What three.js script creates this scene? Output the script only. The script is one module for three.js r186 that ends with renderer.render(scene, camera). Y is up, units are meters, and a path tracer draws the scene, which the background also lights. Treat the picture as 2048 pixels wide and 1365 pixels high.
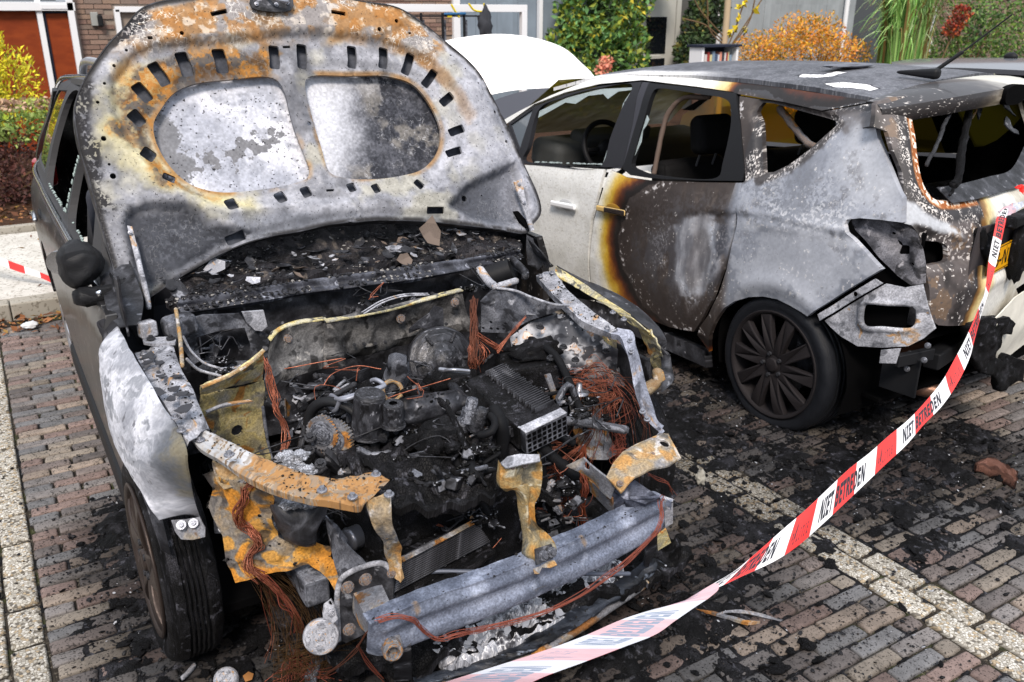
import * as THREE from 'three';
import { mergeGeometries, mergeVertices, toCreasedNormals } from 'three/addons/utils/BufferGeometryUtils.js';
import { RoundedBoxGeometry } from 'three/addons/geometries/RoundedBoxGeometry.js';
const scene = new THREE.Scene();
const V = (x, y, z) => Array.isArray(x) ? new THREE.Vector3(...x) : x.isVector3 ? x.clone() : new THREE.Vector3(x, y, z);
const R = Math.PI / 180;
// ---------- camera, sky, sun, exposure
const camera = new THREE.PerspectiveCamera(42.72, 2048 / 1365, 0.05, 400);
camera.position.set(0, 1.8, 0);
camera.rotation.set(-20.5 * R, -31.2 * R, 0, 'YXZ');
camera.focus = 2.9; camera.userData.fStop = 5.6;
scene.add(camera);
{
const w = 256, h = 128, d = new Float32Array(w * h * 4);
for (let j = 0; j < h; j++) for (let i = 0; i < w; i++) {
const el = (j + .5) / h * Math.PI - Math.PI / 2, az = (i + .5) / w * 2 * Math.PI, k = (j * w + i) * 4;
let b = el > 0 ? 0.5 + 0.7 * Math.sin(el) : 0.16;
b *= 1 + .14 * Math.sin(az * 3 + 1.3 * Math.sin(el * 5)) * Math.sin(el * 4 + az) + .06 * Math.sin(az * 7 + el * 9);
d[k] = b * .93; d[k + 1] = b * .99; d[k + 2] = b * 1.1; d[k + 3] = 1;
}
const t = new THREE.DataTexture(d, w, h, THREE.RGBAFormat, THREE.FloatType);
t.mapping = THREE.EquirectangularReflectionMapping; t.magFilter = THREE.LinearFilter; t.minFilter = THREE.LinearFilter; t.needsUpdate = true;
scene.background = t; scene.environment = t;
}
const sun = new THREE.DirectionalLight(0xfff2e4, 3.0);
sun.position.set(-3, 9, 4.5); sun.target.position.set(1.5, 0, -3);
sun.castShadow = true; sun.shadow.radius = 26; sun.shadow.mapSize.set(2048, 2048);
Object.assign(sun.shadow.camera, { left: -12, right: 14, top: 12, bottom: -12, near: .5, far: 40 });
scene.add(sun, sun.target);
const renderer = new THREE.WebGLRenderer({ antialias: true });
renderer.toneMapping = THREE.LinearToneMapping;
renderer.toneMappingExposure = 1.3;
renderer.shadowMap.enabled = true;
// ---------- random, noise
function rng(seed) { let s = seed >>> 0 || 1; return () => { s = (s + 0x6D2B79F5) | 0; let t = Math.imul(s ^ (s >>> 15), 1 | s); t = (t + Math.imul(t ^ (t >>> 7), 61 | t)) ^ t; return ((t ^ (t >>> 14)) >>> 0) / 4294967296; }; }
const hash = (x, y, z = 0) => { let h = Math.imul(x, 374761393) ^ Math.imul(y, 668265263) ^ Math.imul(z, 1274126177); h = Math.imul(h ^ (h >>> 13), 1274126177); return ((h ^ (h >>> 16)) >>> 0) / 4294967296; };
const sm = t => t * t * (3 - 2 * t);
function vn(x, y, s = 0, per = 0) {
let xi = Math.floor(x), yi = Math.floor(y); const fx = sm(x - xi), fy = sm(y - yi);
let x1 = xi + 1, y1 = yi + 1;
if (per) { xi = ((xi % per) + per) % per; yi = ((yi % per) + per) % per; x1 = ((x1 % per) + per) % per; y1 = ((y1 % per) + per) % per; }
const a = hash(xi, yi, s), b = hash(x1, yi, s), c = hash(xi, y1, s), d = hash(x1, y1, s);
return a + (b - a) * fx + (c - a) * fy + (a - b - c + d) * fx * fy;
}
function fbm(x, y, s = 0, oct = 4, per = 0) { let v = 0, a = .5, n = 0; for (let o = 0; o < oct; o++) { v += a * vn(x, y, s + o * 17, per); n += a; a *= .5; x *= 2; y *= 2; per *= 2; } return v / n; }
function vn3(x, y, z, s = 0) {
const xi = Math.floor(x), yi = Math.floor(y), zi = Math.floor(z), fx = sm(x - xi), fy = sm(y - yi), fz = sm(z - zi), L = (a, b, t) => a + (b - a) * t, H = (i, j, k) => hash(xi + i, yi + j, (zi + k) * 31 + s);
return L(L(L(H(0, 0, 0), H(1, 0, 0), fx), L(H(0, 1, 0), H(1, 1, 0), fx), fy), L(L(H(0, 0, 1), H(1, 0, 1), fx), L(H(0, 1, 1), H(1, 1, 1), fx), fy), fz);
}
const fb3 = (x, y, z, s = 0) => (vn3(x, y, z, s) + .5 * vn3(2 * x, 2 * y, 2 * z, s + 5) + .25 * vn3(4 * x, 4 * y, 4 * z, s + 9)) / 1.75;
const cl = (x, a = 0, b = 1) => Math.max(a, Math.min(b, x));
const ss = (a, b, x) => sm(cl((x - a) / (b - a)));
const lerp = (a, b, t) => a + (b - a) * t;
const mix3 = (a, b, t) => [a[0] + (b[0] - a[0]) * t, a[1] + (b[1] - a[1]) * t, a[2] + (b[2] - a[2]) * t];
const interp = (xs, ys, x) => { if (x <= xs[0]) return ys[0]; for (let i = 1; i < xs.length; i++) if (x <= xs[i]) return lerp(ys[i - 1], ys[i], (x - xs[i - 1]) / (xs[i] - xs[i - 1])); return ys[ys.length - 1]; };
// ---------- polygons
function sdPoly(p, x, y) { // negative inside
let d = 1e9, ins = false;
for (let i = 0, j = p.length - 1; i < p.length; j = i++) {
const ax = p[j][0], ay = p[j][1], bx = p[i][0], by = p[i][1], ex = bx - ax, ey = by - ay, wx = x - ax, wy = y - ay;
const t = cl((wx * ex + wy * ey) / (ex * ex + ey * ey || 1e-12)), qx = wx - ex * t, qy = wy - ey * t, q = qx * qx + qy * qy;
if (q < d) d = q;
if ((ay > y) !== (by > y) && x < (bx - ax) * (y - ay) / (by - ay) + ax) ins = !ins;
}
return ins ? -Math.sqrt(d) : Math.sqrt(d);
}
function dLine(p, x, y) { let d = 1e9; for (let i = 1; i < p.length; i++) { const ax = p[i - 1][0], ay = p[i - 1][1], ex = p[i][0] - ax, ey = p[i][1] - ay, t = cl(((x - ax) * ex + (y - ay) * ey) / (ex * ex + ey * ey || 1e-12)); d = Math.min(d, Math.hypot(x - ax - ex * t, y - ay - ey * t)); } return d; }
function smooth2(p, step, closed = true) { const c = new THREE.CatmullRomCurve3(p.map(q => V(q[0], q[1], 0)), closed, 'centripetal'); const n = Math.max(8, Math.round(c.getLength() / step)); return c.getSpacedPoints(n).slice(0, closed ? n : n + 1).map(q => [q.x, q.y]); }
const area2 = p => { let a = 0; for (let i = 0, j = p.length - 1; i < p.length; j = i++) a += p[j][0] * p[i][1] - p[i][0] * p[j][1]; return a / 2; };
function slot2(a, b, w, n = 4) { // rounded slot between two points
const dx = b[0] - a[0], dy = b[1] - a[1], L = Math.hypot(dx, dy) || 1e-6, ux = dx / L, uy = dy / L, r = w * .22, hw = w / 2, out = [];
for (const [sx, sy, a0] of [[1, 1, 0], [-1, 1, 90], [-1, -1, 180], [1, -1, 270]]) for (let k = 0; k <= n; k++) {
const t = (a0 + 90 * k / n) * R, lx = (sx > 0 ? L : 0) - sx * r + r * Math.cos(t), ly = sy * (hw - r) + r * Math.sin(t);
out.push([a[0] + ux * lx - uy * ly, a[1] + uy * lx + ux * ly]);
}
return out;
}
const circ2 = (c, r, n = 10, sy = 1) => Array.from({ length: n }, (_, i) => [c[0] + r * Math.cos(i / n * 2 * Math.PI), c[1] + r * sy * Math.sin(i / n * 2 * Math.PI)]);
function tessellate(outline, holes, maxE) {
if (area2(outline) < 0) outline = outline.slice().reverse();
holes = holes.map(h => area2(h) > 0 ? h.slice().reverse() : h);
const P = [...outline, ...holes.flat()].map(p => [p[0], p[1]]);
let T = THREE.ShapeUtils.triangulateShape(outline.map(p => new THREE.Vector2(...p)), holes.map(h => h.map(p => new THREE.Vector2(...p))));
const bnd = new Set(), loops = []; let o = 0;
for (const l of [outline, ...holes]) { loops.push(l.map((_, i) => o + i)); o += l.length; }
const K = (a, b) => a < b ? a * 4194304 + b : b * 4194304 + a;
// flip edges towards Delaunay, then split long ones
const legal = () => {
for (let pass = 0; pass < 8; pass++) {
const E = new Map(); let flips = 0;
T.forEach((t, i) => { for (let k = 0; k < 3; k++) { const key = K(t[k], t[(k + 1) % 3]); (E.get(key) || E.set(key, []).get(key)).push([i, k]); } });
const touched = new Set();
for (const e of E.values()) {
if (e.length !== 2) continue; const [[i, k], [j, l]] = e; if (touched.has(i) || touched.has(j)) continue;
const a = T[i][k], b = T[i][(k + 1) % 3], c = T[i][(k + 2) % 3], d = T[j][(l + 2) % 3];
const cr = (p, q, r) => (P[q][0] - P[p][0]) * (P[r][1] - P[p][1]) - (P[q][1] - P[p][1]) * (P[r][0] - P[p][0]);
if (cr(c, a, d) <= 1e-12 || cr(c, d, b) <= 1e-12) continue;
const ang = (p, q, r) => { const ux = P[q][0] - P[p][0], uy = P[q][1] - P[p][1], vx = P[r][0] - P[p][0], vy = P[r][1] - P[p][1]; return Math.atan2(Math.abs(ux * vy - uy * vx), ux * vx + uy * vy); };
if (ang(c, a, b) + ang(d, a, b) > Math.PI + 1e-4) { T[i] = [c, a, d]; T[j] = [c, d, b]; touched.add(i); touched.add(j); flips++; }
}
if (!flips) break;
}
};
legal();
for (let it = 0; it < 7; it++) {
const mid = new Map(); const len = (a, b) => Math.hypot(P[a][0] - P[b][0], P[a][1] - P[b][1]);
for (const t of T) for (let k = 0; k < 3; k++) { const a = t[k], b = t[(k + 1) % 3], key = K(a, b); if (!mid.has(key) && len(a, b) > maxE) { P.push([(P[a][0] + P[b][0]) / 2, (P[a][1] + P[b][1]) / 2]); mid.set(key, P.length - 1); } }
if (!mid.size) break;
const N = [];
for (const [a, b, c] of T) {
const ab = mid.get(K(a, b)), bc = mid.get(K(b, c)), ca = mid.get(K(c, a)), n = (ab !== undefined) + (bc !== undefined) + (ca !== undefined);
if (!n) N.push([a, b, c]);
else if (n === 3) N.push([a, ab, ca], [ab, b, bc], [ca, bc, c], [ab, bc, ca]);
else if (n === 1) { if (ab !== undefined) N.push([a, ab, c], [ab, b, c]); else if (bc !== undefined) N.push([a, b, bc], [a, bc, c]); else N.push([a, b, ca], [ca, b, c]); }
else if (ab === undefined) N.push([c, ca, bc], [ca, a, bc], [a, b, bc]);
else if (bc === undefined) N.push([a, ab, ca], [ab, b, ca], [b, c, ca]);
else N.push([b, bc, ab], [ab, bc, c], [a, ab, c]);
}
for (const l of loops) for (let i = 0; i < l.length; i++) { const m = mid.get(K(l[i], l[(i + 1) % l.length])); if (m !== undefined) { l.splice(i + 1, 0, m); i++; } }
T = N; legal();
}
return { P, T, loops };
}
// a pressed sheet: outline and holes in the frame's (s, t), raised by disp along n, with a rim of depth thick and a back
function sheet(fr, outline, holes, disp, { thick = .004, maxE = .04, uv, rim = true, back = true } = {}) {
const { P, T, loops } = tessellate(outline, holes, maxE), f = disp || (() => 0);
const o = V(fr.o), u = V(fr.u), v = V(fr.v), n = V(fr.n), pos = [], nor = [], uvs = [], idx = [];
const flip = new THREE.Vector3().crossVectors(u, v).dot(n) < 0;
const uvf = uv || ((s, t) => [s, t]);
const put = (p, q) => { pos.push(p.x, p.y, p.z); nor.push(q.x, q.y, q.z); };
const at = (s, t, dz = 0) => o.clone().addScaledVector(u, s).addScaledVector(v, t).addScaledVector(n, f(s, t) + dz);
const N = P.map(([s, t]) => { const e = .003, a = (f(s + e, t) - f(s - e, t)) / (2 * e), b = (f(s, t + e) - f(s, t - e)) / (2 * e); return n.clone().addScaledVector(u, -a).addScaledVector(v, -b).normalize(); });
P.forEach(([s, t], i) => { put(at(s, t), N[i]); uvs.push(...uvf(s, t)); });
for (const t of T) idx.push(t[0], flip ? t[2] : t[1], flip ? t[1] : t[2]);
if (back) { const b = pos.length / 3; P.forEach(([s, t], i) => { put(at(s, t, -thick), N[i].clone().negate()); uvs.push(...uvf(s, t)); }); for (const t of T) idx.push(b + t[0], b + (flip ? t[1] : t[2]), b + (flip ? t[2] : t[1])); }
if (rim) for (const l of loops) for (let i = 0; i < l.length; i++) {
const a = P[l[i]], c = P[l[(i + 1) % l.length]], A = at(...a), B = at(...c), dir = B.clone().sub(A), nn = dir.cross(n).normalize(); if (flip) nn.negate();
const b = pos.length / 3; put(A, nn); put(B, nn); put(at(...c, -thick), nn); put(at(...a, -thick), nn);
uvs.push(...uvf(...a), ...uvf(...c), ...uvf(c[0] + .004, c[1]), ...uvf(a[0] + .004, a[1])); idx.push(b, flip ? b + 1 : b + 2, flip ? b + 2 : b + 1, b, flip ? b + 2 : b + 3, flip ? b + 3 : b + 2);
}
return mk(pos, nor, uvs, idx);
}
function mk(pos, nor, uvs, idx) {
const g = new THREE.BufferGeometry();
g.setAttribute('position', new THREE.Float32BufferAttribute(pos, 3));
if (nor) g.setAttribute('normal', new THREE.Float32BufferAttribute(nor, 3));
g.setAttribute('uv', new THREE.Float32BufferAttribute(uvs, 2));
g.setIndex(idx); if (!nor) g.computeVertexNormals();
return g;
}
// a bent plate through 3-D outline points
function plate(pts, { thick = .004, maxE = .03, bump, holes = [], step = 0, n: nIn, wob = .002 } = {}) {
const Q = pts.map(p => V(p)), c = Q.reduce((a, b) => a.add(b), V(0, 0, 0)).divideScalar(Q.length), n = V(0, 0, 0);
for (let i = 0; i < Q.length; i++) { const a = Q[i].clone().sub(c), b = Q[(i + 1) % Q.length].clone().sub(c); n.add(a.cross(b)); }
n.normalize(); if (nIn ? n.dot(V(nIn)) < 0 : n.dot(V(-.3, .9, .5)) < 0) n.negate();
const u = V(1, 0, 0).addScaledVector(n, -n.x); if (u.length() < .3) u.set(0, 0, 1).addScaledVector(n, -n.z); u.normalize();
const v = n.clone().cross(u);
const to = p => { const d = V(p).sub(c); return [d.dot(u), d.dot(v), d.dot(n)]; };
let L = Q.map(to); const dev = L.slice();
let out = L.map(p => [p[0], p[1]]); if (step) out = smooth2(out, step);
const hs = holes.map(h => Array.isArray(h[0]) ? h.map(p => to(p).slice(0, 2)) : (() => { const q = to(h.slice(0, 3)); return circ2(q, h[3], 10, h[4] || 1); })());
const seed = Math.round((c.x + c.y * 7 + c.z * 13) * 1000);
const f = (s, t) => { let w = 0, d = 0; for (const q of dev) { const k = 1 / ((s - q[0]) ** 2 + (t - q[1]) ** 2 + 1e-5); w += k; d += k * q[2]; } return d / w + wob * 2 * (fbm(s * 14 + 50, t * 14 + 50, seed, 2) - .5) + (bump ? bump(s, t, out) : 0); };
return sheet({ o: c, u, v, n }, out, hs, f, { thick, maxE });
}
const curve = (pts, closed = false) => new THREE.CatmullRomCurve3(pts.map(p => V(p)), closed, 'centripetal');
// a strip lofted between two 3-D lines; prof(k) raises its section (k 0..1 across)
function strip(A, B, { N = 40, K = 6, thick = .003, prof, up = [0, 1, 0], lip = 0, smooth = true, wob = .0015 } = {}) {
const rs = pts => { if (smooth && pts.length > 2) return curve(pts).getSpacedPoints(N); const c = new THREE.CurvePath(); for (let i = 1; i < pts.length; i++) c.add(new THREE.LineCurve3(V(pts[i - 1]), V(pts[i]))); return c.getSpacedPoints(N); };
const a = rs(A), b = rs(B), U = V(up), rows = [], seed = Math.round((a[0].x + a[0].z) * 997);
const M = K + 1 + (lip ? 2 : 0);
for (let i = 0; i <= N; i++) {
const tg = a[Math.min(N, i + 1)].clone().sub(a[Math.max(0, i - 1)]), ac = b[i].clone().sub(a[i]), n = ac.clone().cross(tg).normalize(); if (n.dot(U) < 0) n.negate();
const row = []; if (lip) row.push([a[i].clone().addScaledVector(n, -lip), n]);
for (let k = 0; k <= K; k++) { const p = a[i].clone().lerp(b[i], k / K); p.addScaledVector(n, (prof ? prof(k / K, i / N) : 0) + wob * 2 * (vn(i * .35, k * .8, seed) - .5)); row.push([p, n]); }
if (lip) row.push([b[i].clone().addScaledVector(n, -lip), n]);
rows.push(row);
}
const pos = [], uvs = [], idx = []; let len = 0;
for (const side of [0, 1]) rows.forEach((row, i) => { let w = 0; if (i) len += row[0][0].distanceTo(rows[i - 1][0][0]); else len = 0; row.forEach(([p, n], k) => { if (k) w += p.distanceTo(row[k - 1][0]); const q = side ? p.clone().addScaledVector(n, -thick) : p; pos.push(q.x, q.y, q.z); uvs.push(len + a[0].x, w + a[0].z); }); });
const O = (N + 1) * M, q4 = (a, b, c, d) => idx.push(a, b, c, a, c, d);
const fl = new THREE.Vector3().crossVectors(rows[1][0][0].clone().sub(rows[0][0][0]), rows[0][M - 1][0].clone().sub(rows[0][0][0])).dot(rows[0][0][1]) < 0;
for (let i = 0; i < N; i++) for (let k = 0; k < M - 1; k++) { const p = i * M + k; fl ? (q4(p, p + 1, p + M + 1, p + M), q4(O + p, O + p + M, O + p + M + 1, O + p + 1)) : (q4(p, p + M, p + M + 1, p + 1), q4(O + p, O + p + 1, O + p + M + 1, O + p + M)); }
const g1 = mk(pos, null, uvs, idx), pos2 = [], uv2 = [], id2 = [];
const rim = (p, q) => { const b = pos2.length / 3; for (const r of [p, q, q + O, p + O]) { pos2.push(pos[3 * r], pos[3 * r + 1], pos[3 * r + 2]); uv2.push(uvs[2 * r], uvs[2 * r + 1]); } id2.push(b, b + 1, b + 2, b, b + 2, b + 3); };
for (let i = 0; i < N; i++) { rim(i * M, (i + 1) * M); rim((i + 1) * M + M - 1, i * M + M - 1); }
for (let k = 0; k < M - 1; k++) { rim(k, k + 1); rim(N * M + k + 1, N * M + k); }
return join([lip ? toCreasedNormals(g1, .7) : g1, mk(pos2, null, uv2, id2)]);
}
function tube(pts, r, { n = 0, seg = 6, closed = false, smooth = true } = {}) {
const c = smooth ? curve(pts, closed) : (() => { const q = new THREE.CurvePath(); for (let i = 1; i < pts.length; i++) q.add(new THREE.LineCurve3(V(pts[i - 1]), V(pts[i]))); return q; })();
const L = c.getLength(), N = n || Math.max(4, Math.round(L / Math.max(.012, r * 1.6)));
const g = new THREE.TubeGeometry(c, N, r, seg, closed), uv = g.attributes.uv;
for (let i = 0; i < uv.count; i++) uv.setXY(i, uv.getX(i) * L, uv.getY(i) * 6.28 * r);
if (!closed) { const caps = []; for (const [t, s] of [[0, -1], [1, 1]]) { const k = new THREE.SphereGeometry(r, seg, 3); const p = c.getPointAt(t); k.translate(p.x, p.y, p.z); caps.push(k); } return join([g, ...caps]); }
return g;
}
function boxUV(g) { // uv in metres by the dominant normal
const p = g.attributes.position, n = g.attributes.normal, u = new Float32Array(p.count * 2);
for (let i = 0; i < p.count; i++) { const ax = Math.abs(n.getX(i)), ay = Math.abs(n.getY(i)), az = Math.abs(n.getZ(i)); if (ay >= ax && ay >= az) { u[2 * i] = p.getX(i); u[2 * i + 1] = p.getZ(i); } else if (ax >= az) { u[2 * i] = p.getZ(i); u[2 * i + 1] = p.getY(i); } else { u[2 * i] = p.getX(i); u[2 * i + 1] = p.getY(i); } }
g.setAttribute('uv', new THREE.BufferAttribute(u, 2)); return g;
}
function place(g, pos, rot = [0, 0, 0], sc = 1) { const m = new THREE.Matrix4().compose(V(pos), new THREE.Quaternion().setFromEuler(new THREE.Euler(...rot)), Array.isArray(sc) ? V(sc) : V(sc, sc, sc)); return g.applyMatrix4(m); }
// turn +y to the direction d
function aim(g, pos, d, spin = 0) { const q = new THREE.Quaternion().setFromUnitVectors(V(0, 1, 0), V(d).normalize()); if (spin) g.rotateY(spin); g.applyQuaternion(q); const p = V(pos); g.translate(p.x, p.y, p.z); return g; }
const box = (w, h, d, pos = [0, 0, 0], rot = [0, 0, 0], r = .004, seg = 2) => boxUV(place(new RoundedBoxGeometry(w, h, d, seg, Math.min(r, w / 2.1, h / 2.1, d / 2.1)), pos, rot));
const cyl = (r0, r1, h, pos, dir = [0, 1, 0], seg = 16) => aim(new THREE.CylinderGeometry(r1, r0, h, seg), pos, dir);
const lathe = (prof, pos, dir = [0, 1, 0], seg = 28) => aim(new THREE.LatheGeometry(prof.map(p => new THREE.Vector2(p[0], p[1])), seg), pos, dir);
function lump(rx, ry, rz, pos, seed = 1, rough = .25, det = 3, fr = 3) {
const g = new THREE.IcosahedronGeometry(1, det), p = g.attributes.position;
for (let i = 0; i < p.count; i++) { const x = p.getX(i), y = p.getY(i), z = p.getZ(i), k = 1 + rough * 2 * (fb3(x * fr + 9, y * fr + 9, z * fr + 9, seed) - .5); p.setXYZ(i, x * k * rx + pos[0], y * k * ry + pos[1], z * k * rz + pos[2]); }
return soft(g);
}
function soft(g) { g.deleteAttribute('normal'); g.deleteAttribute('uv'); g = mergeVertices(g, 1e-5); g.computeVertexNormals(); return boxUV(g); }
function noisy(g, amp, fr, seed = 3) { // roughen a surface in place (vertices that coincide move together)
const p = g.attributes.position;
for (let i = 0; i < p.count; i++) { const x = p.getX(i) * fr, y = p.getY(i) * fr, z = p.getZ(i) * fr; p.setXYZ(i, p.getX(i) + amp * 2 * (fb3(x + 3, y, z, seed) - .5), p.getY(i) + amp * 2 * (fb3(x, y + 7, z, seed + 1) - .5), p.getZ(i) + amp * 2 * (fb3(x, y, z + 5, seed + 2) - .5)); }
return soft(g);
}
function join(gs) { return mergeGeometries(gs.map(g => { if (g.index === null) { const n = g.attributes.position.count; g.setIndex([...Array(n).keys()]); } for (const k of Object.keys(g.attributes)) if (!['position', 'normal', 'uv'].includes(k)) g.deleteAttribute(k); if (!g.attributes.normal) g.computeVertexNormals(); return g; })); }
const bolt = (pos, dir = [0, 1, 0], r = .009) => { r *= .68; const d = V(dir).normalize(), p = V(pos); return join([lathe([[0, .003], [r * 1.6, .003], [r * 1.7, .001], [r * 1.7, -.002]], p, d, 14), cyl(r, r * .92, r * .9, p.clone().addScaledVector(d, .003 + r * .45), d, 6)]); };
// ---------- things and parts
const used = {};
function numbered(n) { used[n] = (used[n] || 0) + 1; return used[n] > 1 ? n + '_' + String(used[n] - 1).padStart(3, '0') : n; }
function tag(o, label, category, group) { o.userData.label = label; o.userData.category = category; if (group) o.userData.group = group; return o; }
function thing(name, label, category, pos = [0, 0, 0], group) { const o = new THREE.Group(); o.name = numbered(name); o.position.set(...pos); scene.add(o); return tag(o, label, category, group); }
function part(parent, name, geos, mat, label, local = false) { // geometry given in world axes; moved into the parent's
const g = Array.isArray(geos) ? join(geos) : geos, m = new THREE.Mesh(g, mat); m.name = name; m.castShadow = m.receiveShadow = true;
if (!local && parent !== scene) { let p = parent; const off = V(0, 0, 0); while (p && p !== scene) { off.add(p.position); p = p.parent; } g.translate(-off.x, -off.y, -off.z); }
if (label) m.userData.label = label; parent.add(m); return m;
}
function mesh(name, geos, mat, label, category, group) { const m = part(scene, numbered(name), geos, mat); return label ? tag(m, label, category, group) : m; }
function struct(name, geos, mat) { const m = part(scene, name, geos, mat); m.userData.kind = 'structure'; return m; }
// ---------- textures
const S = (r, g, b) => new THREE.Color().setRGB(r / 255, g / 255, b / 255, THREE.SRGBColorSpace);
function tex(w, h, fn, { srgb = true, wrap = true, rep } = {}) { // fn(u, v) -> [r, g, b] in 0..255
const d = new Uint8Array(w * h * 4);
for (let j = 0; j < h; j++) for (let i = 0; i < w; i++) { const c = fn((i + .5) / w, (j + .5) / h), k = 4 * (j * w + i); d[k] = cl(c[0], 0, 255); d[k + 1] = cl(c[1], 0, 255); d[k + 2] = cl(c[2], 0, 255); d[k + 3] = 255; }
const t = new THREE.DataTexture(d, w, h); if (srgb) t.colorSpace = THREE.SRGBColorSpace;
t.magFilter = THREE.LinearFilter; t.minFilter = THREE.LinearMipmapLinearFilter; t.generateMipmaps = true;
if (wrap) t.wrapS = t.wrapT = THREE.RepeatWrapping; if (rep) t.repeat.set(rep, rep); t.needsUpdate = true; return t;
}
// tiling burnt metal: stops = colours by a domain-warped noise, blotches of others on top, fine speckle
function burntTex(stops, blots, { seed = 1, size = 512, scale = 9, speck = .25, metres = .5, contrast = 1.35 } = {}) {
return tex(size, size, (u, v) => {
const wx = fbm(u * scale, v * scale, seed + 40, 3, scale), wy = fbm(u * scale, v * scale, seed + 60, 3, scale);
let n = fbm(u * scale + wx * 1.6, v * scale + wy * 1.6, seed, 5, scale); n = cl((n - .5) * contrast + .5);
const f = n * (stops.length - 1), i = Math.min(stops.length - 2, Math.floor(f)); let c = mix3(stops[i], stops[i + 1], f - i);
blots.forEach(([col, thr, soft, sc, amt = 1], b) => { const m = fbm(u * sc * 2 + wy * 1.4, v * sc * 2 + wx * 1.4, seed + 100 + b * 31, 6, sc * 2); c = mix3(c, col, amt * .9 * ss(thr - .02, thr + soft * 2, m)); });
const g = 1 + speck * (hash(Math.floor(u * size), Math.floor(v * size), seed) - .5) + speck * 1.2 * (vn(u * 128, v * 128, seed + 7, 128) - .5);
return [c[0] * g, c[1] * g, c[2] * g];
}, { rep: 1 / metres });
}
const bumpA = tex(512, 512, (u, v) => { const n = 255 * (.6 * fbm(u * 12, v * 12, 5, 6, 12) + .4 * fbm(u * 64, v * 64, 9, 3, 64)); return [n, n, n]; }, { srgb: false, rep: 2 });
const bumpChar = tex(512, 512, (u, v) => { let d = 9; const X = u * 22, Y = v * 22, xi = Math.floor(X), yi = Math.floor(Y); let d2 = 9; for (let a = -1; a < 2; a++) for (let b = -1; b < 2; b++) { const cx = ((xi + a) % 22 + 22) % 22, cy = ((yi + b) % 22 + 22) % 22, q = Math.hypot(xi + a + hash(cx, cy, 3) - X, yi + b + hash(cx, cy, 4) - Y); if (q < d) { d2 = d; d = q; } else if (q < d2) d2 = q; } const n = 255 * cl(.15 + .6 * ss(0, .25, d2 - d) + .35 * (fbm(u * 40, v * 40, 2, 4, 40) - .3)); return [n, n, n]; }, { srgb: false, rep: 7 });
const std = (o) => new THREE.MeshPhysicalMaterial({ roughness: .8, specularIntensity: .45, ...o });
const A = { white: [206, 208, 216], ash: [170, 172, 180], grey: [122, 124, 131], dark: [58, 60, 66], black: [20, 20, 23], rust: [178, 120, 58], rustD: [112, 74, 42], yellow: [196, 184, 132], tan: [150, 132, 104] };
const T = {
ash: burntTex([[112, 114, 121], [154, 156, 164], [194, 196, 204]], [[[66, 68, 74], .62, .06, 5, .7], [A.rust, .7, .05, 4, .7]], { seed: 11 }),
grey: burntTex([[46, 48, 54], [104, 107, 116], [150, 153, 162]], [[[34, 35, 39], .6, .05, 6, .8], [A.white, .68, .05, 7, .6]], { seed: 21 }),
rust: burntTex([A.grey, A.tan, A.rust], [[A.dark, .6, .08, 6, .7], [A.white, .66, .05, 9, .6], [[172, 126, 70], .6, .05, 5, .8]], { seed: 31 }),
rustG: burntTex([[84, 84, 88], A.grey, A.tan], [[A.rust, .56, .05, 4, 1], [A.rustD, .62, .04, 7, .8], [A.ash, .64, .05, 6, .6]], { seed: 41 }),
dark: burntTex([[18, 18, 21], [48, 49, 54], [88, 90, 97]], [[A.ash, .7, .05, 8, .7], [[8, 8, 10], .6, .1, 5, .8]], { seed: 51 }),
char: burntTex([[5, 5, 6], [18, 18, 20], [46, 46, 51]], [[[96, 97, 106], .66, .05, 14, .6]], { seed: 61, speck: .5 }),
yellow: burntTex([A.grey, A.yellow, A.ash], [[[170, 146, 84], .6, .08, 4, .8], [A.dark, .64, .05, 6, .8], [A.rust, .66, .04, 5, .9]], { seed: 71 }),
copper: burntTex([[96, 54, 40], [172, 108, 84], [206, 146, 122]], [[[40, 24, 20], .62, .06, 6, .8]], { seed: 81, size: 256 }),
};
const M = {
ash: std({ map: T.ash, bumpMap: bumpA, bumpScale: .0012, roughness: .82, metalness: .15 }),
grey: std({ map: T.grey, bumpMap: bumpA, bumpScale: .0014, roughness: .6, metalness: .35 }),
rust: std({ map: T.rust, bumpMap: bumpA, bumpScale: .0015, roughness: .85 }),
rustG: std({ map: T.rustG, bumpMap: bumpA, bumpScale: .0015, roughness: .72, metalness: .2 }),
dark: std({ map: T.dark, bumpMap: bumpA, bumpScale: .0018, roughness: .48, metalness: .15, specularIntensity: .7 }),
char: std({ map: T.char, bumpMap: bumpChar, bumpScale: .003, roughness: .6, specularIntensity: .3 }),
yellow: std({ map: T.yellow, bumpMap: bumpA, bumpScale: .0014, roughness: .75, metalness: .15 }),
copper: std({ map: T.copper, color: S(222, 212, 212), roughness: .42, metalness: .55 }),
steel: std({ color: S(150, 152, 160), roughness: .35, metalness: .8, bumpMap: bumpA, bumpScale: .0006 }),
blackTrim: std({ color: S(26, 27, 30), roughness: .55, specularIntensity: .4, bumpMap: bumpA, bumpScale: .0005 }),
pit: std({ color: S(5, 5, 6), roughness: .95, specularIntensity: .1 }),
rubber: std({ color: S(18, 19, 22), roughness: .7, specularIntensity: .3, bumpMap: bumpA, bumpScale: .001 }),
chrome: std({ color: S(220, 224, 230), roughness: .16, metalness: 1 }),
};
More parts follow.
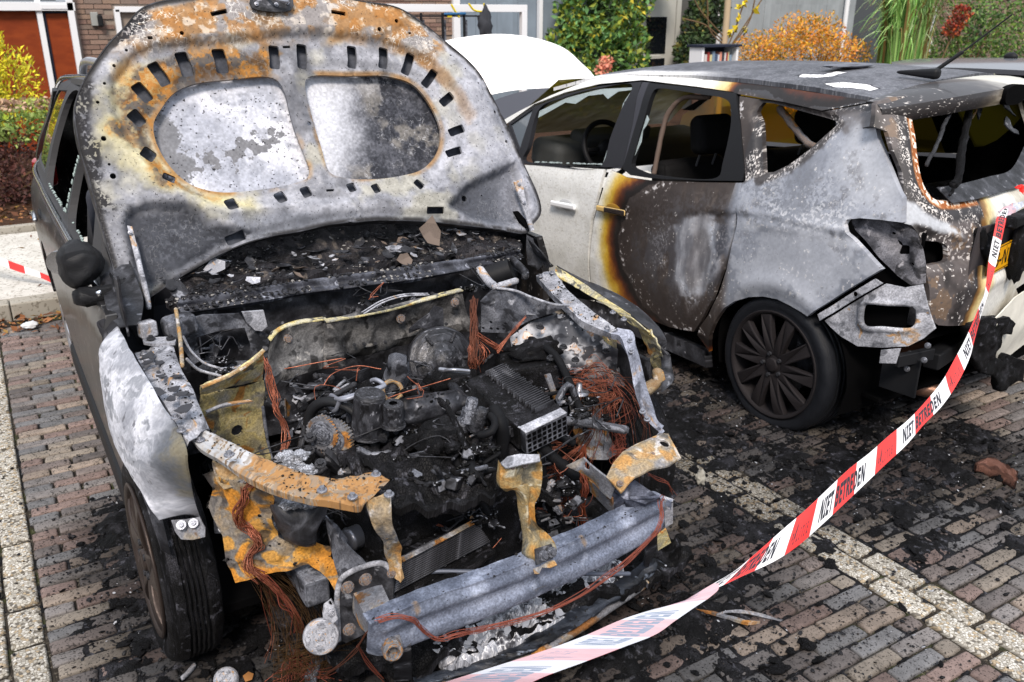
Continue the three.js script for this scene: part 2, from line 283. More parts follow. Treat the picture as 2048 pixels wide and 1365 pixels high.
// ---------- ground
const ell = (x, z, cx, cz, rx, rz) => Math.hypot((x - cx) / rx, (z - cz) / rz);
function soot(x, z) {
const n = fbm(x * 2.2 + 20, z * 2.2 + 20, 77, 4), m = fbm(x * 7 + 5, z * 7 + 5, 78, 3);
let s = 0; const add = (e, a) => { s = Math.max(s, a * ss(1.25, .45, e + (n - .5) * .9)); };
add(ell(x, z, 1.15, -2.1, 1.15, 1.05), 1); add(ell(x, z, 2.35, -2.75, .75, .8), .95); add(ell(x, z, 3.4, -2.9, .9, 1), .9);
add(ell(x, z, 2.75, -1.98, 1.1, .38), .95); add(ell(x, z, 3.35, -1.95, .6, .35), 1); add(ell(x, z, .32, -2.65, .38, .8), .95); add(ell(x, z, 1.4, -1.3, .7, .45), .66); add(ell(x, z, 2.9, -1.5, .5, .25), .45); add(ell(x, z, 3.6, -1.6, .7, .4), .8);
s *= 1 - .5 * Math.exp(-(((x - 2.4) / .15) ** 2)) * ss(-2.75, -2.3, z);
return cl(s + (m - .5) * .5 * (s > .05 ? 1 : .1) + .04);
}
const speck = tex(512, 512, (u, v) => { const n = 236 + 80 * (fbm(u * 20, v * 20, 3, 4, 20) - .5) + 70 * (hash(Math.floor(u * 512), Math.floor(v * 512), 1) - .5) - 90 * ss(.7, .8, vn(u * 90, v * 90, 8, 90)) + 50 * ss(.82, .9, vn(u * 150, v * 150, 18, 150)); return [n, n, n]; }, { rep: 2.5 });
const pebble = tex(512, 512, (u, v) => {
const q = 46, X = u * q, Y = v * q, xi = Math.floor(X), yi = Math.floor(Y); let d = 9, d2 = 9, id = 0;
for (let a = -1; a < 2; a++) for (let b = -1; b < 2; b++) { const cx = ((xi + a) % q + q) % q, cy = ((yi + b) % q + q) % q, r = Math.hypot(xi + a + hash(cx, cy, 13) - X, yi + b + hash(cx, cy, 14) - Y); if (r < d) { d2 = d; d = r; id = hash(cx, cy, 15); } else if (r < d2) d2 = r; }
const k = ss(0, .22, d2 - d), c = id < .12 ? [104, 100, 94] : id < .26 ? [176, 160, 136] : id < .55 ? [196, 193, 185] : id < .8 ? [172, 168, 160] : [212, 210, 205], j = .9 + .25 * fbm(u * 90, v * 90, 4, 2, 90);
return mix3([118, 112, 100], c, k).map(x => x * j);
}, { rep: 2.2 });
const brickMat = std({ specularIntensity: .5, map: speck, vertexColors: true, roughness: .78, bumpMap: bumpA, bumpScale: .0022 });
const tileMat = std({ map: pebble, vertexColors: true, roughness: .85, bumpMap: pebble, bumpScale: .002 });
const tones = [[116, 107, 104], [128, 111, 106], [109, 109, 111], [130, 122, 113], [98, 93, 92], [116, 112, 111], [138, 126, 116], [120, 104, 99]].map(c => S(...c)), sootC = S(27, 25, 26), tanC = S(62, 55, 48);
function paver(cx, cz, L, W, seed, light, tilt = .004) {
const r = rng(seed), nx = 6, nz = 3, pos = [], col = [], uv = [], idx = [], uo = r() * 3, vo = r() * 3, e = .006 + .004 * r(), ang = (r() - .5) * .03, ta = (r() - .5) * tilt * 8, tb = (r() - .5) * tilt * 10, h0 = (r() - .5) * .006;
const xs = [-L / 2, -L / 2 + e, -L / 5, L / 5, L / 2 - e, L / 2], zs = [-W / 2, -W / 2 + e, W / 2 - e, W / 2];
const base = light ? new THREE.Color(1, .99, .97).multiplyScalar(.74 + .24 * r()) : tones[Math.floor(r() * tones.length)].clone().multiplyScalar(1.0 + .42 * r());
const put = (x, y, z, drop) => {
const w = .003 * (vn(x * 60 + seed, z * 60, 5) - .5) * 2, X = cx + x * Math.cos(ang) - z * Math.sin(ang) + w, Z = cz + x * Math.sin(ang) + z * Math.cos(ang) + w;
pos.push(X, y + h0 + ta * x * .12 + tb * z * .12 + .0025 * (vn(x * 40 + seed, z * 40, 7) - .5), Z); uv.push(x + uo, z + vo);
const k = Math.pow(soot(X, Z), .8), c = base.clone().lerp(light ? tanC : sootC, cl(k * (light ? .92 : .86) + (drop ? .3 : 0))); col.push(c.r, c.g, c.b);
};
for (let j = 0; j < 4; j++) for (let i = 0; i < 6; i++) { const bx = i === 0 || i === 5, bz = j === 0 || j === 3; put(xs[i] * (bx && bz ? .985 : 1), bx && bz ? -.009 : bx || bz ? -.0055 : 0, zs[j] * (bx && bz ? .93 : 1), 0); }
for (let j = 0; j < 3; j++) for (let i = 0; i < 5; i++) { const p = j * 6 + i; idx.push(p, p + 6, p + 1, p + 1, p + 6, p + 7); }
const ring = []; for (let i = 0; i < 6; i++) ring.push(i); for (let j = 1; j < 4; j++) ring.push(j * 6 + 5); for (let i = 4; i >= 0; i--) ring.push(18 + i); for (let j = 2; j > 0; j--) ring.push(j * 6);
const b = pos.length / 3; for (const q of ring) { pos.push(pos[3 * q], -.03, pos[3 * q + 2]); uv.push(uv[2 * q], uv[2 * q + 1] + .03); col.push(sootC.r, sootC.g, sootC.b); }
for (let i = 0; i < ring.length; i++) { const k = (i + 1) % ring.length; idx.push(ring[i], ring[k], b + i, ring[k], b + k, b + i); }
const g = mk(pos, null, uv, idx); g.setAttribute('color', new THREE.Float32BufferAttribute(col, 3)); return g;
}
{
const ground = new THREE.Group(); ground.name = 'ground'; ground.userData.kind = 'structure'; scene.add(ground);
const bed = new THREE.PlaneGeometry(300, 300, 1, 1).rotateX(-Math.PI / 2); bed.translate(0, -.013, 0); boxUV(bed);
const bedTex = tex(512, 512, (u, v) => { const n = fbm(u * 30, v * 30, 6, 4, 30), m = fbm(u * 6, v * 6, 16, 4, 6); let c = mix3([34, 31, 28], [70, 64, 56], n); c = mix3(c, [62, 70, 34], .7 * ss(.52, .66, m)); return mix3(c, [130, 122, 108], .6 * ss(.68, .74, fbm(u * 70, v * 70, 26, 2, 70))); }, { rep: 1.6 });
part(ground, 'joint_sand', bed, std({ map: bedTex, roughness: .95, bumpMap: bumpChar, bumpScale: .004 }));
const list = [], W = .064, J = .008, L = .2; let id = 1;
for (let j = -22; j < 104; j++) {
const z = -.78 - j * (W), off = (j & 1) * .104 + (hash(j, 3) - .5) * .03;
for (let i = -1; i < 24; i++) {
const x = -.085 + off + i * (L + J); const x0 = Math.max(x, -.085), x1 = Math.min(x + L, 6.2); let parts = [[x0, x1]];
if (x1 > 2.29 && x0 < 2.52) parts = [[x0, Math.min(x1, 2.29)], [Math.max(x0, 2.52), x1]];
if (z < -5.9) continue;
for (const [p, q] of parts) if (q - p > .035) list.push([(p + q) / 2, z, q - p, W - J - .001, id++, 0]);
}
}
for (let c = 0; c < 4; c++) for (let k = -6; k < 28; k++) { const x = -.14 - c * .104, z = -.8 - k * .214 - (c % 2) * .1; if (z > -6) list.push([x, z, .093, .198, id++, 1]); }
for (let c = 0; c < 2; c++) for (let k = -6; k < 24; k++) { const x = 2.352 + c * .106, z = -.75 - k * .214 - (c % 2) * .11; list.push([x, z, .094, .197, id++, 1]); }
for (let j = -22; j < 84; j++) for (let i = 0; i < 12; i++) { const x = -.6 - i * .208 - (j % 2) * .1, z = -.9 - j * .064; if (z > -6) list.push([x, z, .2, .055, id++, 0]); }
const seen = ([x, z]) => Math.hypot(x, z);
const inView = p => { const q = V(p[0], 0, p[1]).project(camera); return Math.abs(q.x) < 1.05 && Math.abs(q.y) < 1.05; };
camera.aspect = 2048 / 1365; camera.updateProjectionMatrix(); camera.updateMatrixWorld();
const hiddenBelow = ([x, z]) => (x > .35 && x < 1.75 && z < -2.1) || (x > 3.1 && z < -2.3);
const order = list.map((l, i) => [seen(l) + (inView(l) ? 0 : 100) + (hiddenBelow(l) ? 50 : 0), l]).sort((a, b) => a[0] - b[0]);
const rest = [], restT = []; let nb = 0;
for (const [s, l] of order) {
const [x, z, a, b, seed, light] = l; let g;
if (light) { g = paver(0, 0, b, a, seed, 1); g = paverTile(x, z, a, b, seed); if (s < 20) part(ground, 'paving_tile', g, tileMat); else restT.push(g); continue; }
g = paver(x, z, a, b, seed, 0); if (s < 30 && nb < 300) { part(ground, 'brick', g, brickMat); nb++; } else rest.push(g);
}
function paverTile(x, z, a, b, seed) { return paver(x, z, a, b, seed, 1, .003); }
const m = new THREE.Mesh(mergeGeometries(rest), brickMat); m.name = 'brick_field'; m.userData.kind = 'stuff'; m.receiveShadow = true; ground.add(m);
if (restT.length) { const m2 = new THREE.Mesh(mergeGeometries(restT), tileMat); m2.name = 'paving_tile_field'; m2.userData.kind = 'stuff'; ground.add(m2); }
}
// charred crust that has run and caked over the bricks
{
const x0 = -.2, x1 = 4.6, z0 = -4.4, z1 = -.75, st = .011, nx = Math.round((x1 - x0) / st), nz = Math.round((z1 - z0) / st), pos = [], uv = [], idx = [], h = new Float32Array((nx + 1) * (nz + 1)), key = new Int32Array((nx + 1) * (nz + 1)).fill(-1);
for (let j = 0; j <= nz; j++) for (let i = 0; i <= nx; i++) { const x = x0 + i * st, z = z0 + j * st, s = soot(x, z), n = fbm(x * 11, z * 11, 91, 5), f = fbm(x * 3.1 + 8, z * 3.1, 93, 3); h[j * (nx + 1) + i] = -.012 + s * .015 + (n - .55) * .05 * (.35 + s) + (f - .5) * .024 * s; }
const vid = k => { if (key[k] < 0) { key[k] = pos.length / 3; const i = k % (nx + 1), j = (k - i) / (nx + 1), x = x0 + i * st, z = z0 + j * st; pos.push(x + (hash(i, j, 5) - .5) * .006, h[k] + (hash(i, j, 6) - .5) * .004, z + (hash(i, j, 7) - .5) * .006); uv.push(x, z); } return key[k]; };
for (let j = 0; j < nz; j++) for (let i = 0; i < nx; i++) { const a = j * (nx + 1) + i, b = a + 1, c = a + nx + 1, d = c + 1; if (Math.max(h[a], h[b], h[c], h[d]) < -.009) continue; idx.push(vid(a), vid(c), vid(b), vid(b), vid(c), vid(d)); }
const m = mesh('char_crust', mk(pos, null, uv, idx), M.char, 'black crust of burnt residue caked over the bricks around the burnt cars', 'burnt residue'); m.userData.kind = 'stuff';
}
function scatter(name, label, cat, geo, mat, n, seed, dens, size, lift = .004, region = [-.3, 4.6, -4.2, -.8]) {
const r = rng(seed), im = [], q = new THREE.Quaternion(), e = new THREE.Euler();
for (let k = 0, t = 0; k < n && t < n * 60; t++) { const x = lerp(region[0], region[1], r()), z = lerp(region[2], region[3], r()); if (r() > dens(x, z)) continue; e.set((r() - .5) * 1.2, r() * 6.3, (r() - .5) * 1.2); const s = size * (.35 + 1.3 * r() * r()); im.push(new THREE.Matrix4().compose(V(x, lift + s * .15 * r(), z), q.setFromEuler(e).clone(), V(s * (.6 + .8 * r()), s * (.25 + .5 * r()), s))); k++; }
const m = new THREE.InstancedMesh(geo, mat, im.length); im.forEach((a, i) => m.setMatrixAt(i, a)); m.name = numbered(name); m.castShadow = true; tag(m, label, cat); m.userData.kind = 'stuff'; scene.add(m); return m;
}
const shardG = lump(.5, .5, .5, [0, 0, 0], 5, .7, 1, 2), flakeG = lump(.5, .12, .45, [0, 0, 0], 8, .9, 2, 2.4);
scatter('char_crumbs', 'loose black crumbs of burnt plastic strewn over the bricks', 'burnt debris', shardG, std({ color: S(20, 20, 23), roughness: .55, specularIntensity: .5 }), 20000, 5, (x, z) => soot(x, z) * .8 + .018, .010, .004);
scatter('char_lumps', 'larger black lumps of burnt residue on the bricks', 'burnt debris', lump(.5, .4, .5, [0, 0, 0], 15, .8, 2, 2.2), M.char, 1500, 25, (x, z) => soot(x, z) ** 2 + .01, .034, .004);
scatter('ash_flakes', 'pale grey and white ash flakes strewn over the burnt bricks', 'ash', flakeG, std({ color: S(150, 152, 158), roughness: .9 }), 1200, 6, (x, z) => (soot(x, z) * .8 + .04) * ss(.45, .7, fbm(x * 5 + 3, z * 5, 55, 3)), .0075, .007);
scatter('sooty_grit', 'fine dark grit lying in the joints of the bricks', 'grit', shardG, std({ color: S(44, 40, 37), roughness: .9 }), 14000, 9, (x, z) => .35, .005, 0, [-.6, 4.4, -5.8, -.8]);
// ---------- the front car (everything bolted to it is its part)
const wreck = thing('gutted_car', 'gutted dark grey estate car with open bonnet and burnt-out engine bay, nearest to us', 'car', [1.07, 0, -3.4]);
const grp = (parent, name, pos = [0, 0, 0], label) => { const g = new THREE.Group(); g.name = name; let p = parent, o = V(...pos); while (p && p !== scene) { o.sub(p.position); p = p.parent; } g.position.copy(o); if (label) g.userData.label = label; parent.add(g); return g; };
const bolts = (parent, list, dir = [0, 1, 0], r = .009, mat = M.steel, n = 'bolt') => list.forEach(p => part(parent, n, bolt(p, dir, r), mat));
// ---------- the front car's bonnet, thrown open; (s, t) along its width and up its length
const HF = { o: [1.08, .93, -2.95], u: [1, 0, 0], v: [0, .91707, -.39873], n: [0, .39873, .91707] };
const hoodOut = smooth2([[-.688,0],[-.741,-.006],[-.764,.007],[-.766,.066],[-.77,.124],[-.781,.307],[-.79,.456],[-.793,.558],[-.784,.644],[-.751,.714],[-.668,.823],[-.588,.901],[-.506,.976],[-.387,1.005],[-.266,1.019],[-.068,1.03],[.137,1.023],[.271,1.005],[.414,.982],[.505,.927],[.599,.841],[.713,.725],[.755,.624],[.797,.492],[.839,.329],[.878,.119],[.809,.057],[.792,.036],[.653,.07],[.504,.106],[.291,.147],[.12,.167],[-.047,.166],[-.139,.157],[-.296,.146],[-.419,.116],[-.513,.079],[-.613,.037]], .012);
const hoodRing = [[-.657,.722],[-.667,.647],[-.658,.559],[-.626,.482],[-.564,.406],[-.487,.34],[-.387,.27],[-.192,.269],[-.008,.258],[.166,.25],[.332,.252],[.446,.28],[.559,.341],[.622,.417],[.64,.539],[.596,.643],[.512,.757],[.397,.82],[.241,.862],[.087,.881],[-.064,.875],[-.211,.862],[-.351,.851],[-.451,.844],[-.56,.821],[-.626,.763]];
const hoodWinL = smooth2([[-.52,.633],[-.47,.684],[-.396,.714],[-.277,.725],[-.136,.731],[-.102,.716],[-.085,.674],[-.082,.598],[-.076,.521],[-.06,.431],[-.053,.379],[-.068,.352],[-.132,.335],[-.257,.326],[-.387,.331],[-.467,.361],[-.51,.401],[-.546,.469],[-.56,.541],[-.552,.588]], .012);
const hoodWinR = smooth2([[-.001,.706],[.02,.726],[.171,.724],[.331,.715],[.429,.678],[.489,.583],[.505,.49],[.475,.408],[.395,.345],[.285,.325],[.163,.325],[.067,.341],[.022,.364],[.007,.462],[-.003,.594]], .012);
const hoodPockL = [[-.716,.249],[-.682,.299],[-.621,.309],[-.513,.291],[-.427,.224],[-.319,.17],[-.412,.133],[-.607,.057],[-.677,.023],[-.708,.098]], hoodPockR = [[.799,.324],[.698,.298],[.562,.255],[.463,.185],[.534,.137],[.672,.092],[.789,.066],[.816,.193]];
const hoodSlots = [[[[-.092,.838],[-.105,.76]], 56], [[[.012,.841],[-.005,.757]], 55], [[[-.293,.83],[-.291,.751]], 66], [[[-.421,.821],[-.412,.743]], 62], [[[-.52,.786],[-.49,.714]], 58], [[[-.586,.717],[-.555,.661]], 58], [[[-.619,.622],[-.591,.581]], 60], [[[-.609,.491],[-.578,.463]], 62], [[[-.563,.399],[-.53,.38]], 50], [[[-.363,.3],[-.356,.262]], 60], [[[-.189,.306],[-.178,.27]], 58], [[[-.092,.316],[-.084,.281]], 54], [[[.205,.831],[.189,.754]], 54], [[[.333,.822],[.313,.749]], 55], [[[.44,.792],[.401,.723]], 54], [[[.528,.724],[.473,.672]], 50], [[[.585,.628],[.53,.594]], 50], [[[.605,.492],[.54,.475]], 48], [[[.571,.404],[.508,.392]], 44], [[[.084,.314],[.09,.283]], 48], [[[.178,.301],[.186,.27]], 46], [[[.349,.298],[.369,.269]], 42], [[[.364,.176],[.429,.169]], 38], [[[-.396,.158],[-.339,.171]], 52], [[[-.295,.946],[-.243,.957]], 24], [[[.145,.955],[.194,.947]], 22], [[[-.057,.837],[-.032,.837]], 14], [[[-.011,.296],[.015,.294]], 12], [[[-.521,.865],[-.506,.865]], 16], [[[.439,.871],[.45,.871]], 14]];
const hoodHoles = [[[[-.718,.407]], 17], [[[-.721,.448]], 8], [[[-.409,.878]], 13], [[[-.722,.532]], 15], [[[.318,.885]], 15], [[[.396,.917]], 14], [[[.748,.54]], 13], [[[.773,.416]], 12], [[[.768,.457]], 8], [[[.545,.21]], 21], [[[-.022,.548]], 14], [[[.629,.215]], 6], [[[-.596,.824]], 9], [[[-.644,.773]], 10], [[[-.684,.715]], 9], [[[-.716,.654]], 10], [[[.601,.78]], 7], [[[.656,.724]], 7], [[[.702,.664]], 7]];
const PXH = 1 / 2.904 * 3.2 / 1745 * .92; // metres per zoomed pixel at the bonnet
{
const inRing = (s, t) => ss(.02, -.012, sdPoly(hoodRing, s, t));
const bosses = hoodHoles.filter(h => h[1] > 12).map(h => h[0][0]);
const disp = (s, t) => {
const dO = -sdPoly(hoodOut, s, t); let d = .014 * ss(.015, .05, dO) - .03 * inRing(s, t);
const wl = Math.min(sdPoly(hoodWinL, s, t), sdPoly(hoodWinR, s, t)); d += .012 * ss(.02, .06, wl) * ss(.11, .05, wl) - .006 * ss(.012, 0, wl);
d -= .04 * ss(.014, -.022, sdPoly(hoodPockL, s, t)) + .04 * ss(.014, -.022, sdPoly(hoodPockR, s, t));
for (const b of bosses) d += .006 * ss(.03, .015, Math.hypot(s - b[0], t - b[1]));
d -= .02 * ss(.86, .96, t) * 0;
return d + .0025 * (fbm(s * 9 + 30, t * 9 + 30, 4, 3) - .5) * 2;
};
const lerp2 = (a, b, k) => [lerp(a[0], b[0], k), lerp(a[1], b[1], k)];
const holes = [hoodWinL, hoodWinR, ...hoodSlots.map(([p, w]) => slot2(lerp2(p[0], p[1], -.06), lerp2(p[0], p[1], 1.06), w * PXH * 1.18)), ...hoodHoles.map(([p, r]) => circ2(p[0], r * PXH))];
const s0 = -.86, s1 = .98, t0 = -.2, t1 = 1.05, uv = (s, t) => [(s - s0) / (s1 - s0), (t - t0) / (t1 - t0)];
const topBand = [[-.506,.976],[-.668,.823],[-.622,.783],[-.56,.821],[-.451,.844],[-.351,.851],[-.211,.862],[-.064,.875],[.087,.881],[.241,.862],[.397,.82],[.512,.757],[.605,.826],[.507,.929],[.414,.988],[-.058,1.078],[-.38,1.037]];
const rustL = [[-.658,.705],[-.663,.571],[-.635,.493],[-.585,.413],[-.497,.327],[-.412,.301],[-.483,.357],[-.549,.435],[-.566,.522],[-.547,.589],[-.495,.664],[-.395,.712],[-.257,.721],[-.132,.725],[-.103,.82],[-.288,.827],[-.474,.81],[-.595,.745]];
const yellowZ = [[-.638,.78],[-.68,.681],[-.686,.564],[-.65,.461],[-.562,.368],[-.435,.268],[-.269,.241],[-.293,.292],[-.454,.34],[-.522,.407],[-.554,.487],[-.562,.607],[-.507,.725],[-.604,.796]];
const lowBeam = [[-.435,.268],[-.201,.224],[.057,.204],[.37,.14],[.669,.08],[.45,.11],[.12,.167],[-.143,.155],[-.323,.149]];
const edgeDark = [[-.506,.976],[-.668,.823],[-.751,.714],[-.784,.644],[-.793,.558],[-.781,.307],[-.742,.302],[-.761,.453],[-.768,.556],[-.755,.643],[-.723,.716],[-.644,.811],[-.493,.959]];
const tHood = tex(1536, 1024, (u, v) => {
const s = s0 + u * (s1 - s0), t = t0 + v * (t1 - t0);
const n1 = fbm(s * 5 + 9, t * 5, 301, 5), n2 = fbm(s * 16, t * 16 + 4, 302, 5), n3 = fbm(s * 110, t * 110, 303, 3), w = (n2 - .5) * .12 + (n1 - .5) * .1;
let c = mix3([100, 102, 109], [186, 188, 197], ss(.3, .68, n1 * .6 + n2 * .4));
c = mix3(c, [104, 106, 113], .6 * ss(.54, .72, n2)); c = mix3(c, [186, 182, 160], .5 * ss(.5, .66, fbm(s * 7 + 3, t * 7, 330, 4)));
c = mix3(c, [202, 192, 146], .9 * ss(.06, -.05, sdPoly(yellowZ, s, t) + w));
const rl = ss(.02, -.025, sdPoly(rustL, s, t) + w); c = mix3(c, mix3([158, 110, 54], [90, 68, 48], ss(.42, .62, n2)), rl * (.55 + .45 * ss(.3, .55, n3)));
c = mix3(c, [70, 74, 82], rl * .75 * ss(.56, .66, fbm(s * 24 + 3, t * 24, 310, 4)));
const tb = ss(.04, -.04, sdPoly(topBand, s, t) + w * .8); let tc = mix3([160, 124, 86], [128, 102, 76], ss(.35, .65, n2)); tc = mix3(tc, [142, 138, 138], ss(.46, .62, fbm(s * 9 + 7, t * 14, 311, 6))); tc = mix3(tc, [206, 198, 188], .7 * ss(.54, .66, fbm(s * 36, t * 36, 312, 5))); tc = mix3(tc, [164, 110, 54], .6 * ss(.54, .64, fbm(s * 18 + 3, t * 18, 313, 5)));
c = mix3(c, tc, tb);
const ring = Math.abs(sdPoly(hoodRing, s, t)); if (t > .5) c = mix3(c, [156, 108, 58], .6 * ss(.04, .0, ring + w * .5) * ss(.42, .56, n1));
const eb = Math.min(Math.abs(sdPoly(hoodWinL, s, t)), Math.abs(sdPoly(hoodWinR, s, t))); c = mix3(c, [152, 106, 54], .7 * ss(.022, .004, eb) * ss(.45, .58, n1 + .25 * (t - .5)));
const pk = Math.min(sdPoly(hoodPockL, s, t), sdPoly(hoodPockR, s, t)); c = mix3(c, mix3([44, 46, 52], [78, 81, 89], n2), ss(.03, -.03, pk + w * .5));
c = mix3(c, [120, 124, 133], .3 * ss(.01, -.01, pk) * ss(.5, .75, n3) * ss(.45, .6, n1));
c = mix3(c, mix3([86, 90, 99], [132, 136, 146], n2), .7 * ss(.03, -.02, sdPoly(lowBeam, s, t) + w * .4));
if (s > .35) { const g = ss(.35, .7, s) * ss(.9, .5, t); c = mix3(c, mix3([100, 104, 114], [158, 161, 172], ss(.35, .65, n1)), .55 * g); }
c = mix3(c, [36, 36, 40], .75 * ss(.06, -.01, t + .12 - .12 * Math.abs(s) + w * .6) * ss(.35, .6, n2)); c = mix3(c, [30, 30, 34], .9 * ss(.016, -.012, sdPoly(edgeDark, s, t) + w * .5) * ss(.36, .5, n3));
const dO = -sdPoly(hoodOut, s, t); c = mix3(c, [36, 35, 36], .85 * ss(.02, .004, dO) * ss(.3, .5, n2));
c = mix3(c, [24, 24, 26], 0.6 * ss(.8, .84, fbm(s * 200, t * 200, 320, 2))); // char specks
c = mix3(c, [226, 224, 220], .75 * ss(.05, .0, Math.abs(fbm(s * 70, t * 70, 321, 3) - .5)) * ss(.52, .62, fbm(s * 14, t * 14, 322, 3)) * (.25 + tb));
const k = .88 + .24 * n3; return [c[0] * k, c[1] * k, c[2] * k];
}, { wrap: false });
const flakeZ = [[-.556,.617],[-.517,.645],[-.5,.59],[-.483,.536],[-.466,.481],[-.46,.426],[-.488,.399],[-.528,.42],[-.569,.495]], flakeB = [[-.453,.462],[-.379,.486],[-.257,.502],[-.218,.518],[-.09,.56],[-.121,.536],[-.253,.464],[-.368,.428],[-.44,.443]];
const tSkin = tex(1024, 768, (u, v) => {
const s = s0 + u * (s1 - s0), t = t0 + v * (t1 - t0), n1 = fbm(s * 6, t * 6 + 3, 401, 5), n2 = fbm(s * 22, t * 22, 402, 5), n3 = fbm(s * 130, t * 130, 403, 3);
let c;
if (s < -.0) {
c = mix3([172, 176, 188], [214, 216, 225], ss(.35, .65, n1)); c = mix3(c, [146, 150, 162], .6 * ss(.52, .68, n2));
c = mix3(c, mix3([112, 114, 120], [140, 142, 148], n2), ss(.008, -.008, sdPoly(flakeZ, s, t) - .012 + (n2 - .5) * .1 + (n3 - .5) * .04));
c = mix3(c, [118, 119, 124], .95 * ss(.004, -.004, sdPoly(flakeB, s, t) + (fbm(s * 40, t * 40, 411, 4) - .46) * .2));
c = mix3(c, [40, 40, 44], .9 * ss(.8, .83, fbm(s * 130, t * 130, 405, 2)));
} else {
const q = ss(.05, .28, s + (n1 - .5) * .15 - .25 * (t - .55)); c = mix3([204, 207, 216], mix3([44, 46, 53], [84, 86, 94], ss(.3, .75, n2 * .6 + n3 * .4)), q);
c = mix3(c, [146, 140, 130], .55 * q * ss(.5, .66, n1) * ss(.42, .6, n2)); c = mix3(c, [176, 178, 184], .75 * q * ss(.025, .0, Math.abs(fbm(s * 34, t * 34, 409, 4) - .5)) * ss(.42, .6, n1));
c = mix3(c, [184, 186, 192], .6 * ss(.66, .74, t + (n1 - .5) * .2) * ss(.4, .6, n2));
}
const ow = Math.min(sdPoly(hoodWinL, s, t), sdPoly(hoodWinR, s, t)); c = mix3(c, mix3([58, 62, 72], [100, 104, 114], n2), ss(.012, .03, ow)); const k = .85 + .3 * n3; return [c[0] * k, c[1] * k, c[2] * k];
}, { wrap: false });
const hood = grp(wreck, 'bonnet', [1.08, .93, -2.95], 'burnt bonnet thrown open, its rusty ash-grey inner frame facing us');
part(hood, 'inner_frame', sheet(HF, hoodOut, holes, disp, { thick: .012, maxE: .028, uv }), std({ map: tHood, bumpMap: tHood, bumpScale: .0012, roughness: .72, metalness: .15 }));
const skin = smooth2(hoodOut, .03).map(p => [p[0] * .992, .4 + (p[1] - .4) * .992]);
part(hood, 'outer_skin', sheet(HF, skin, [], (s, t) => -.062 + .01 * ss(.3, 0, -sdPoly(hoodOut, s, t)), { thick: .004, maxE: .06, uv }), std({ map: tSkin, bumpMap: tSkin, bumpScale: .0008, roughness: .78, metalness: .1 }), 'ash-white outer skin seen through the openings');
// rim that closes the fold between frame and skin
const ringPts = smooth2(hoodOut, .025).map(([s, t]) => V(HF.o).addScaledVector(V(HF.u), s).addScaledVector(V(HF.v), t).addScaledVector(V(HF.n), -.028));
part(hood, 'folded_edge', strip([...ringPts, ringPts[0]].map(p => p.clone().addScaledVector(V(HF.n), .03).toArray()), [...ringPts, ringPts[0]].map(p => p.clone().addScaledVector(V(HF.n), -.03).toArray()), { N: 220, K: 2, thick: .004, up: [1, 0, 0] }), M.dark);
const at = (s, t, d) => V(HF.o).addScaledVector(V(HF.u), s).addScaledVector(V(HF.v), t).addScaledVector(V(HF.n), d).toArray();
// latch plate at the top
const lp = [[-.152,.998],[-.004,1],[-.012,.955],[-.156,.962]], q = lp.map(p => at(p[0], p[1], .034)), lc = [[-.138,.973]][0], lc2 = [[-.067,.971]][0], lc3 = [[-.026,.978]][0];
part(hood, 'latch_plate', plate(q, { thick: .008, step: .02 }), M.dark);
bolts(hood, [lc, lc2, lc3].map(p => at(p[0], p[1], .036)), HF.n, .007);
const w0 = [[-.098,1.003],[-.084,.979],[-.036,.969],[-.028,.992]];
part(hood, 'striker_loop', tube(w0.map((p, i) => at(p[0], p[1], i === 0 || i === 3 ? .036 : .065)), .006), M.steel);
// hinge straps at the lower corners
const hl = [[-.708,.24],[-.694,.235],[-.686,-.022],[-.702,-.026]], hr = [[.759,.245],[.796,.254],[.796,.153],[.806,.04],[.789,.039],[.772,.156]];
for (const [p, b] of [[hl, [[-.704,.215]]], [hr, [[.777,.232],[.782,.155]]]]) { part(hood, 'hinge_strap', plate(p.map(a => at(a[0], a[1], .03)), { thick: .008 }), M.ash); bolts(hood, b.map(a => at(a[0], a[1], .034)), HF.n, .007); }
}
// ---------- the white car: its left side is a sheet over (z, y), its tail a sheet over (x, y)
const latM = (z, y) => 2.955 + interp([.1, .25, .45, .7, .88, 1.0, 1.2, 1.4, 1.5, 1.56], [.06, .02, 0, 0, .005, .035, .10, .17, .23, .32], y) + (z > -2.25 ? .15 * ((z + 2.25) / .4) ** 2 : 0) + (z < -5 ? .12 * (-5 - z) ** 2 : 0);
const latS = (z, y) => { let a = 0; for (const d of [-.04, -.02, 0, .02, .04]) a += latM(z, y + d); return a / 5; };
const latR = (x, y) => { let a = 0; for (const d of [-.03, 0, .03]) a += interp([.5, .75, 1.0, 1.1, 1.3, 1.45, 1.55], [-1.86, -1.83, -1.87, -1.92, -2.03, -2.13, -2.22], y + d); const q = Math.max(0, (Math.abs(x - 3.855) - .40) / .42); return a / 3 - .22 * q ** 2.2 - .24 * (x - 3.1); };
const MF = { o: [0, 0, 0], u: [0, 0, 1], v: [0, 1, 0], n: [-1, 0, 0] }, MR = { o: [7.71, 0, 0], u: [0, 0, 1], v: [0, 1, 0], n: [1, 0, 0] };
const crease = (s, t) => -.010 * ss(.02, 0, Math.abs(t - (.93 + .05 * (s + 3.3)))) * ss(-2.2, -2.6, s) * 0 + .016 * Math.exp(-(((Math.hypot(s + 2.57, t - .28) - .39) / .045) ** 2)) * (t > .2 ? 1 : 0) - .016 * ss(0, .035, interp(crZ, crY, s) - t) * ss(.34, .1, interp(crZ, crY, s) - t) * ss(-3.4, -3.0, s);
const crL = [[-3.49,.831],[-3.128,.909],[-2.876,.953],[-2.64,.969],[-2.421,.975],[-2.289,.976]], crZ = crL.map(p => p[0]), crY = crL.map(p => p[1]);
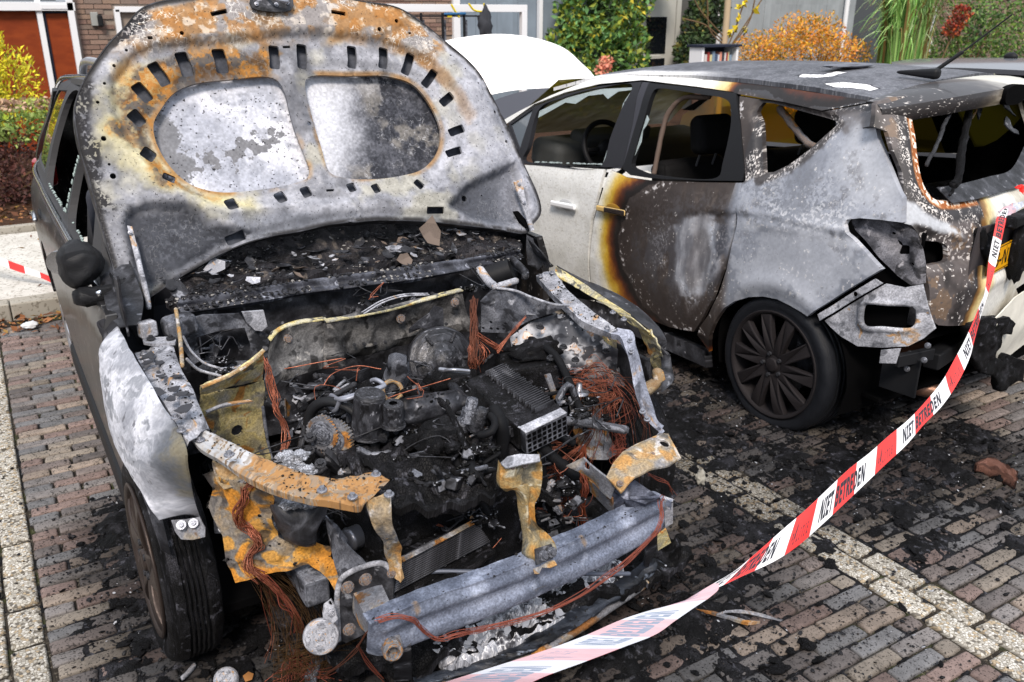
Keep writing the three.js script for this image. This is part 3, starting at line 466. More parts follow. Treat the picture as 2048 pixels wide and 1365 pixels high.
const dM = off => (s, t) => -latS(s, t) + off + crease(s, t), dT = off => (s, t) => latR(s, t) + off;
const TF = { o: [0, 0, 0], u: [1, 0, 0], v: [0, 1, 0], n: [0, 0, 1] };
const ptM = (p, off = 0) => [latS(p[0], p[1]) - off, p[1], p[0]], ptT = (p, off = 0) => [p[0], p[1], latR(p[0], p[1]) + off];
const wm = { // outlines
fdoor: [[-5.05, .86], ...[[-4.739,.906],[-4.308,.953],[-3.933,.99],[-3.949,.861],[-4.001,.694],[-4.021,.512],[-4.018,.328],[-3.996,.197]], [-4.1, .19], [-4.85, .2], [-5.05, .45]],
rdoor: [[-3.888,.991],[-3.755,.972],[-3.537,.986],[-3.178,1.032],[-2.913,1.069],[-2.905,.994],[-2.903,.832],[-2.928,.656],[-2.984,.489],[-3.061,.347],[-3.113,.279],[-3.296,.247],[-3.593,.236],[-3.964,.202],[-3.997,.333],[-3.996,.517],[-3.972,.699],[-3.916,.866]],
quarter: [[-2.897,1.088],[-2.956,1.19],[-3.025,1.306],[-3.111,1.438],[-2.827,1.428],[-2.604,1.411],[-2.495,1.437],[-2.378,1.463],[-2.359,1.438],[-2.325,1.388],[-2.289,1.339],[-2.231,1.279],[-2.179,1.22],[-2.123,1.155],[-2.101,1.132],[-2.072,1.043],[-2.155,1.04],[-2.239,1.032],[-2.299,1.016],[-2.305,.994],[-2.286,.967]].concat([[-2.278,.96],[-2.181,.903],[-2.106,.851],[-2.399,.576],[-2.438,.585],[-2.498,.595],[-2.579,.604],[-2.66,.595],[-2.743,.57],[-2.826,.527],[-2.888,.474],[-2.944,.389],[-2.985,.302],[-3.001,.206],[-3.085,.27],[-3.064,.323],[-2.998,.409],[-2.936,.534],[-2.905,.662],[-2.899,.781],[-2.887,.882]], [[-2.91,1.002],[-2.906,1.071]]),
qwin: [[-2.981,1.375],[-2.978,1.398],[-2.967,1.42],[-2.904,1.421],[-2.752,1.405],[-2.601,1.389],[-2.535,1.381],[-2.515,1.368],[-2.534,1.342],[-2.547,1.33],[-2.614,1.253],[-2.695,1.178],[-2.768,1.136],[-2.822,1.125],[-2.86,1.201],[-2.897,1.273],[-2.934,1.334]],
band: [[-5.165,1.125],[-4.954,1.217],[-4.665,1.33],[-4.32,1.443],[-4.028,1.488],[-3.65,1.517],[-3.158,1.504],[-2.776,1.486],[-2.374,1.47]].concat([[-2.38,1.469],[-2.498,1.441],[-2.607,1.416],[-2.831,1.434],[-3.124,1.448],[-3.169,1.455]], [[-3.4,1.462],[-3.859,1.469],[-4.209,1.428],[-4.518,1.36],[-4.805,1.272],[-5.064,1.129]]),
rframe: [[-3.79,1.458],[-3.471,1.457],[-3.137,1.451],[-3.033,1.316],[-2.915,1.116],[-2.911,1.079],[-3.182,1.041],[-3.542,1],[-3.698,.993],[-3.778,1.016],[-3.773,1.114],[-3.776,1.308]],
rglass: smooth2([[-3.72,1.427],[-3.687,1.436],[-3.376,1.43],[-3.195,1.422],[-3.145,1.403],[-3.1,1.332],[-3.077,1.243],[-3.064,1.13],[-3.061,1.08],[-3.55,1.017],[-3.643,1.022],[-3.711,1.039],[-3.717,1.121],[-3.722,1.3]], .02),
fframe: [[-5.049,1.124],[-4.787,1.261],[-4.503,1.353],[-4.2,1.417],[-3.857,1.461],[-3.804,1.246],[-3.78,1.029],[-3.92,1.003],[-4.741,.912],[-4.85,.954]],
fglass: smooth2([[-4.774,.933],[-4.747,1.01],[-4.74,1.241],[-4.494,1.336],[-4.191,1.407],[-3.911,1.433],[-3.936,1.305],[-3.956,1.16],[-3.965,1.01],[-4.497,.951]], .02),
ftri: [[-5.016,1.124],[-4.805,1.241],[-4.833,.988]],
bpil: [[-3.847,1.459],[-3.788,1.46],[-3.757,1.116],[-3.779,1.027],[-3.802,1.011],[-3.908,1.007],[-3.815,1.109]],
pan: [[-2.309,.999],[-2.306,1.021],[-2.228,1.036],[-2.073,1.048],[-2.029,.988],[-1.983,.882],[-1.971,.814],[-2.011,.795],[-2.073,.827],[-2.106,.852],[-2.181,.903],[-2.276,.967]],
strap: [[-2.348,.599],[-2.129,.806],[-2.097,.794],[-2.333,.575]],
low: [[-2.322,.575],[-2.095,.79],[-2.027,.788],[-1.971,.811],[-1.94,.73],[-1.902,.644],[-1.933,.595],[-1.974,.555],[-2.065,.526],[-2.16,.507],[-2.232,.529]],
lowHole: smooth2([[-2.156,.679],[-2.153,.689],[-2.076,.703],[-1.984,.714],[-1.974,.705],[-1.968,.646],[-1.979,.632],[-2.077,.615],[-2.144,.604]], .012),
};
const burnEdge = [[-3.432,1.019],[-3.597,.951],[-3.674,.887],[-3.713,.79],[-3.745,.658],[-3.729,.548],[-3.686,.457],[-3.619,.372],[-3.521,.305],[-3.376,.252],[-3.222,.221]];
const mSide = (() => {
const z0 = -5.1, z1 = -1.85, y0 = .15, y1 = 1.6;
const uv = (s, t) => [(s - z0) / (z1 - z0), (t - y0) / (y1 - y0)];
const poly = burnEdge.concat([[-2.722,.336],[-2.057,.547],[-1.863,.773],[-2.121,1.31],[-2.349,1.468],[-2.75,1.448],[-3.13,1.47],[-2.956,1.122]]);
const ashDoor = [[-3.309,.8],[-3.12,.886],[-2.983,.888],[-2.928,.754],[-2.992,.59],[-3.065,.414],[-3.158,.332],[-3.195,.431],[-3.278,.517],[-3.264,.653]];
const darkDoor = [[-2.975,.912],[-2.923,.991],[-2.894,.857],[-2.931,.729],[-2.997,.639],[-2.993,.789]], drk = [[-2.557,1.477],[-2.384,1.489],[-2.333,1.401],[-2.4,1.394],[-2.452,1.376],[-2.5,1.385],[-2.539,1.423]], lightQ = [[-2.411,1.38],[-2.316,1.362],[-2.188,1.219],[-2.105,1.125],[-2.08,1.05],[-2.313,1.038],[-2.462,1.181],[-2.461,1.279]], greyQ = [[-2.807,1.133],[-2.559,1.196],[-2.433,1.115],[-2.329,1.076],[-2.321,1.016],[-2.566,.993],[-2.836,.952]];
const flk = [[-2.698,.976],[-2.57,1.003],[-2.465,.975],[-2.427,1.039],[-2.324,1.063],[-2.313,.996],[-2.404,.958],[-2.618,.923]];
const bandB = [[-3.171,1.512],[-2.918,1.511],[-2.378,1.475],[-2.348,1.436],[-2.622,1.421],[-3.13,1.461]], winRim = wm.qwin, pilL = [[-3.111,1.438],[-2.965,1.418],[-2.837,1.129],[-2.901,1.081]], glare = [[-2.683,.934],[-2.222,1.02]].concat([[-2.281,.956],[-2.113,.851],[-2.304,.68],[-2.402,.599],[-2.582,.629],[-2.805,.543],[-2.873,.636]]);
const t = tex(2048, 912, (u, v) => {
const s = z0 + u * (z1 - z0), y = y0 + v * (y1 - y0), n1 = fbm(s * 5 + 30, y * 5, 501, 4), n2 = fbm(s * 20 + 30, y * 20, 502, 4), n3 = fbm(s * 90 + 30, y * 90, 503, 3), n4 = fbm(s * 70 + 60, y * 70, 504, 4), n5 = fbm(s * 110 + 20, y * 110, 506, 4);
let c = mix3([232, 233, 232], [208, 208, 203], .7 * ss(.5, .75, n1) + .3 * ss(.9, .3, y)); // dirty white paint
c = mix3(c, [176, 172, 162], .35 * ss(.6, .8, fbm(s * 40, y * 120, 505, 3)));
let d = sdPoly(poly, s, y) + (n1 - .5) * .07 + (n2 - .5) * .03 + (n5 - .5) * .012; // < 0 burnt
if (y > 1.42 && s < -3.1) d = Math.max(d, (-3.25 - s) * .5 + .1 * (1.5 - y));
if (d > 0) d *= .75 + .9 * fbm(s * 5 + 70, y * 3.5, 512, 3);
if (d > -.01) {
c = mix3(c, [224, 214, 180], ss(.3, .16, d)); c = mix3(c, [198, 158, 44], ss(.22, .12, d) * (y < 1.42 ? 1 : .3)); c = mix3(c, [136, 80, 14], ss(.14, .075, d)); c = mix3(c, [66, 28, 10], ss(.09, .045, d)); c = mix3(c, [20, 12, 10], ss(.05, .01, d));
} else {
let b = mix3([56, 50, 49], [88, 80, 76], ss(.35, .65, n1 * .5 + n2 * .5)); b = mix3(b, [112, 103, 98], ss(.72, .95, y + (n2 - .5) * .2) * .8); b = mix3(b, [70, 70, 76], .7 * ss(.5, .6, fbm(s * 9 + 4, y * 4, 510, 4))); // sooty brown-grey
const q = ss(-2.97, -2.9, s + .12 * (y - .9)); // quarter panel: bare grey ash
let a = mix3([112, 117, 128], [162, 167, 179], ss(.35, .62, n1 * .6 + n2 * .4));
a = mix3(a, [114, 118, 127], .7 * ss(.5, .64, n2 * .6 + n5 * .4) * ss(.5, .3, Math.abs(y - .85)));
a = mix3(a, [206, 209, 216], .75 * ss(.05, -.08, sdPoly(lightQ, s, y) + (n1 - .5) * .2));
a = mix3(a, [108, 112, 121], .8 * ss(.04, -.04, sdPoly(greyQ, s, y) + (n2 - .5) * .22) * ss(.42, .52, n4));
a = mix3(a, [198, 201, 209], .55 * ss(.03, -.03, sdPoly(glare, s, y) + (n2 - .5) * .25));
a = mix3(a, [84, 78, 76], .9 * ss(.05, -.03, sdPoly(drk, s, y) + (n2 - .5) * .16));
a = mix3(a, [84, 82, 84], .5 * ss(.58, .7, n2 * .7 + n5 * .3) * ss(.48, .6, n1)); a = mix3(a, [218, 219, 223], .85 * ss(.54, .6, n5) * ss(.05, -.02, sdPoly(flk, s, y) + (n2 - .5) * .16)); a = mix3(a, [196, 199, 206], .5 * ss(.55, .7, n5) * ss(.5, .62, n1));
a = mix3(a, mix3([118, 122, 132], [158, 163, 174], n5), .3); a = mix3(a, [196, 200, 209], .6 * ss(.03, .005, Math.abs(y - .905 - .07 * (s + 2.6) + (n2 - .5) * .03)) * ss(.4, .6, n1));
const wr = sdPoly(winRim, s, y); a = mix3(a, mix3([58, 54, 54], [204, 199, 196], ss(.5, .6, fbm(s * 230, y * 170, 508, 3)) * ss(.38, .56, n2)), ss(.055, .03, wr + (n2 - .5) * .04) * .95);
a = mix3(a, mix3([46, 44, 46], [206, 202, 199], ss(.5, .6, fbm(s * 230, y * 130, 509, 3)) * ss(.4, .55, n2)), ss(.02, 0, sdPoly(pilL, s, y)));
const ad = sdPoly(ashDoor, s, y) + (n1 - .5) * .1 + (n2 - .5) * .05; b = mix3(b, mix3([128, 132, 142], [198, 202, 212], ss(.3, .7, fbm(s * 22, y * 6, 511, 4))), ss(.012, -.03, ad) * ss(-.13, -.02, ad - .03 * ss(.6, .4, n1)) * .95 + .55 * ss(-.02, -.08, ad)); b = mix3(b, [72, 74, 82], ss(.02, -.02, sdPoly(darkDoor, s, y) + (n2 - .5) * .1));
b = mix3(b, [128, 128, 134], .6 * ss(.5, .66, n1) * ss(.48, .6, n5)); b = mix3(b, [52, 44, 42], ss(.32, .22, y + (n1 - .5) * .2));
b = mix3(b, [126, 116, 108], .65 * ss(.93, 1.04, y + (n2 - .5) * .1) * (s < -2.95 ? 1 : 0));
b = mix3(b, [62, 55, 52], .7 * ss(.1, .02, Math.abs(-d - .16 - (n1 - .5) * .1)) * ss(.55, .45, n4));
c = mix3(b, a, q);
if (s < -2.95) c = mix3(c, [44, 36, 33], ss(-.26, -.03, d + (n1 - .5) * .15) * .8); else c = mix3(c, [40, 34, 33], ss(-.07, -.02, d) * .85);
if (s < -2.95) c = mix3(c, [206, 204, 206], .9 * ss(.018, .004, Math.abs(d + .03)) * ss(.52, .6, n4) * ss(.4, .58, n2)); // curled paint flakes along the edge
c = mix3(c, mix3([54, 54, 58], [226, 224, 222], ss(.58, .62, n5) * ss(.5, .6, n2)), ss(.012, -.012, sdPoly(bandB, s, y)));
c = mix3(c, [226, 224, 222], .7 * ss(.72, .76, n3) * ss(.52, .64, n2));
}
c = mix3(c, [70, 68, 70], .4 * ss(.77, .83, n3));
const k = .93 + .14 * n3; return [c[0] * k, c[1] * k, c[2] * k];
}, { wrap: false });
return { uv, mat: new THREE.MeshPhysicalMaterial({ map: t, roughness: .55, clearcoat: .12, clearcoatRoughness: .4, bumpMap: t, bumpScale: .0008 }) };
})();
const white = new THREE.MeshPhysicalMaterial({ color: S(240, 242, 244), roughness: .35, clearcoat: .6, clearcoatRoughness: .1 });
const glassTint = (c, o = .95, r = .12) => new THREE.MeshPhysicalMaterial({ color: S(...c), transmission: o, thickness: 0, roughness: r });
const glassShard = std({ color: S(168, 182, 184), roughness: .3, bumpMap: bumpChar, bumpScale: .003 });
const hatch = (() => { // tail panels' paint
const x0 = 2.95, x1 = 4.8, y0 = .5, y1 = 1.6, uv = (s, t) => [(s - x0) / (x1 - x0), (t - y0) / (y1 - y0)];
const win = smooth2([[3.207,1.418],[3.214,1.428],[3.339,1.447],[3.62,1.45],[3.989,1.438],[4.29,1.427]].concat([[4.3, 1.46], [4.5, 1.42], [4.56, 1.3], [4.5, 1.17], [4.2, 1.18]], [[3.922,1.104],[3.685,1.108],[3.463,1.114],[3.325,1.115],[3.232,1.113],[3.188,1.119],[3.166,1.157],[3.162,1.204],[3.175,1.292],[3.194,1.361]]), .025);
const lightH = smooth2([[3.116,.966],[3.142,.967],[3.177,.963],[3.203,.946],[3.208,.918],[3.206,.889],[3.167,.879],[3.122,.877]], .012), recess = [[3.095,1.02],[3.146,1.006],[3.236,.978],[3.27,.948],[3.286,.896],[3.274,.867],[3.192,.869],[3.117,.858],[3.096,.935]];
const wedge = [[3.068,1.122],[3.117,1.106],[3.173,1.059],[3.233,1.014],[3.256,.98],[3.157,1.009],[3.051,1.035]], scorch = [[3.118,.865],[3.328,.891],[3.359,.77],[3.415,.611],[3.229,.622],[3.16,.648],[3.128,.709]];
const t = tex(1536, 900, (u, v) => {
const s = x0 + u * (x1 - x0), y = y0 + v * (y1 - y0), n1 = fbm(s * 8, y * 6, 551, 4), n2 = fbm(s * 34, y * 22, 552, 4), n3 = fbm(s * 120, y * 90, 553, 3);
let c = mix3([222, 222, 218], [188, 184, 172], ss(.4, .7, n1));
const burn = s - (3.36 + .25 * (y - 1) + (n1 - .5) * .2); // left of this line it is burnt
c = mix3(c, [214, 196, 140], ss(.22, .1, burn)); c = mix3(c, [120, 84, 40], ss(.12, .05, burn)); c = mix3(c, [30, 27, 28], ss(.06, .02, burn));
if (burn < .03) { c = mix3([38, 35, 36], [84, 78, 78], ss(.4, .6, n1)); c = mix3(c, [120, 98, 78], .7 * ss(.55, .62, n2) * ss(.5, .6, n1)); c = mix3(c, [206, 202, 200], .9 * ss(.62, .68, fbm(s * 90, y * 70, 558, 4)) * ss(.44, .6, fbm(s * 12, y * 12, 554, 3))); c = mix3(c, [216, 214, 212], .8 * ss(.72, .77, n3)); }
c = mix3(c, mix3([150, 155, 164], [196, 200, 206], n1), ss(.01, -.01, sdPoly(wedge, s, y) + (n2 - .5) * .04));
const w = sdPoly(win, s, y); if (s < 3.4) { c = mix3(c, mix3([40, 38, 41], [206, 202, 198], ss(.5, .58, fbm(s * 300, y * 220, 556, 3)) * ss(.38, .52, n2)), ss(.085, .06, w) * ss(0, .03, w)); c = mix3(c, [150, 82, 26], ss(.034, .022, w) * .95); c = mix3(c, [226, 216, 206], ss(.03, .01, w) * ss(.5, .54, fbm(s * 130, y * 80, 557, 3))); }
const k = .9 + .2 * n3; return [c[0] * k, c[1] * k, c[2] * k];
}, { wrap: false });
return { uv, win, lightH, recess, mat: new THREE.MeshPhysicalMaterial({ map: t, roughness: .6, clearcoat: .1, bumpMap: t, bumpScale: .0008 }) };
})();
function wheel(parent, c, out, { R0 = .318, w = .215, rim = .245, spokes = 5, twin = true, flat = 0, tyreMat = M.rubber, rimMat, name = 'wheel', fan = .31 }) {
const g = new THREE.Group(); g.name = name; g.position.set(c[0] - parent.position.x, c[1] - parent.position.y, c[2] - parent.position.z); parent.add(g);
const sx = out, add = (n, geo, m) => { const q = new THREE.Mesh(geo, m); q.name = n; q.castShadow = q.receiveShadow = true; g.add(q); return q; };
const prof = [[rim - .004, .0], [rim + .006, .006], [rim + .02, .002], [R0 - .03, -.002], [R0 - .012, .006], [R0 - .002, .022], [R0, .04]]; const N = 5;
for (let i = 0; i < N; i++) { const a = .04 + (w - .08) * i / N, b = a + (w - .08) / N; prof.push([R0, a + .008], [R0, b - .006], [R0 - .007, b - .005], [R0 - .007, b + .002], [R0, b + .003]); }
prof.push([R0, w - .03], [R0 - .012, w - .006], [R0 - .03, w + .002], [rim, w]);
let ty = new THREE.LatheGeometry(prof.map(p => new THREE.Vector2(p[0], -p[1])), 72); ty.rotateZ(-Math.PI / 2 * sx); ty = noisy(ty, .0035, 28, 7);
if (flat) { const p = ty.attributes.position; for (let i = 0; i < p.count; i++) { const lim = -c[1] + .002; if (p.getY(i) < lim + .05) { const k = (lim + .05 - p.getY(i)); if (p.getY(i) < lim) p.setY(i, lim); p.setX(i, p.getX(i) + sx * .25 * k * (Math.abs(p.getX(i)) < w / 2 ? 1 : -1) * .6); } } ty.computeVertexNormals(); }
add('tyre', ty, tyreMat);
const barrel = new THREE.LatheGeometry([[rim + .004, -.002], [rim + .008, .004], [rim + .002, .008], [rim - .012, 0], [rim - .016, -.02], [rim - .03, -.05], [rim - .035, -w + .02], [rim, -w]].map(p => new THREE.Vector2(...p)), 56); barrel.rotateZ(-Math.PI / 2 * sx);
const pieces = [];
for (let k = 0; k < spokes; k++) for (const e of twin ? [-1, 1] : [0]) {
const a = k / spokes * 2 * Math.PI + .3, b = a + e * fan, a0 = a + e * .3; const sh = new THREE.Shape(), wi = twin ? .02 : .035, wo = twin ? .026 : .05;
const r0 = .05, r1 = rim - .01, p0 = [r0 * Math.cos(a0), r0 * Math.sin(a0)], p1 = [r1 * Math.cos(b), r1 * Math.sin(b)], L = Math.hypot(p1[0] - p0[0], p1[1] - p0[1]), tx = (p1[0] - p0[0]) / L, ty2 = (p1[1] - p0[1]) / L;
sh.moveTo(p0[0] - ty2 * wi, p0[1] + tx * wi); sh.quadraticCurveTo((p0[0] + p1[0]) / 2 - ty2 * wo * .62, (p0[1] + p1[1]) / 2 + tx * wo * .78, p1[0] - ty2 * wo, p1[1] + tx * wo); sh.lineTo(p1[0] + ty2 * wo, p1[1] - tx * wo); sh.quadraticCurveTo((p0[0] + p1[0]) / 2 + ty2 * wo * .78, (p0[1] + p1[1]) / 2 - tx * wo * .78, p0[0] + ty2 * wi, p0[1] - tx * wi); sh.closePath();
const s = new THREE.ExtrudeGeometry(sh, { depth: .022, bevelEnabled: true, bevelThickness: .006, bevelSize: .006, bevelSegments: 2, curveSegments: 6 });
const p = s.attributes.position; for (let i = 0; i < p.count; i++) { const rr = Math.hypot(p.getX(i), p.getY(i)); p.setZ(i, p.getZ(i) - .045 + .028 * Math.sin(cl(rr / rim) * 2.6)); }
s.computeVertexNormals(); s.rotateY(Math.PI / 2); if (sx < 0) s.rotateY(Math.PI); pieces.push(boxUV(s));
}
barrel.deleteAttribute('uv'); boxUV(barrel); add('rim', barrel, rimMat);
pieces.forEach(s => add('spoke', s, rimMat));
const hub = lathe([[0, .012], [.028, .01], [.033, .004], [.034, -.004], [.07, -.006], [.08, -.016], [.082, -.06]], [0, 0, 0], [sx, 0, 0], 28); add('hub', boxUV(hub), rimMat);
for (let k = 0; k < 5; k++) { const t = k / 5 * 2 * Math.PI + .9; add('wheel_nut', cyl(.011, .01, .016, [sx * .001, .054 * Math.cos(t), .054 * Math.sin(t)], [sx, 0, 0], 6), M.dark); }
add('brake_disc', boxUV(cyl(.14, .14, .02, [-sx * .12, 0, 0], [1, 0, 0], 32)), M.dark);
return g;
}
{
const car = thing('white_hatchback', 'white five-door hatchback scorched over its rear half, standing behind the gutted front car', 'car', [3.855, 0, -3.4]);
const sideGap = .0025, wob = (f, a) => (s, t) => f(s, t) + a * (fbm(s * 4 + 40, t * 4 + 40, 61, 3) - .5);
// doors (each with its handle and window frame)
const fd = part(car, 'front_door', sheet(MF, wm.fdoor, [], wob(dM(0), .006), { thick: .02, maxE: .06, uv: mSide.uv }), mSide.mat);
const buckle = [[-3.112,.713]][0], rdDisp = (s, t) => dM(0)(s, t) + .012 * (fbm(s * 7 + 4, t * 7, 63, 3) - .5) - .016 * Math.exp(-(((s - buckle[0]) / .07) ** 2 + ((t - buckle[1]) / .17) ** 2)) + .008 * Math.exp(-(((s - buckle[0] - .13) / .05) ** 2 + ((t - buckle[1] - .05) / .2) ** 2));
const rd = part(car, 'rear_door', sheet(MF, wm.rdoor, [], rdDisp, { thick: .02, maxE: .035, uv: mSide.uv }), mSide.mat, 'rear door burnt from yellow to black');
const fr = std({ color: S(40, 41, 46), roughness: .62, bumpMap: bumpA, bumpScale: .0006 });
const ff = part(fd, 'window_frame', sheet(MF, wm.fframe, [wm.fglass, wm.ftri], dM(.004), { thick: .03, maxE: .06 }), fr);
part(fd, 'quarter_pane', sheet(MF, wm.ftri, [], dM(-.006), { thick: .004, back: false, rim: false }), new THREE.MeshPhysicalMaterial({ color: S(96, 104, 112), roughness: .1, clearcoat: 1 }));
const rf = part(rd, 'window_frame', sheet(MF, wm.rframe, [wm.rglass], dM(.005), { thick: .03, maxE: .05 }), M.blackTrim);
part(car, 'door_pillar', sheet(MF, wm.bpil, [], dM(.002), { thick: .02, maxE: .06 }), std({ color: S(58, 59, 66), roughness: .7, bumpMap: bumpA, bumpScale: .0015 }));
// shards left in the window frames
const r = rng(5), shard = p => sheet(MF, p, [], dM(-.004), { thick: .004, maxE: .06 });
const edge = [[-4.737,1.235],[-4.491,1.331],[-4.186,1.402],[-3.915,1.427]], low = [[-4.732,1.194],[-4.618,1.245],[-4.487,1.305],[-4.382,1.305],[-4.284,1.357],[-4.149,1.377],[-4.09,1.354],[-4.021,1.399],[-3.913,1.414]];
part(ff, 'glass_shard', shard([...edge, ...low.reverse()]), glassShard); part(ff, 'glass_shard', shard([[-3.939,1.302],[-3.904,1.425],[-3.905,1.373],[-3.944,1.347],[-3.914,1.315],[-3.926,1.261],[-3.896,1.211],[-3.942,1.169],[-3.955,1.157]]), glassShard); part(ff, 'glass_shard', shard([[-3.967,1.013],[-3.957,1.151],[-3.93,1.144],[-3.951,1.093],[-3.93,1.069]]), glassShard);
part(rf, 'glass_shard', shard([[-3.718,1.09],[-3.717,1.298],[-3.69,1.278],[-3.698,1.246],[-3.714,1.219],[-3.698,1.162]]), glassShard); part(rf, 'glass_shard', shard([[-3.137,1.402],[-3.093,1.333],[-3.039,1.247],[-3.07,1.285],[-3.092,1.296],[-3.107,1.34],[-3.133,1.375]]), glassShard);
const crumbs = []; for (let i = 0; i < 46; i++) { const q = [[-4.632,.933],[-3.96,1.008]]; const k = r(), z = lerp(q[0][0], q[1][0], k), y = lerp(q[0][1], q[1][1], k) + .004; const g = lump(.006 + .008 * r(), .005, .008, [latS(z, y) + .02 * r() - .004, y, z], i, .5, 1); crumbs.push(g); }
const gc = part(ff, 'glass_crumbs', crumbs, glassShard); gc.userData.kind = 'stuff';
for (const [par, a, b, burnt] of [[fd, [[-4.385,.722]][0], [[-4.13,.749]][0], 0], [rd, [[-3.922,.775]][0], [[-3.662,.802]][0], 1]]) {
const mid = [(a[0] + b[0]) / 2, (a[1] + b[1]) / 2], L = Math.abs(b[0] - a[0]), hm = burnt ? std({ map: tex(128, 32, (u, v) => u < .3 ? [200, 170, 110] : mix3([24, 20, 20], [70, 60, 56], fbm(u * 20, v * 6, 3)), { wrap: false }), roughness: .6 }) : white;
const cupp = ptM(mid, -.002); part(par, 'handle_cup', place(new THREE.SphereGeometry(1, 20, 10), cupp, [0, 0, 0], [.006, .035, L * .3]), burnt ? std({ color: S(150, 112, 40), roughness: .5 }) : std({ color: S(186, 188, 190), roughness: .4 }));
const hp = ptM(mid, .022), hb = new RoundedBoxGeometry(.022, .034, L, 3, .011); part(par, 'handle', place(hb, hp, [(b[1] - a[1]) / L * -1 * .6, 0, 0]), hm);
}
// quarter panel, roof side, lamp pan, bumper carrier
const panD = (s, t) => dM(-.05 - .03 * ss(-.02, -.1, sdPoly(wm.pan, s, t)))(s, t) + .012 * (fbm(s * 14, t * 14, 65, 3) - .5);
part(car, 'quarter_panel', sheet(MF, wm.quarter, [wm.qwin], (s, t) => wob(dM(0), .006)(s, t) - .02 * ss(.03, 0, sdPoly(wm.qwin, s, t)) + .012 * Math.exp(-(((t - .93 - .08 * (s + 2.6)) / .03) ** 2)) * ss(-2.15, -2.4, s) * ss(-2.95, -2.7, s), { thick: .025, maxE: .03, uv: mSide.uv }), mSide.mat, 'burnt rear wing of bare ash-grey metal');
part(car, 'roof_side', sheet(MF, wm.band, [], dM(.004), { thick: .03, maxE: .05, uv: mSide.uv }), mSide.mat);
const lampPan = part(car, 'tail_lamp_pan', sheet(MF, wm.pan.map(p => p), [slot2([[-2.093,.924]][0], [[-2.055,.93]][0], .035), circ2([[-2.126,.985]][0], .009, 8, .6), circ2([[-2.03,.879]][0], .008, 8, .6)], panD, { thick: .004, maxE: .02 }), std({ map: T.grey, bumpMap: bumpA, bumpScale: .003, roughness: .6, metalness: .15, color: S(232, 226, 222) }));
part(car, 'bumper_strip', sheet(MF, wm.strap, [circ2([[-2.195,.727]][0], .011)], dM(-.012), { thick: .006, maxE: .03 }), M.ash);
const carrier = part(car, 'bumper_carrier', sheet(MF, wm.low, [wm.lowHole], (s, t) => dM(-.03)(s, t) + .014 * ss(.03, .01, sdPoly(wm.lowHole, s, t)) * ss(-.0, .006, sdPoly(wm.lowHole, s, t)) + .008 * (fbm(s * 12, t * 12, 67, 3) - .5), { thick: .006, maxE: .02 }), M.ash);
part(carrier, 'inner_web', plate([[-2.172,.693],[-1.966,.725],[-1.953,.627],[-2.156,.586]].map(p => ptM(p, -.13)), { thick: .004, n: [-1, 0, 0] }), M.dark);
part(carrier, 'lower_tab', plate([[-2.034,.534],[-1.969,.557],[-1.976,.491],[-2.033,.479]].map(p => ptM(p, .028)), { thick: .006, n: [-1, 0, 0] }), M.ash);
// dark body shell behind the panels, sills, far side
const shell = [[-5.0, .3], [-4.9, .18], [-3.1, .2], [-2.99, .3], [-2.96, .45], [-2.85, .6], [-2.62, .68], [-2.4, .62], [-2.2, .52], [-2.02, .55], [-2.02, 1.0], [-2.25, 1.0], [-2.3, .85], [-2.6, .9], [-2.9, .95], [-3.9, .88], [-4.9, .78]];
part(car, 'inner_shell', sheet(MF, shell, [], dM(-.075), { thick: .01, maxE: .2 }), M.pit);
part(car, 'sill', strip([[3.0, .22, -4.9], [3.0, .2, -4], [3.0, .19, -3.05]], [[2.985, .12, -4.9], [2.985, .1, -4], [2.99, .11, -3.02]], { K: 2, up: [-1, 0, 0], thick: .05 }), M.dark);
part(car, 'wheel_arch_liner', (() => { const a = [], b = []; for (let i = 0; i <= 12; i++) { const t = (-20 + 220 * i / 12) * R; a.push([2.99, .3 + .385 * Math.sin(t), -2.57 + .385 * Math.cos(t)]); b.push([3.3, .3 + .385 * Math.sin(t), -2.57 + .385 * Math.cos(t)]); } return strip(a, b, { N: 30, K: 3, up: [0, -1, 0] }); })(), M.pit);
part(car, 'underbody', box(1.5, .03, 2.8, [3.86, .2, -3.6]), M.pit);
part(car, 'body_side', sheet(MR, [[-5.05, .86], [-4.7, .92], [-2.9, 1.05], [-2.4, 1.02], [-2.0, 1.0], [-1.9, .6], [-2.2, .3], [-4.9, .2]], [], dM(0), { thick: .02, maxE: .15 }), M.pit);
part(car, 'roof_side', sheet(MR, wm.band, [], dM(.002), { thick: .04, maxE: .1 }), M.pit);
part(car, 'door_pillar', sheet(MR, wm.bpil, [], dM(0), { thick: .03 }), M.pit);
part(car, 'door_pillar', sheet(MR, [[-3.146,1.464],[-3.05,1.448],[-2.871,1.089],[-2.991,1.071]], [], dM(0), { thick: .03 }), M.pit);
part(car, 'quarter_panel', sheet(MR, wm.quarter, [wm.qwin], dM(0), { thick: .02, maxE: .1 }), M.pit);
part(car, 'side_pane', sheet(MR, [[-5.3, .92], [-3.92, 1.0], [-3.85, 1.48], [-4.2, 1.46], [-4.7, 1.34], [-5.2, 1.08]], [], dM(-.01), { thick: .004, back: false, rim: false }), glassTint([186, 146, 22], .95, .3), 'pane browned yellow by smoke');
part(car, 'side_pane', sheet(MR, [[-3.739,1.451],[-3.149,1.45],[-2.928,1.076],[-3.698,.993]], [], dM(-.01), { thick: .004, back: false, rim: false }), glassTint([74, 62, 14], .95, .3), 'pane browned yellow by smoke');
part(car, 'side_pane', sheet(MR, wm.qwin, [], dM(-.02), { thick: .004, back: false, rim: false }), glassTint([84, 76, 16], .95, .35), 'pane browned yellow by smoke');
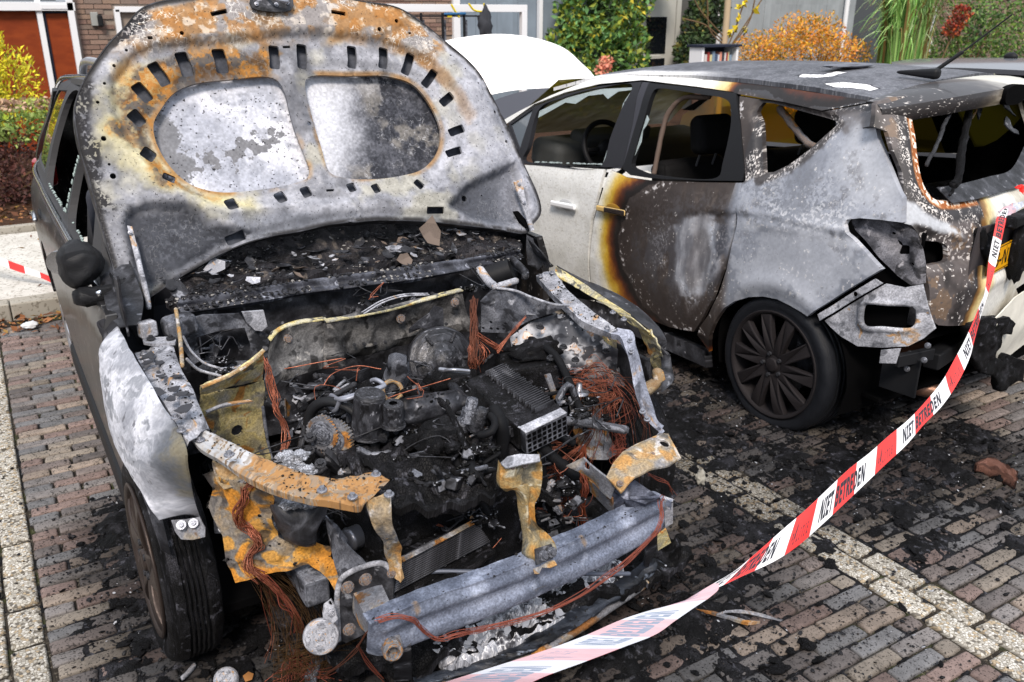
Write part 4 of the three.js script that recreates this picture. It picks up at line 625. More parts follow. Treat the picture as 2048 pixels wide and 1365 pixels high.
// roof
const roofTex = (() => { const sx = 1.5, x0 = 3.1, z0 = -4.6, L = 2.5; const pk = [[[3.30, -2.90], [3.37, -2.94], [3.40, -2.84], [3.52, -2.87], [3.5, -2.8], [3.38, -2.78], [3.33, -2.82]], [[3.24, -2.70], [3.31, -2.66], [3.33, -2.56], [3.3, -2.46], [3.25, -2.47], [3.25, -2.56], [3.22, -2.62]]];
const t = tex(1024, 1024, (u, v) => { const x = x0 + u * sx, z = z0 + v * L, n1 = fbm(x * 4, z * 4, 601, 4), n2 = fbm(x * 30, z * 30, 602, 4), n3 = fbm(x * 140, z * 140, 603, 2); let c = mix3([64, 66, 72], [96, 98, 105], ss(.3, .7, n1 * .5 + n2 * .5)); c = mix3(c, [212, 212, 212], ss(.1, .02, x - 3.2 - .03 * n1) * ss(-3.2, -3.6, z)); const d = Math.min(...pk.map(p => sdPoly(p, x, z))) + (n2 - .5) * .02; c = mix3(c, [30, 30, 34], ss(.012, .004, d)); c = mix3(c, [236, 237, 240], ss(.002, -.002, d)); c = mix3(c, [24, 24, 26], ss(.72, .76, n3)); c = mix3(c, [160, 162, 168], .5 * ss(.66, .72, n3)); const k = .85 + .3 * n3; return c.map(q => q * k); }, { wrap: false });
return { uv: (s, q) => [(s - x0) / sx, (q - z0) / L], mat: std({ map: t, roughness: .55 }) }; })();
const roofY = (x, z) => interp([-4.75, -4.4, -4.0, -3.5, -3.1, -2.7, -2.4, -2.2], [1.37, 1.445, 1.49, 1.51, 1.515, 1.505, 1.485, 1.465], z) + .055 * (1 - (Math.abs(x - 3.855) / .68) ** 2.4);
const RF = { o: [0, 0, 0], u: [1, 0, 0], v: [0, 0, 1], n: [0, 1, 0] };
const roofL = [[-4.7, 3.15], [-4.4, 3.165], [-4.0, 3.178], [-3.5, 3.19], [-3.0, 3.185], [-2.6, 3.175], [-2.37, 3.17]], roofOut = [...roofL.map(([z, x]) => [x, z]), [3.4, -2.37], [3.855, -2.45], [4.31, -2.6], ...roofL.slice(0, -1).reverse().map(([z, x]) => [7.71 - x, z - .06]), [4.3, -4.82], [3.855, -4.86], [3.4, -4.82]];
const roof = part(car, 'roof', sheet(RF, roofOut, [], roofY, { thick: .02, maxE: .07, uv: roofTex.uv }), roofTex.mat, 'soot-grey roof with paint peeled to white in patches');
const blist = [[3.326,1.55,-2.803],[3.663,1.55,-2.91],[3.423,1.55,-2.744],[3.299,1.55,-2.737]]; part(roof, 'paint_blister', lump(.16, .012, .05, [blist[1][0] - .05, roofY(blist[1][0], blist[1][2]) + .012, blist[1][2] + .03], 4, .35, 3), std({ color: S(96, 100, 110), roughness: .4 }));
// aerial
const ab = [[3.558,1.555,-2.407]][0], tip = [ab[0] + .16, ab[1] + .245, ab[2] + .21];
const aer = part(roof, 'aerial', join([tube([[ab[0], ab[1] + .01, ab[2]], [lerp(ab[0], tip[0], .4), lerp(ab[1], tip[1], .4), lerp(ab[2], tip[2], .4)]], .0085), tube([[lerp(ab[0], tip[0], .35), lerp(ab[1], tip[1], .35), lerp(ab[2], tip[2], .35)], tip], .0035)]), M.blackTrim);
part(aer, 'aerial_foot', (() => { const g = new RoundedBoxGeometry(.055, .05, .19, 4, .02), p = g.attributes.position; for (let i = 0; i < p.count; i++) { const k = (p.getZ(i) + .095) / .19; p.setX(i, p.getX(i) * (.35 + .65 * k)); p.setY(i, p.getY(i) * (.25 + .75 * k) + .012 * k); } g.computeVertexNormals(); return boxUV(place(g, [ab[0] - .012, ab[1] + .004, ab[2] - .055], [.06, .14, 0])); })(), M.blackTrim);
// tailgate
const tgOut = [[3.086,1.465],[3.1,1.479],[3.159,1.494]].concat([[3.3, 1.50], [3.855, 1.515], [4.41, 1.50], [4.6, 1.46], [4.64, 1.38], [4.62, 1.1], [4.6, .68], [3.855, .655]], [[4.101,.504],[3.849,.528],[3.467,.599],[3.229,.622],[3.19,.628],[3.161,.647],[3.136,.687],[3.125,.787],[3.118,.826],[3.103,.918],[3.085,1.006],[3.073,1.03],[3.052,1.036],[3.069,1.122]], [[3.077,1.146],[3.09,1.227],[3.083,1.306],[3.088,1.37],[3.052,1.386]]);
const tg = part(car, 'tailgate', sheet(TF, tgOut, [hatch.win, hatch.lightH, circ2([[3.138,1.141]][0], .006, 8)], (s, t) => dT(0)(s, t) - .02 * ss(.05, .0, sdPoly(hatch.win, s, t)) - .022 * ss(.012, -.02, sdPoly(hatch.recess, s, t)) + .012 * Math.exp(-(((t - .77) / .03) ** 2)) * ss(3.2, 3.4, s), { thick: .02, maxE: .025, uv: hatch.uv }), hatch.mat, 'tailgate burnt black on the left and yellowed white on the right');
part(tg, 'inner_shell', sheet(TF, [[3.12, .68], [4.5, .68], [4.5, 1.1], [3.4, 1.09], [3.14, 1.04]], [], dT(-.09), { thick: .006, maxE: .2 }), M.pit);
part(tg, 'window_sill', strip([...[[3.232,1.11],[3.325,1.112],[3.462,1.112],[3.684,1.106],[3.92,1.104]].map(p => ptT(p, .005)), [4.3, 1.19, latR(4.3, 1.19)]], [...[[3.232,1.11],[3.325,1.112],[3.462,1.112],[3.684,1.106],[3.92,1.104]].map(p => { const q = ptT(p, -.07); q[1] += .05; return q; }), [4.3, 1.24, latR(4.3, 1.19) - .09]], { N: 24, K: 3 }), M.dark);
// spoiler over the rear window
const spT = (() => tex(512, 128, (u, v) => { const n = fbm(u * 12, v * 5, 8, 4), m = fbm(u * 190, v * 34, 9, 3); let c = [204, 202, 192]; c = mix3(c, [170, 150, 116], ss(.5, .3, u + (n - .5) * .25 + .08 * v)); c = mix3(c, [46, 44, 46], ss(.34, .14, u + (n - .5) * .2 - .16 * v)); c = mix3(c, [210, 206, 202], ss(.7, .76, m) * ss(.3, .15, u)); return c.map(q => q * (.9 + .2 * m)); }, { wrap: false }))();
const spA = [[3.10, 1.474, -2.365], [3.4, 1.522, -2.30], [3.855, 1.536, -2.268], [4.31, 1.522, -2.30], [4.61, 1.474, -2.365]], spB = [[3.09, 1.45, -2.28], [3.3, 1.492, -2.10], [3.6, 1.512, -2.02], [3.855, 1.516, -2.0], [4.11, 1.512, -2.02], [4.41, 1.492, -2.1], [4.62, 1.45, -2.28]], spC = spB.map(p => [p[0] + (3.855 - p[0]) * .02, p[1] - .065, p[2] - .012]), spD = spB.map(p => [p[0] + (3.855 - p[0]) * .03, p[1] - .085, p[2] - .09]);
const shear = q => q.forEach(p => { p[2] -= .24 * (p[0] - 3.1); }); shear(spA); shear(spB); spC.forEach(p => { p[2] -= .24 * (p[0] - 3.1); }); spD.forEach(p => { p[2] -= .24 * (p[0] - 3.1); });
const unitUV = (g, flipV) => { const p = g.attributes.position, u = g.attributes.uv; for (let i = 0; i < p.count; i++) u.setXY(i, (p.getX(i) - 3.08) / 1.55, cl((p.getY(i) - 1.38) / .16)); return g; };
const sp = part(car, 'spoiler', [unitUV(strip(spA, spB, { N: 40, K: 5, thick: .006, wob: 0, prof: k => .012 * Math.sin(k * 3.14) })), unitUV(strip(spB, spC, { N: 40, K: 4, thick: .006, up: [0, 0, 1], wob: 0, prof: k => .01 * Math.sin(k * 3.14) })), unitUV(strip(spC, spD, { N: 40, K: 2, thick: .004, up: [0, -1, 0], wob: 0 }))], new THREE.MeshPhysicalMaterial({ map: spT, roughness: .5, clearcoat: .2 }));
const bl = [[3.707,1.505,-2.343],[3.82,1.505,-2.306],[3.464,1.505,-2.084],[3.365,1.505,-2.118]]; part(sp, 'brake_lamp_hole', plate([[3.735, 1.508, -2.148], [3.975, 1.508, -2.206], [3.975, 1.462, -2.206], [3.735, 1.462, -2.148]].map(p => [p[0] - .06, p[1], p[2] + .02]), { thick: .03, step: .012, n: [0, .2, 1], wob: 0 }), M.pit);
// hanging burnt seals and cables in the rear window
const hang = (n, pts, r0, m) => part(car, n, noisy(tube(pts.map(p => ptT(p, .004)), r0, { seg: 7 }), r0 * .5, 60), m);
hang('hanging_seal', [[3.631,1.451],[3.558,1.406],[3.479,1.36],[3.377,1.296],[3.339,1.248],[3.301,1.197],[3.267,1.175]], .016, M.char); hang('hanging_seal', [[3.268,1.178],[3.253,1.153],[3.233,1.137]], .006, M.char);
hang('hanging_cable', [[3.413,1.438],[3.369,1.415],[3.319,1.385],[3.283,1.351],[3.25,1.325],[3.225,1.297],[3.196,1.274],[3.178,1.249]], .008, M.dark); hang('hanging_cable', [[3.667,1.466],[3.678,1.447],[3.668,1.424],[3.59,1.396]], .005, M.rust); hang('hanging_cable', [[3.633,1.484],[3.684,1.49],[3.669,1.466],[3.678,1.451]], .004, M.rust);
part(car, 'torn_headlining', [plate([[3.714,1.462],[3.933,1.442],[4.153,1.431],[4.203,1.359],[4.085,1.417],[3.875,1.43],[3.741,1.377],[3.759,1.422],[3.708,1.445]].map(p => ptT(p, -.03)), { thick: .006, n: [0, 0, 1], wob: .012 })], M.dark); part(car, 'torn_headlining', [plate([[4.052,1.37],[4.074,1.352],[4.083,1.319],[4.131,1.302],[4.117,1.287],[4.025,1.311],[4.003,1.341]].map(p => ptT(p, -.02)), { thick: .006, n: [0, 0, 1], wob: .015 })], M.dark);
// number plate, its carrier, melted handle strip
const np = [[3.474,.831],[3.857,.825],[3.872,.74],[3.473,.77]], yMid = .885;
const plateTex = (() => { const c = document.createElement('canvas'); c.width = 1024; c.height = 220; const x = c.getContext('2d'); x.fillStyle = '#e2a312'; x.fillRect(0, 0, 1024, 220); x.strokeStyle = '#1a1712'; x.lineWidth = 8; x.strokeRect(12, 12, 1000, 196); x.fillStyle = '#17150f'; x.font = 'bold 176px sans-serif'; x.textBaseline = 'middle'; x.fillText('3-NBH-', 120, 116); const d = x.getImageData(0, 0, 1024, 220).data; return tex(1024, 220, (u, v) => { const k = 4 * (Math.floor((1 - v) * 219.9) * 1024 + Math.floor(u * 1024)), n = fbm(u * 30, v * 7, 4, 4), m = ss(.14, .02, u + (n - .5) * .1); return mix3([d[k], d[k + 1], d[k + 2]], [40, 30, 20], Math.max(m * .8, .6 * ss(.62, .72, n))); }, { wrap: false }); })();
part(car, 'number_plate', sheet(TF, [[3.36, .82], [3.88, .82], [3.88, .93], [3.36, .93]], [], (s, t) => latR(s, .88) + .03, { thick: .004, maxE: .1, uv: (s, t) => [(s - 3.36) / .52, (t - .82) / .11] }), std({ map: plateTex, roughness: .4 }));
part(car, 'plate_recess', sheet(TF, [[3.28, .80], [4.42, .80], [4.42, 1.03], [3.3, 1.02]], [], (s, t) => latR(s, .9) + .012, { thick: .01, maxE: .2 }), std({ color: S(62, 58, 60), roughness: .7 }));
part(car, 'handle_strip', noisy(box(1.0, .05, .05, [3.9, 1.035, -1.985], [0, .236, 0], .012, 3), .008, 20), M.char);
part(car, 'melted_lamp_cable', noisy(tube([[3.321,1.007],[3.35,.935],[3.377,.9],[3.346,.966],[3.42,.982]].map(p => ptT(p, .02)), .02, { seg: 7 }), .012, 30), M.char);
part(car, 'melted_handle', noisy(lump(.055, .15, .04, ptT([[3.642,.889]][0], .05), 8, .35, 4), .008, 60), M.char);
// rear bumper remains, tow bar, exhaust
part(car, 'bumper_skin', sheet(TF, [[3.5, .62], [3.7, .66], [4.6, .66], [4.66, .5], [4.5, .32], [3.7, .3], [3.56, .38], [3.6, .48]], [], (s, t) => -1.80 - .24 * (s - 3.1) - .25 * Math.max(0, (Math.abs(s - 3.855) - .45) / .4) ** 2 - .04 * ss(.5, .3, t) + .01 * fbm(s * 9, t * 9, 4), { thick: .006, maxE: .05 }), std({ map: tex(256, 128, (u, v) => { const n = fbm(u * 9, v * 5, 44, 4); return mix3(mix3([30, 26, 24], [170, 120, 50], ss(.0, .12, u + (n - .5) * .2)), [222, 220, 210], ss(.06, .22, u + (n - .5) * .2)); }, { wrap: false }), roughness: .5 }));
part(car, 'melted_bumper', [noisy(plate([[3.324,.623,-1.9],[3.455,.624,-1.9],[3.586,.606,-1.9],[3.692,.559,-1.9],[3.671,.516,-1.9],[3.598,.523,-1.9],[3.587,.445,-1.9],[3.591,.417,-1.9],[3.655,.387,-1.9],[3.674,.414,-1.9],[3.75,.384,-1.9],[3.807,.366,-1.9],[3.846,.258,-1.9],[3.786,.268,-1.9],[3.737,.247,-1.9],[3.651,.252,-1.9],[3.603,.333,-1.9],[3.495,.37,-1.9],[3.434,.43,-1.9],[3.403,.462,-1.9],[3.395,.523,-1.9],[3.341,.565,-1.9]], { thick: .03, maxE: .02, n: [-.3, 0, 1], wob: .02 }), .012, 30)], M.char);
const tb = part(car, 'tow_bar', [box(.9, .075, .07, [3.7, .44, -2.1], [0, .236, 0], .01), box(.012, .17, .16, [3.1, .41, -2.02], [0, .12, 0], .004), box(.2, .05, .03, [3.1, .50, -1.97], [0, -.1, 0], .004)], M.blackTrim);
for (const p of [[3.09,.513,-1.982],[3.09,.447,-1.983],[3.09,.508,-1.916],[3.09,.571,-1.912]]) part(tb, 'bolt', bolt([p[0] - .004, p[1], p[2]], [-1, 0, .2], .011), M.steel);
const ex = part(car, 'exhaust', [tube([[3.6, .3, -2.45], [3.45, .25, -2.3], [[3.475,.22,-2.27]][0], [[3.544,.2,-2.212]][0]], .028, { seg: 14 }), lathe([[.02, -.08], [.033, -.08], [.036, -.07], [.036, .09], [.033, .095], [.028, .09]], [[3.506,.2,-2.151]][0], [.5, -.08, .6], 20)], std({ color: S(120, 92, 78), roughness: .4, metalness: .6, bumpMap: bumpA, bumpScale: .001 }));
part(car, 'silencer', place(new THREE.CapsuleGeometry(.09, .3, 6, 18).rotateZ(Math.PI / 2), [3.55, .31, -2.4]), std({ color: S(112, 78, 62), roughness: .5, metalness: .5 }));
// bonnet raised at the front
const bonZ = -5.45, bn = [[2.847,1.545,-5.4],[2.981,1.606,-5.4],[3.175,1.654,-5.4],[3.416,1.671,-5.4],[3.603,1.649,-5.4],[3.798,1.582,-5.4],[3.911,1.494,-5.4],[4.01,1.38,-5.4],[3.94,1.326,-5.4],[3.674,1.308,-5.4],[3.377,1.306,-5.4],[3.173,1.274,-5.4],[3.053,1.253,-5.4],[2.898,1.292,-5.4],[2.806,1.393,-5.4]];
const bL0 = [[3.05, 1.1], [3.10, 1.35], [3.25, 1.55], [3.55, 1.66], [3.86, 1.685], [4.16, 1.66], [4.46, 1.55], [4.61, 1.35], [4.66, 1.1], [4.3, 1.16], [3.86, 1.18], [3.4, 1.16]];
part(car, 'bonnet', sheet({ o: [0, 0, 0], u: [1, 0, 0], v: [0, 1, 0], n: [0, 0, 1] }, smooth2([[2.808,1.489,-5.4],[2.885,1.569,-5.4],[3.019,1.618,-5.4],[3.175,1.651,-5.4],[3.375,1.671,-5.4],[3.54,1.659,-5.4],[3.71,1.621,-5.4],[3.842,1.564,-5.4],[3.934,1.473,-5.4],[4.015,1.376,-5.4],[4.009,1.298,-5.4],[3.807,1.289,-5.4],[3.588,1.304,-5.4],[3.377,1.292,-5.4],[3.173,1.254,-5.4],[3.013,1.204,-5.4],[2.859,1.261,-5.4]], .03), [], (s, t) => -5.44 - .6 * (t - 1.35) - .14 * ((s - 4.0) / .6) ** 2, { thick: .02, maxE: .07 }), white, 'clean white bonnet standing open');
part(car, 'scuttle_panel', strip([[2.991,1.202,-5.36],[3.149,1.264,-5.36],[3.352,1.303,-5.36],[3.561,1.315,-5.36],[3.778,1.299,-5.36],[3.979,1.298,-5.36]], [[2.899,1.081,-5.2],[3.074,1.136,-5.2],[3.253,1.186,-5.2],[3.457,1.232,-5.2],[3.667,1.257,-5.2],[3.863,1.265,-5.2]], { N: 24, K: 3, up: [0, .5, 1] }), std({ color: S(66, 68, 76), roughness: .5 }));
for (const w of [sheet(MF, [[-6.1, .5], [-6.0, .75], [-5.6, .88], [-5.06, .9], [-5.06, .2], [-5.2, .2], [-5.3, .55], [-5.6, .6]], [], dM(0), { thick: .02, maxE: .1 }), sheet(MR, [[-6.1, .5], [-6.0, .75], [-5.6, .88], [-5.06, .9], [-5.06, .2], [-5.2, .2], [-5.3, .55], [-5.6, .6]], [], dM(0), { thick: .02, maxE: .1 })]) part(car, 'front_wing', w, white);
part(car, 'windscreen', plate([[3.2, 1.42, -4.72], [4.5, 1.42, -4.72], [4.62, 1.02, -5.3], [3.08, 1.02, -5.3]], { thick: .004, n: [0, .5, -1] }), glassTint([140, 134, 62], .95, .3), 'windscreen filmed olive by smoke');
// cabin
part(car, 'dashboard', [noisy(box(1.36, .2, .34, [3.86, .93, -4.86], [.12, 0, 0], .06, 4), .01, 6), box(.42, .1, .2, [3.6, 1.03, -4.78], [.2, 0, 0], .04, 3), box(.16, .09, .08, [3.86, 1.06, -4.72], [.2, 0, 0], .02, 3)], std({ color: S(64, 66, 66), roughness: .8 }));
const sw = part(car, 'steering_wheel', aim(new THREE.TorusGeometry(.175, .017, 12, 36).rotateX(Math.PI / 2), [3.45, 1.0, -4.52], [0, .45, 1]), M.blackTrim);
part(sw, 'wheel_boss', [place(new THREE.SphereGeometry(1, 18, 10), [3.45, 1.0, -4.535], [0, 0, 0], [.065, .06, .035]), box(.3, .03, .025, [3.45, 1.0, -4.535], [0, 0, 0], .01), tube([[3.45, 1.0, -4.54], [3.45, .93, -4.75]], .03)], M.blackTrim);
const fabric = std({ color: S(12, 12, 14), roughness: .8, bumpMap: bumpA, bumpScale: .003 });
for (const [x, z] of [[3.45, -3.72], [4.26, -3.72]]) {
const seat = part(car, 'front_seat', [noisy(box(.5, .62, .14, [x, .74, z + .02], [-.2, 0, 0], .06, 4), .008, 9), noisy(box(.5, .14, .5, [x, .46, z - .26], [.1, 0, 0], .06, 4), .006, 9)], fabric);
part(seat, 'headrest', noisy(box(.265, .21, .11, [x, 1.19, z + .13], [-.15, 0, 0], .05, 5), .004, 12), fabric); for (const e of [-.06, .06]) part(seat, 'headrest_post', tube([[x + e, 1.1, z + .12], [x + e, 1.02, z + .09]], .006), M.steel);
}
part(car, 'rear_seat', [noisy(box(1.3, .5, .14, [3.86, .72, -2.75], [-.25, 0, 0], .05, 3), .012, 8), noisy(box(1.3, .14, .45, [3.86, .48, -3.0], [.1, 0, 0], .05, 3), .01, 8)], M.char);
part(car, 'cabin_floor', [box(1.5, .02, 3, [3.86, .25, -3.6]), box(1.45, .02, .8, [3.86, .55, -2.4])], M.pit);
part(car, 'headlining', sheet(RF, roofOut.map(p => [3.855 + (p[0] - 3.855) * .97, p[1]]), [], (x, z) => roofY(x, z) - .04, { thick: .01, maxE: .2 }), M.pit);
const gr = [[2.995,1.028,-3.55],[3.022,1.116,-3.55],[3.065,1.216,-3.55],[3.09,1.315,-3.55],[3.07,1.354,-3.55],[3.133,1.414,-3.55],[3.233,1.434,-3.55]]; part(car, 'seat_belt_guide', noisy(tube([...[[-3.587,1.009],[-3.606,1.134],[-3.62,1.309],[-3.554,1.389],[-3.365,1.415]].map(p => ptM(p, -.06))], .014), .004, 30), std({ color: S(92, 78, 70), roughness: .7 }));
part(car, 'burnt_strut', noisy(tube([[-2.937,1.39],[-2.807,1.312],[-2.702,1.258],[-2.62,1.246]].map(p => ptM(p, -.12)), .018), .008, 40), M.rustG);
// wheels
const burntRim = std({ color: S(37, 34, 36), roughness: .7, bumpMap: bumpA, bumpScale: .0012, metalness: .25 });
wheel(car, [2.965, .285, -2.575], -1, { rim: .25, R0: .322, flat: 1, rimMat: burntRim, tyreMat: std({ color: S(24, 26, 31), roughness: .55, specularIntensity: .5, bumpMap: bumpA, bumpScale: .002 }) });
wheel(car, [2.97, .3, -5.25], -1, { rim: .24, R0: .32, rimMat: M.steel }); wheel(car, [4.75, .285, -2.575], 1, { rim: .25, R0: .32, rimMat: burntRim });
}
// ---------- the front car's body
const latF = (z, y) => .2 + interp([.15, .3, .5, .75, .9, .98, 1.2, 1.4, 1.48, 1.54], [.05, .03, .01, 0, .01, .05, .13, .22, .27, .38], y) + (z < -5.4 ? .14 * ((-5.4 - z) / .7) ** 2 : 0) + (z > -2.0 ? .16 * ((z + 2) / .45) ** 2 : 0);
const latFS = (z, y) => { let a = 0; for (const d of [-.03, 0, .03]) a += latF(z, y + d); return a / 3; };
const dF = off => (s, t) => -latFS(s, t) + off, ptF = (p, off = 0) => [latFS(p[0], p[1]) - off, p[1], p[0]];
const FR = { o: [2.14, 0, 0], u: [0, 0, 1], v: [0, 1, 0], n: [1, 0, 0] };
{
const paintTex = tex(1024, 512, (u, v) => { const n = fbm(u * 18, v * 9, 701, 5), m = fbm(u * 120, v * 60, 702, 3), e = fbm(u * 50, v * 7, 703, 3); let c = mix3([20, 20, 22], [38, 37, 38], n); c = mix3(c, [84, 74, 66], .45 * ss(.5, .75, e)); c = mix3(c, [150, 150, 152], .6 * ss(.71, .78, m)); c = mix3(c, [110, 110, 116], .5 * ss(.03, 0, Math.abs(fbm(u * 6, v * 30, 704, 3) - .5)) * ss(.5, .7, n)); return c; }, { wrap: true });
const paint = new THREE.MeshPhysicalMaterial({ map: paintTex, roughness: .42, metalness: .2, clearcoat: .35, clearcoatRoughness: .2 });
const uvF = (s, t) => [(s + 6.3) / 3.6, t / 1.6], gap = .0025;
const arch = (cz, cy, r, n = 14, a0 = 0, a1 = 180) => Array.from({ length: n + 1 }, (_, i) => { const a = (a0 + (a1 - a0) * i / n) * R; return [cz + r * Math.cos(a), cy + r * Math.sin(a)]; });
part(wreck, 'front_door', sheet(FF_(), [[-2.72, .96], [-2.66, .8], [-2.66, .5], [-2.74, .22], [-3.72, .2], [-3.76, .5], [-3.72, .95], [-3.3, .965]], [], dF(0), { thick: .03, maxE: .08, uv: uvF }), paint);
const rdoor = part(wreck, 'rear_door', sheet(FF_(), [[-3.725, .95], [-3.765, .5], [-3.725, .2], [-4.5, .2], [-4.62, .42], [-4.72, .62], [-4.86, .75], [-4.95, .95], [-4.4, .955]], [], dF(0), { thick: .03, maxE: .08, uv: uvF }), paint);
part(wreck, 'rear_wing', sheet(FF_(), [[-4.955, .95], [-4.865, .75], [-4.73, .62], ...arch(-5.03, .33, .37, 12, 20, 180), [-5.5, .3], [-6.1, .35], [-6.2, .6], [-6.18, .85], [-6.1, .98], [-5.6, .96]], [], dF(0), { thick: .03, maxE: .08, uv: uvF }), paint);
// door handle and its shadowed cup
const hd = [-4.86, .87], hdl = part(wreck, 'door_handle', tube([[hd[0] + .1, hd[1]], [hd[0] + .05, hd[1] + .006], [hd[0] - .05, hd[1] + .008], [hd[0] - .1, hd[1]]].map(p => ptF(p, .028)), .012, { seg: 8 }), M.chrome);
part(wreck, 'handle_cup', place(new THREE.SphereGeometry(1, 18, 10), ptF(hd, -.003), [0, 0, 0], [.012, .03, .085]), M.blackTrim);
// chrome belt moulding, glasshouse
const belt = [[-2.9, .985], [-3.4, .985], [-3.9, .982], [-4.4, .98], [-5.0, .985], [-5.6, 1.0], [-6.05, 1.03]];
part(wreck, 'belt_moulding', tube(belt.map(p => ptF(p, .004)), .013, { seg: 10, n: 90 }), M.chrome);
part(wreck, 'belt_shelf', strip(belt.map(p => ptF([p[0], p[1] - .03], .004)), belt.map(p => ptF([p[0], p[1] - .005], .008)), { N: 60, K: 2, up: [-1, .4, 0] }), std({ color: S(150, 152, 160), roughness: .25, metalness: .8 }));
const gh = [[-2.95, .985], [-3.9, .985], [-5.0, .985], [-6.05, 1.03], [-5.85, 1.28], [-5.62, 1.44], [-5.2, 1.5], [-4.4, 1.525], [-3.85, 1.5], [-3.5, 1.36], [-3.2, 1.17]];
const w1 = smooth2([[-3.25, 1.02], [-3.95, 1.02], [-3.98, 1.4], [-3.85, 1.43], [-3.55, 1.3]], .03), w2 = smooth2([[-4.08, 1.02], [-4.92, 1.02], [-5.0, 1.2], [-4.98, 1.42], [-4.5, 1.45], [-4.1, 1.43]], .03), w3 = [[-5.1, 1.04], [-5.86, 1.07], [-5.68, 1.3], [-5.45, 1.42], [-5.12, 1.44]];
part(wreck, 'glasshouse', sheet(FF_(), gh, [w1, w2, w3], dF(-.004), { thick: .03, maxE: .08 }), std({ color: S(58, 58, 60), roughness: .55, bumpMap: bumpA, bumpScale: .0006 }));
part(wreck, 'rear_side_pane', sheet(FF_(), w3, [], dF(-.012), { thick: .004 }), new THREE.MeshPhysicalMaterial({ color: S(40, 44, 42), roughness: .06, clearcoat: 1 }));
part(wreck, 'window_surround', tube([[-6.03, 1.04], [-5.84, 1.29], [-5.62, 1.45], [-5.2, 1.5], [-4.4, 1.522], [-3.87, 1.5], [-3.5, 1.365]].map(p => ptF(p, .006)), .013, { seg: 8, n: 80 }), M.chrome);
const sh = rng(9), gl = []; for (let i = 0; i < 60; i++) { const z = lerp(-3.2, -4.9, sh()); gl.push(lump(.005, .004, .006, ptF([z, 1.012 + .01 * sh()], -.012), i, .5, 1)); } for (let i = 0; i < 40; i++) gl.push(lump(.004, .008, .005, ptF([-4.03 + .01 * sh(), lerp(1.03, 1.4, sh())], -.0), i, .5, 1)); const gcr = part(wreck, 'glass_crumbs', gl, std({ color: S(150, 166, 164), roughness: .25 })); gcr.userData.kind = 'stuff';
// roof and far side
const RF = { o: [0, 0, 0], u: [1, 0, 0], v: [0, 0, 1], n: [0, 1, 0] };
const ry = (x, z) => interp([-5.9, -5.5, -5.0, -4.4, -3.9, -3.5], [1.36, 1.46, 1.5, 1.525, 1.5, 1.4], z) + .05 * (1 - (Math.abs(x - 1.07) / .62) ** 2.5);
const rl = [[-3.6, .46], [-3.85, .47], [-4.4, .475], [-5.2, .48], [-5.6, .53]], ro = [...rl.map(([z, x]) => [x, z]), [.75, -5.68], [1.07, -5.72], [1.4, -5.68], ...rl.slice().reverse().map(([z, x]) => [2.14 - x, z]), [1.4, -3.5], [.75, -3.5]];
part(wreck, 'roof', sheet(RF, ro, [], ry, { thick: .03, maxE: .1 }), std({ color: S(78, 78, 80), roughness: .6, bumpMap: bumpA, bumpScale: .001 }), 'dusty roof');
for (const [x, nm] of [[.55, 0], [1.6, 1]]) part(wreck, 'roof_rail', tube([[x, ry(x, -5.3) - .01, -5.3], [x, ry(x, -5.2) + .055, -5.18], [x, ry(x, -4.6) + .06, -4.6], [x, ry(x, -4.1) + .055, -4.05], [x, ry(x, -3.95) - .01, -3.92]], .02, { seg: 8 }), std({ color: S(190, 192, 198), roughness: .3, metalness: .7 }));
part(wreck, 'body_side', sheet(FR, [[-2.9, .2], [-2.9, .96], [-6.05, 1.0], [-6.2, .6], [-6.0, .3], [-4.5, .2]], [], dF(0), { thick: .03, maxE: .15 }), paint);
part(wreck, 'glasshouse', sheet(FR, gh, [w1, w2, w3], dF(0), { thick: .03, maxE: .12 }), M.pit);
part(wreck, 'tailgate', plate([[.42, 1.42, -5.62], [1.72, 1.42, -5.62], [1.85, 1.0, -6.1], [1.85, .45, -6.2], [.3, .45, -6.2], [.3, 1.0, -6.1]], { thick: .03, n: [0, 0, -1], maxE: .15 }), paint);
part(wreck, 'rear_lamp', noisy(box(.07, .16, .22, [.335, .9, -6.08], [0, .35, 0], .03, 4), .003, 10), new THREE.MeshPhysicalMaterial({ color: S(150, 16, 24), roughness: .15, clearcoat: 1 }));
part(wreck, 'cabin_floor', box(1.6, .05, 3.4, [1.07, .28, -4.5]), M.pit);
part(wreck, 'windscreen_frame', strip([[.36, .98, -3.05], [.44, 1.18, -3.25], [.54, 1.4, -3.56]], [[.42, .98, -3.0], [.5, 1.18, -3.2], [.6, 1.42, -3.52]], { K: 3, N: 20, up: [-.5, .4, .7], thick: .04 }), M.dark);
for (const x of [.62, 1.5]) part(wreck, 'seat', [noisy(box(.5, .66, .16, [x, .78, -4.15], [-.2, 0, 0], .06, 4), .01, 9), noisy(box(.5, .15, .5, [x, .48, -3.85], [.1, 0, 0], .06, 3), .01, 9), noisy(box(.27, .2, .12, [x, 1.22, -4.24], [-.1, 0, 0], .05, 4), .006, 9)], std({ color: S(52, 54, 62), roughness: .8, bumpMap: bumpA, bumpScale: .002 }));
part(wreck, 'door_card', box(.05, .3, 1.5, [.42, .82, -3.95], [0, 0, -.15], .02), std({ color: S(70, 72, 78), roughness: .7 }));
// sill and lower dark body
part(wreck, 'sill', box(.06, .12, 2.1, [.255, .17, -3.7], [0, 0, 0], .02), M.blackTrim);
part(wreck, 'floor_pan', box(1.5, .03, 4.0, [1.07, .2, -4.2]), M.pit);
// mirror: melted shell on a sagging arm
const mc = [.215, 1.06, -3.0];
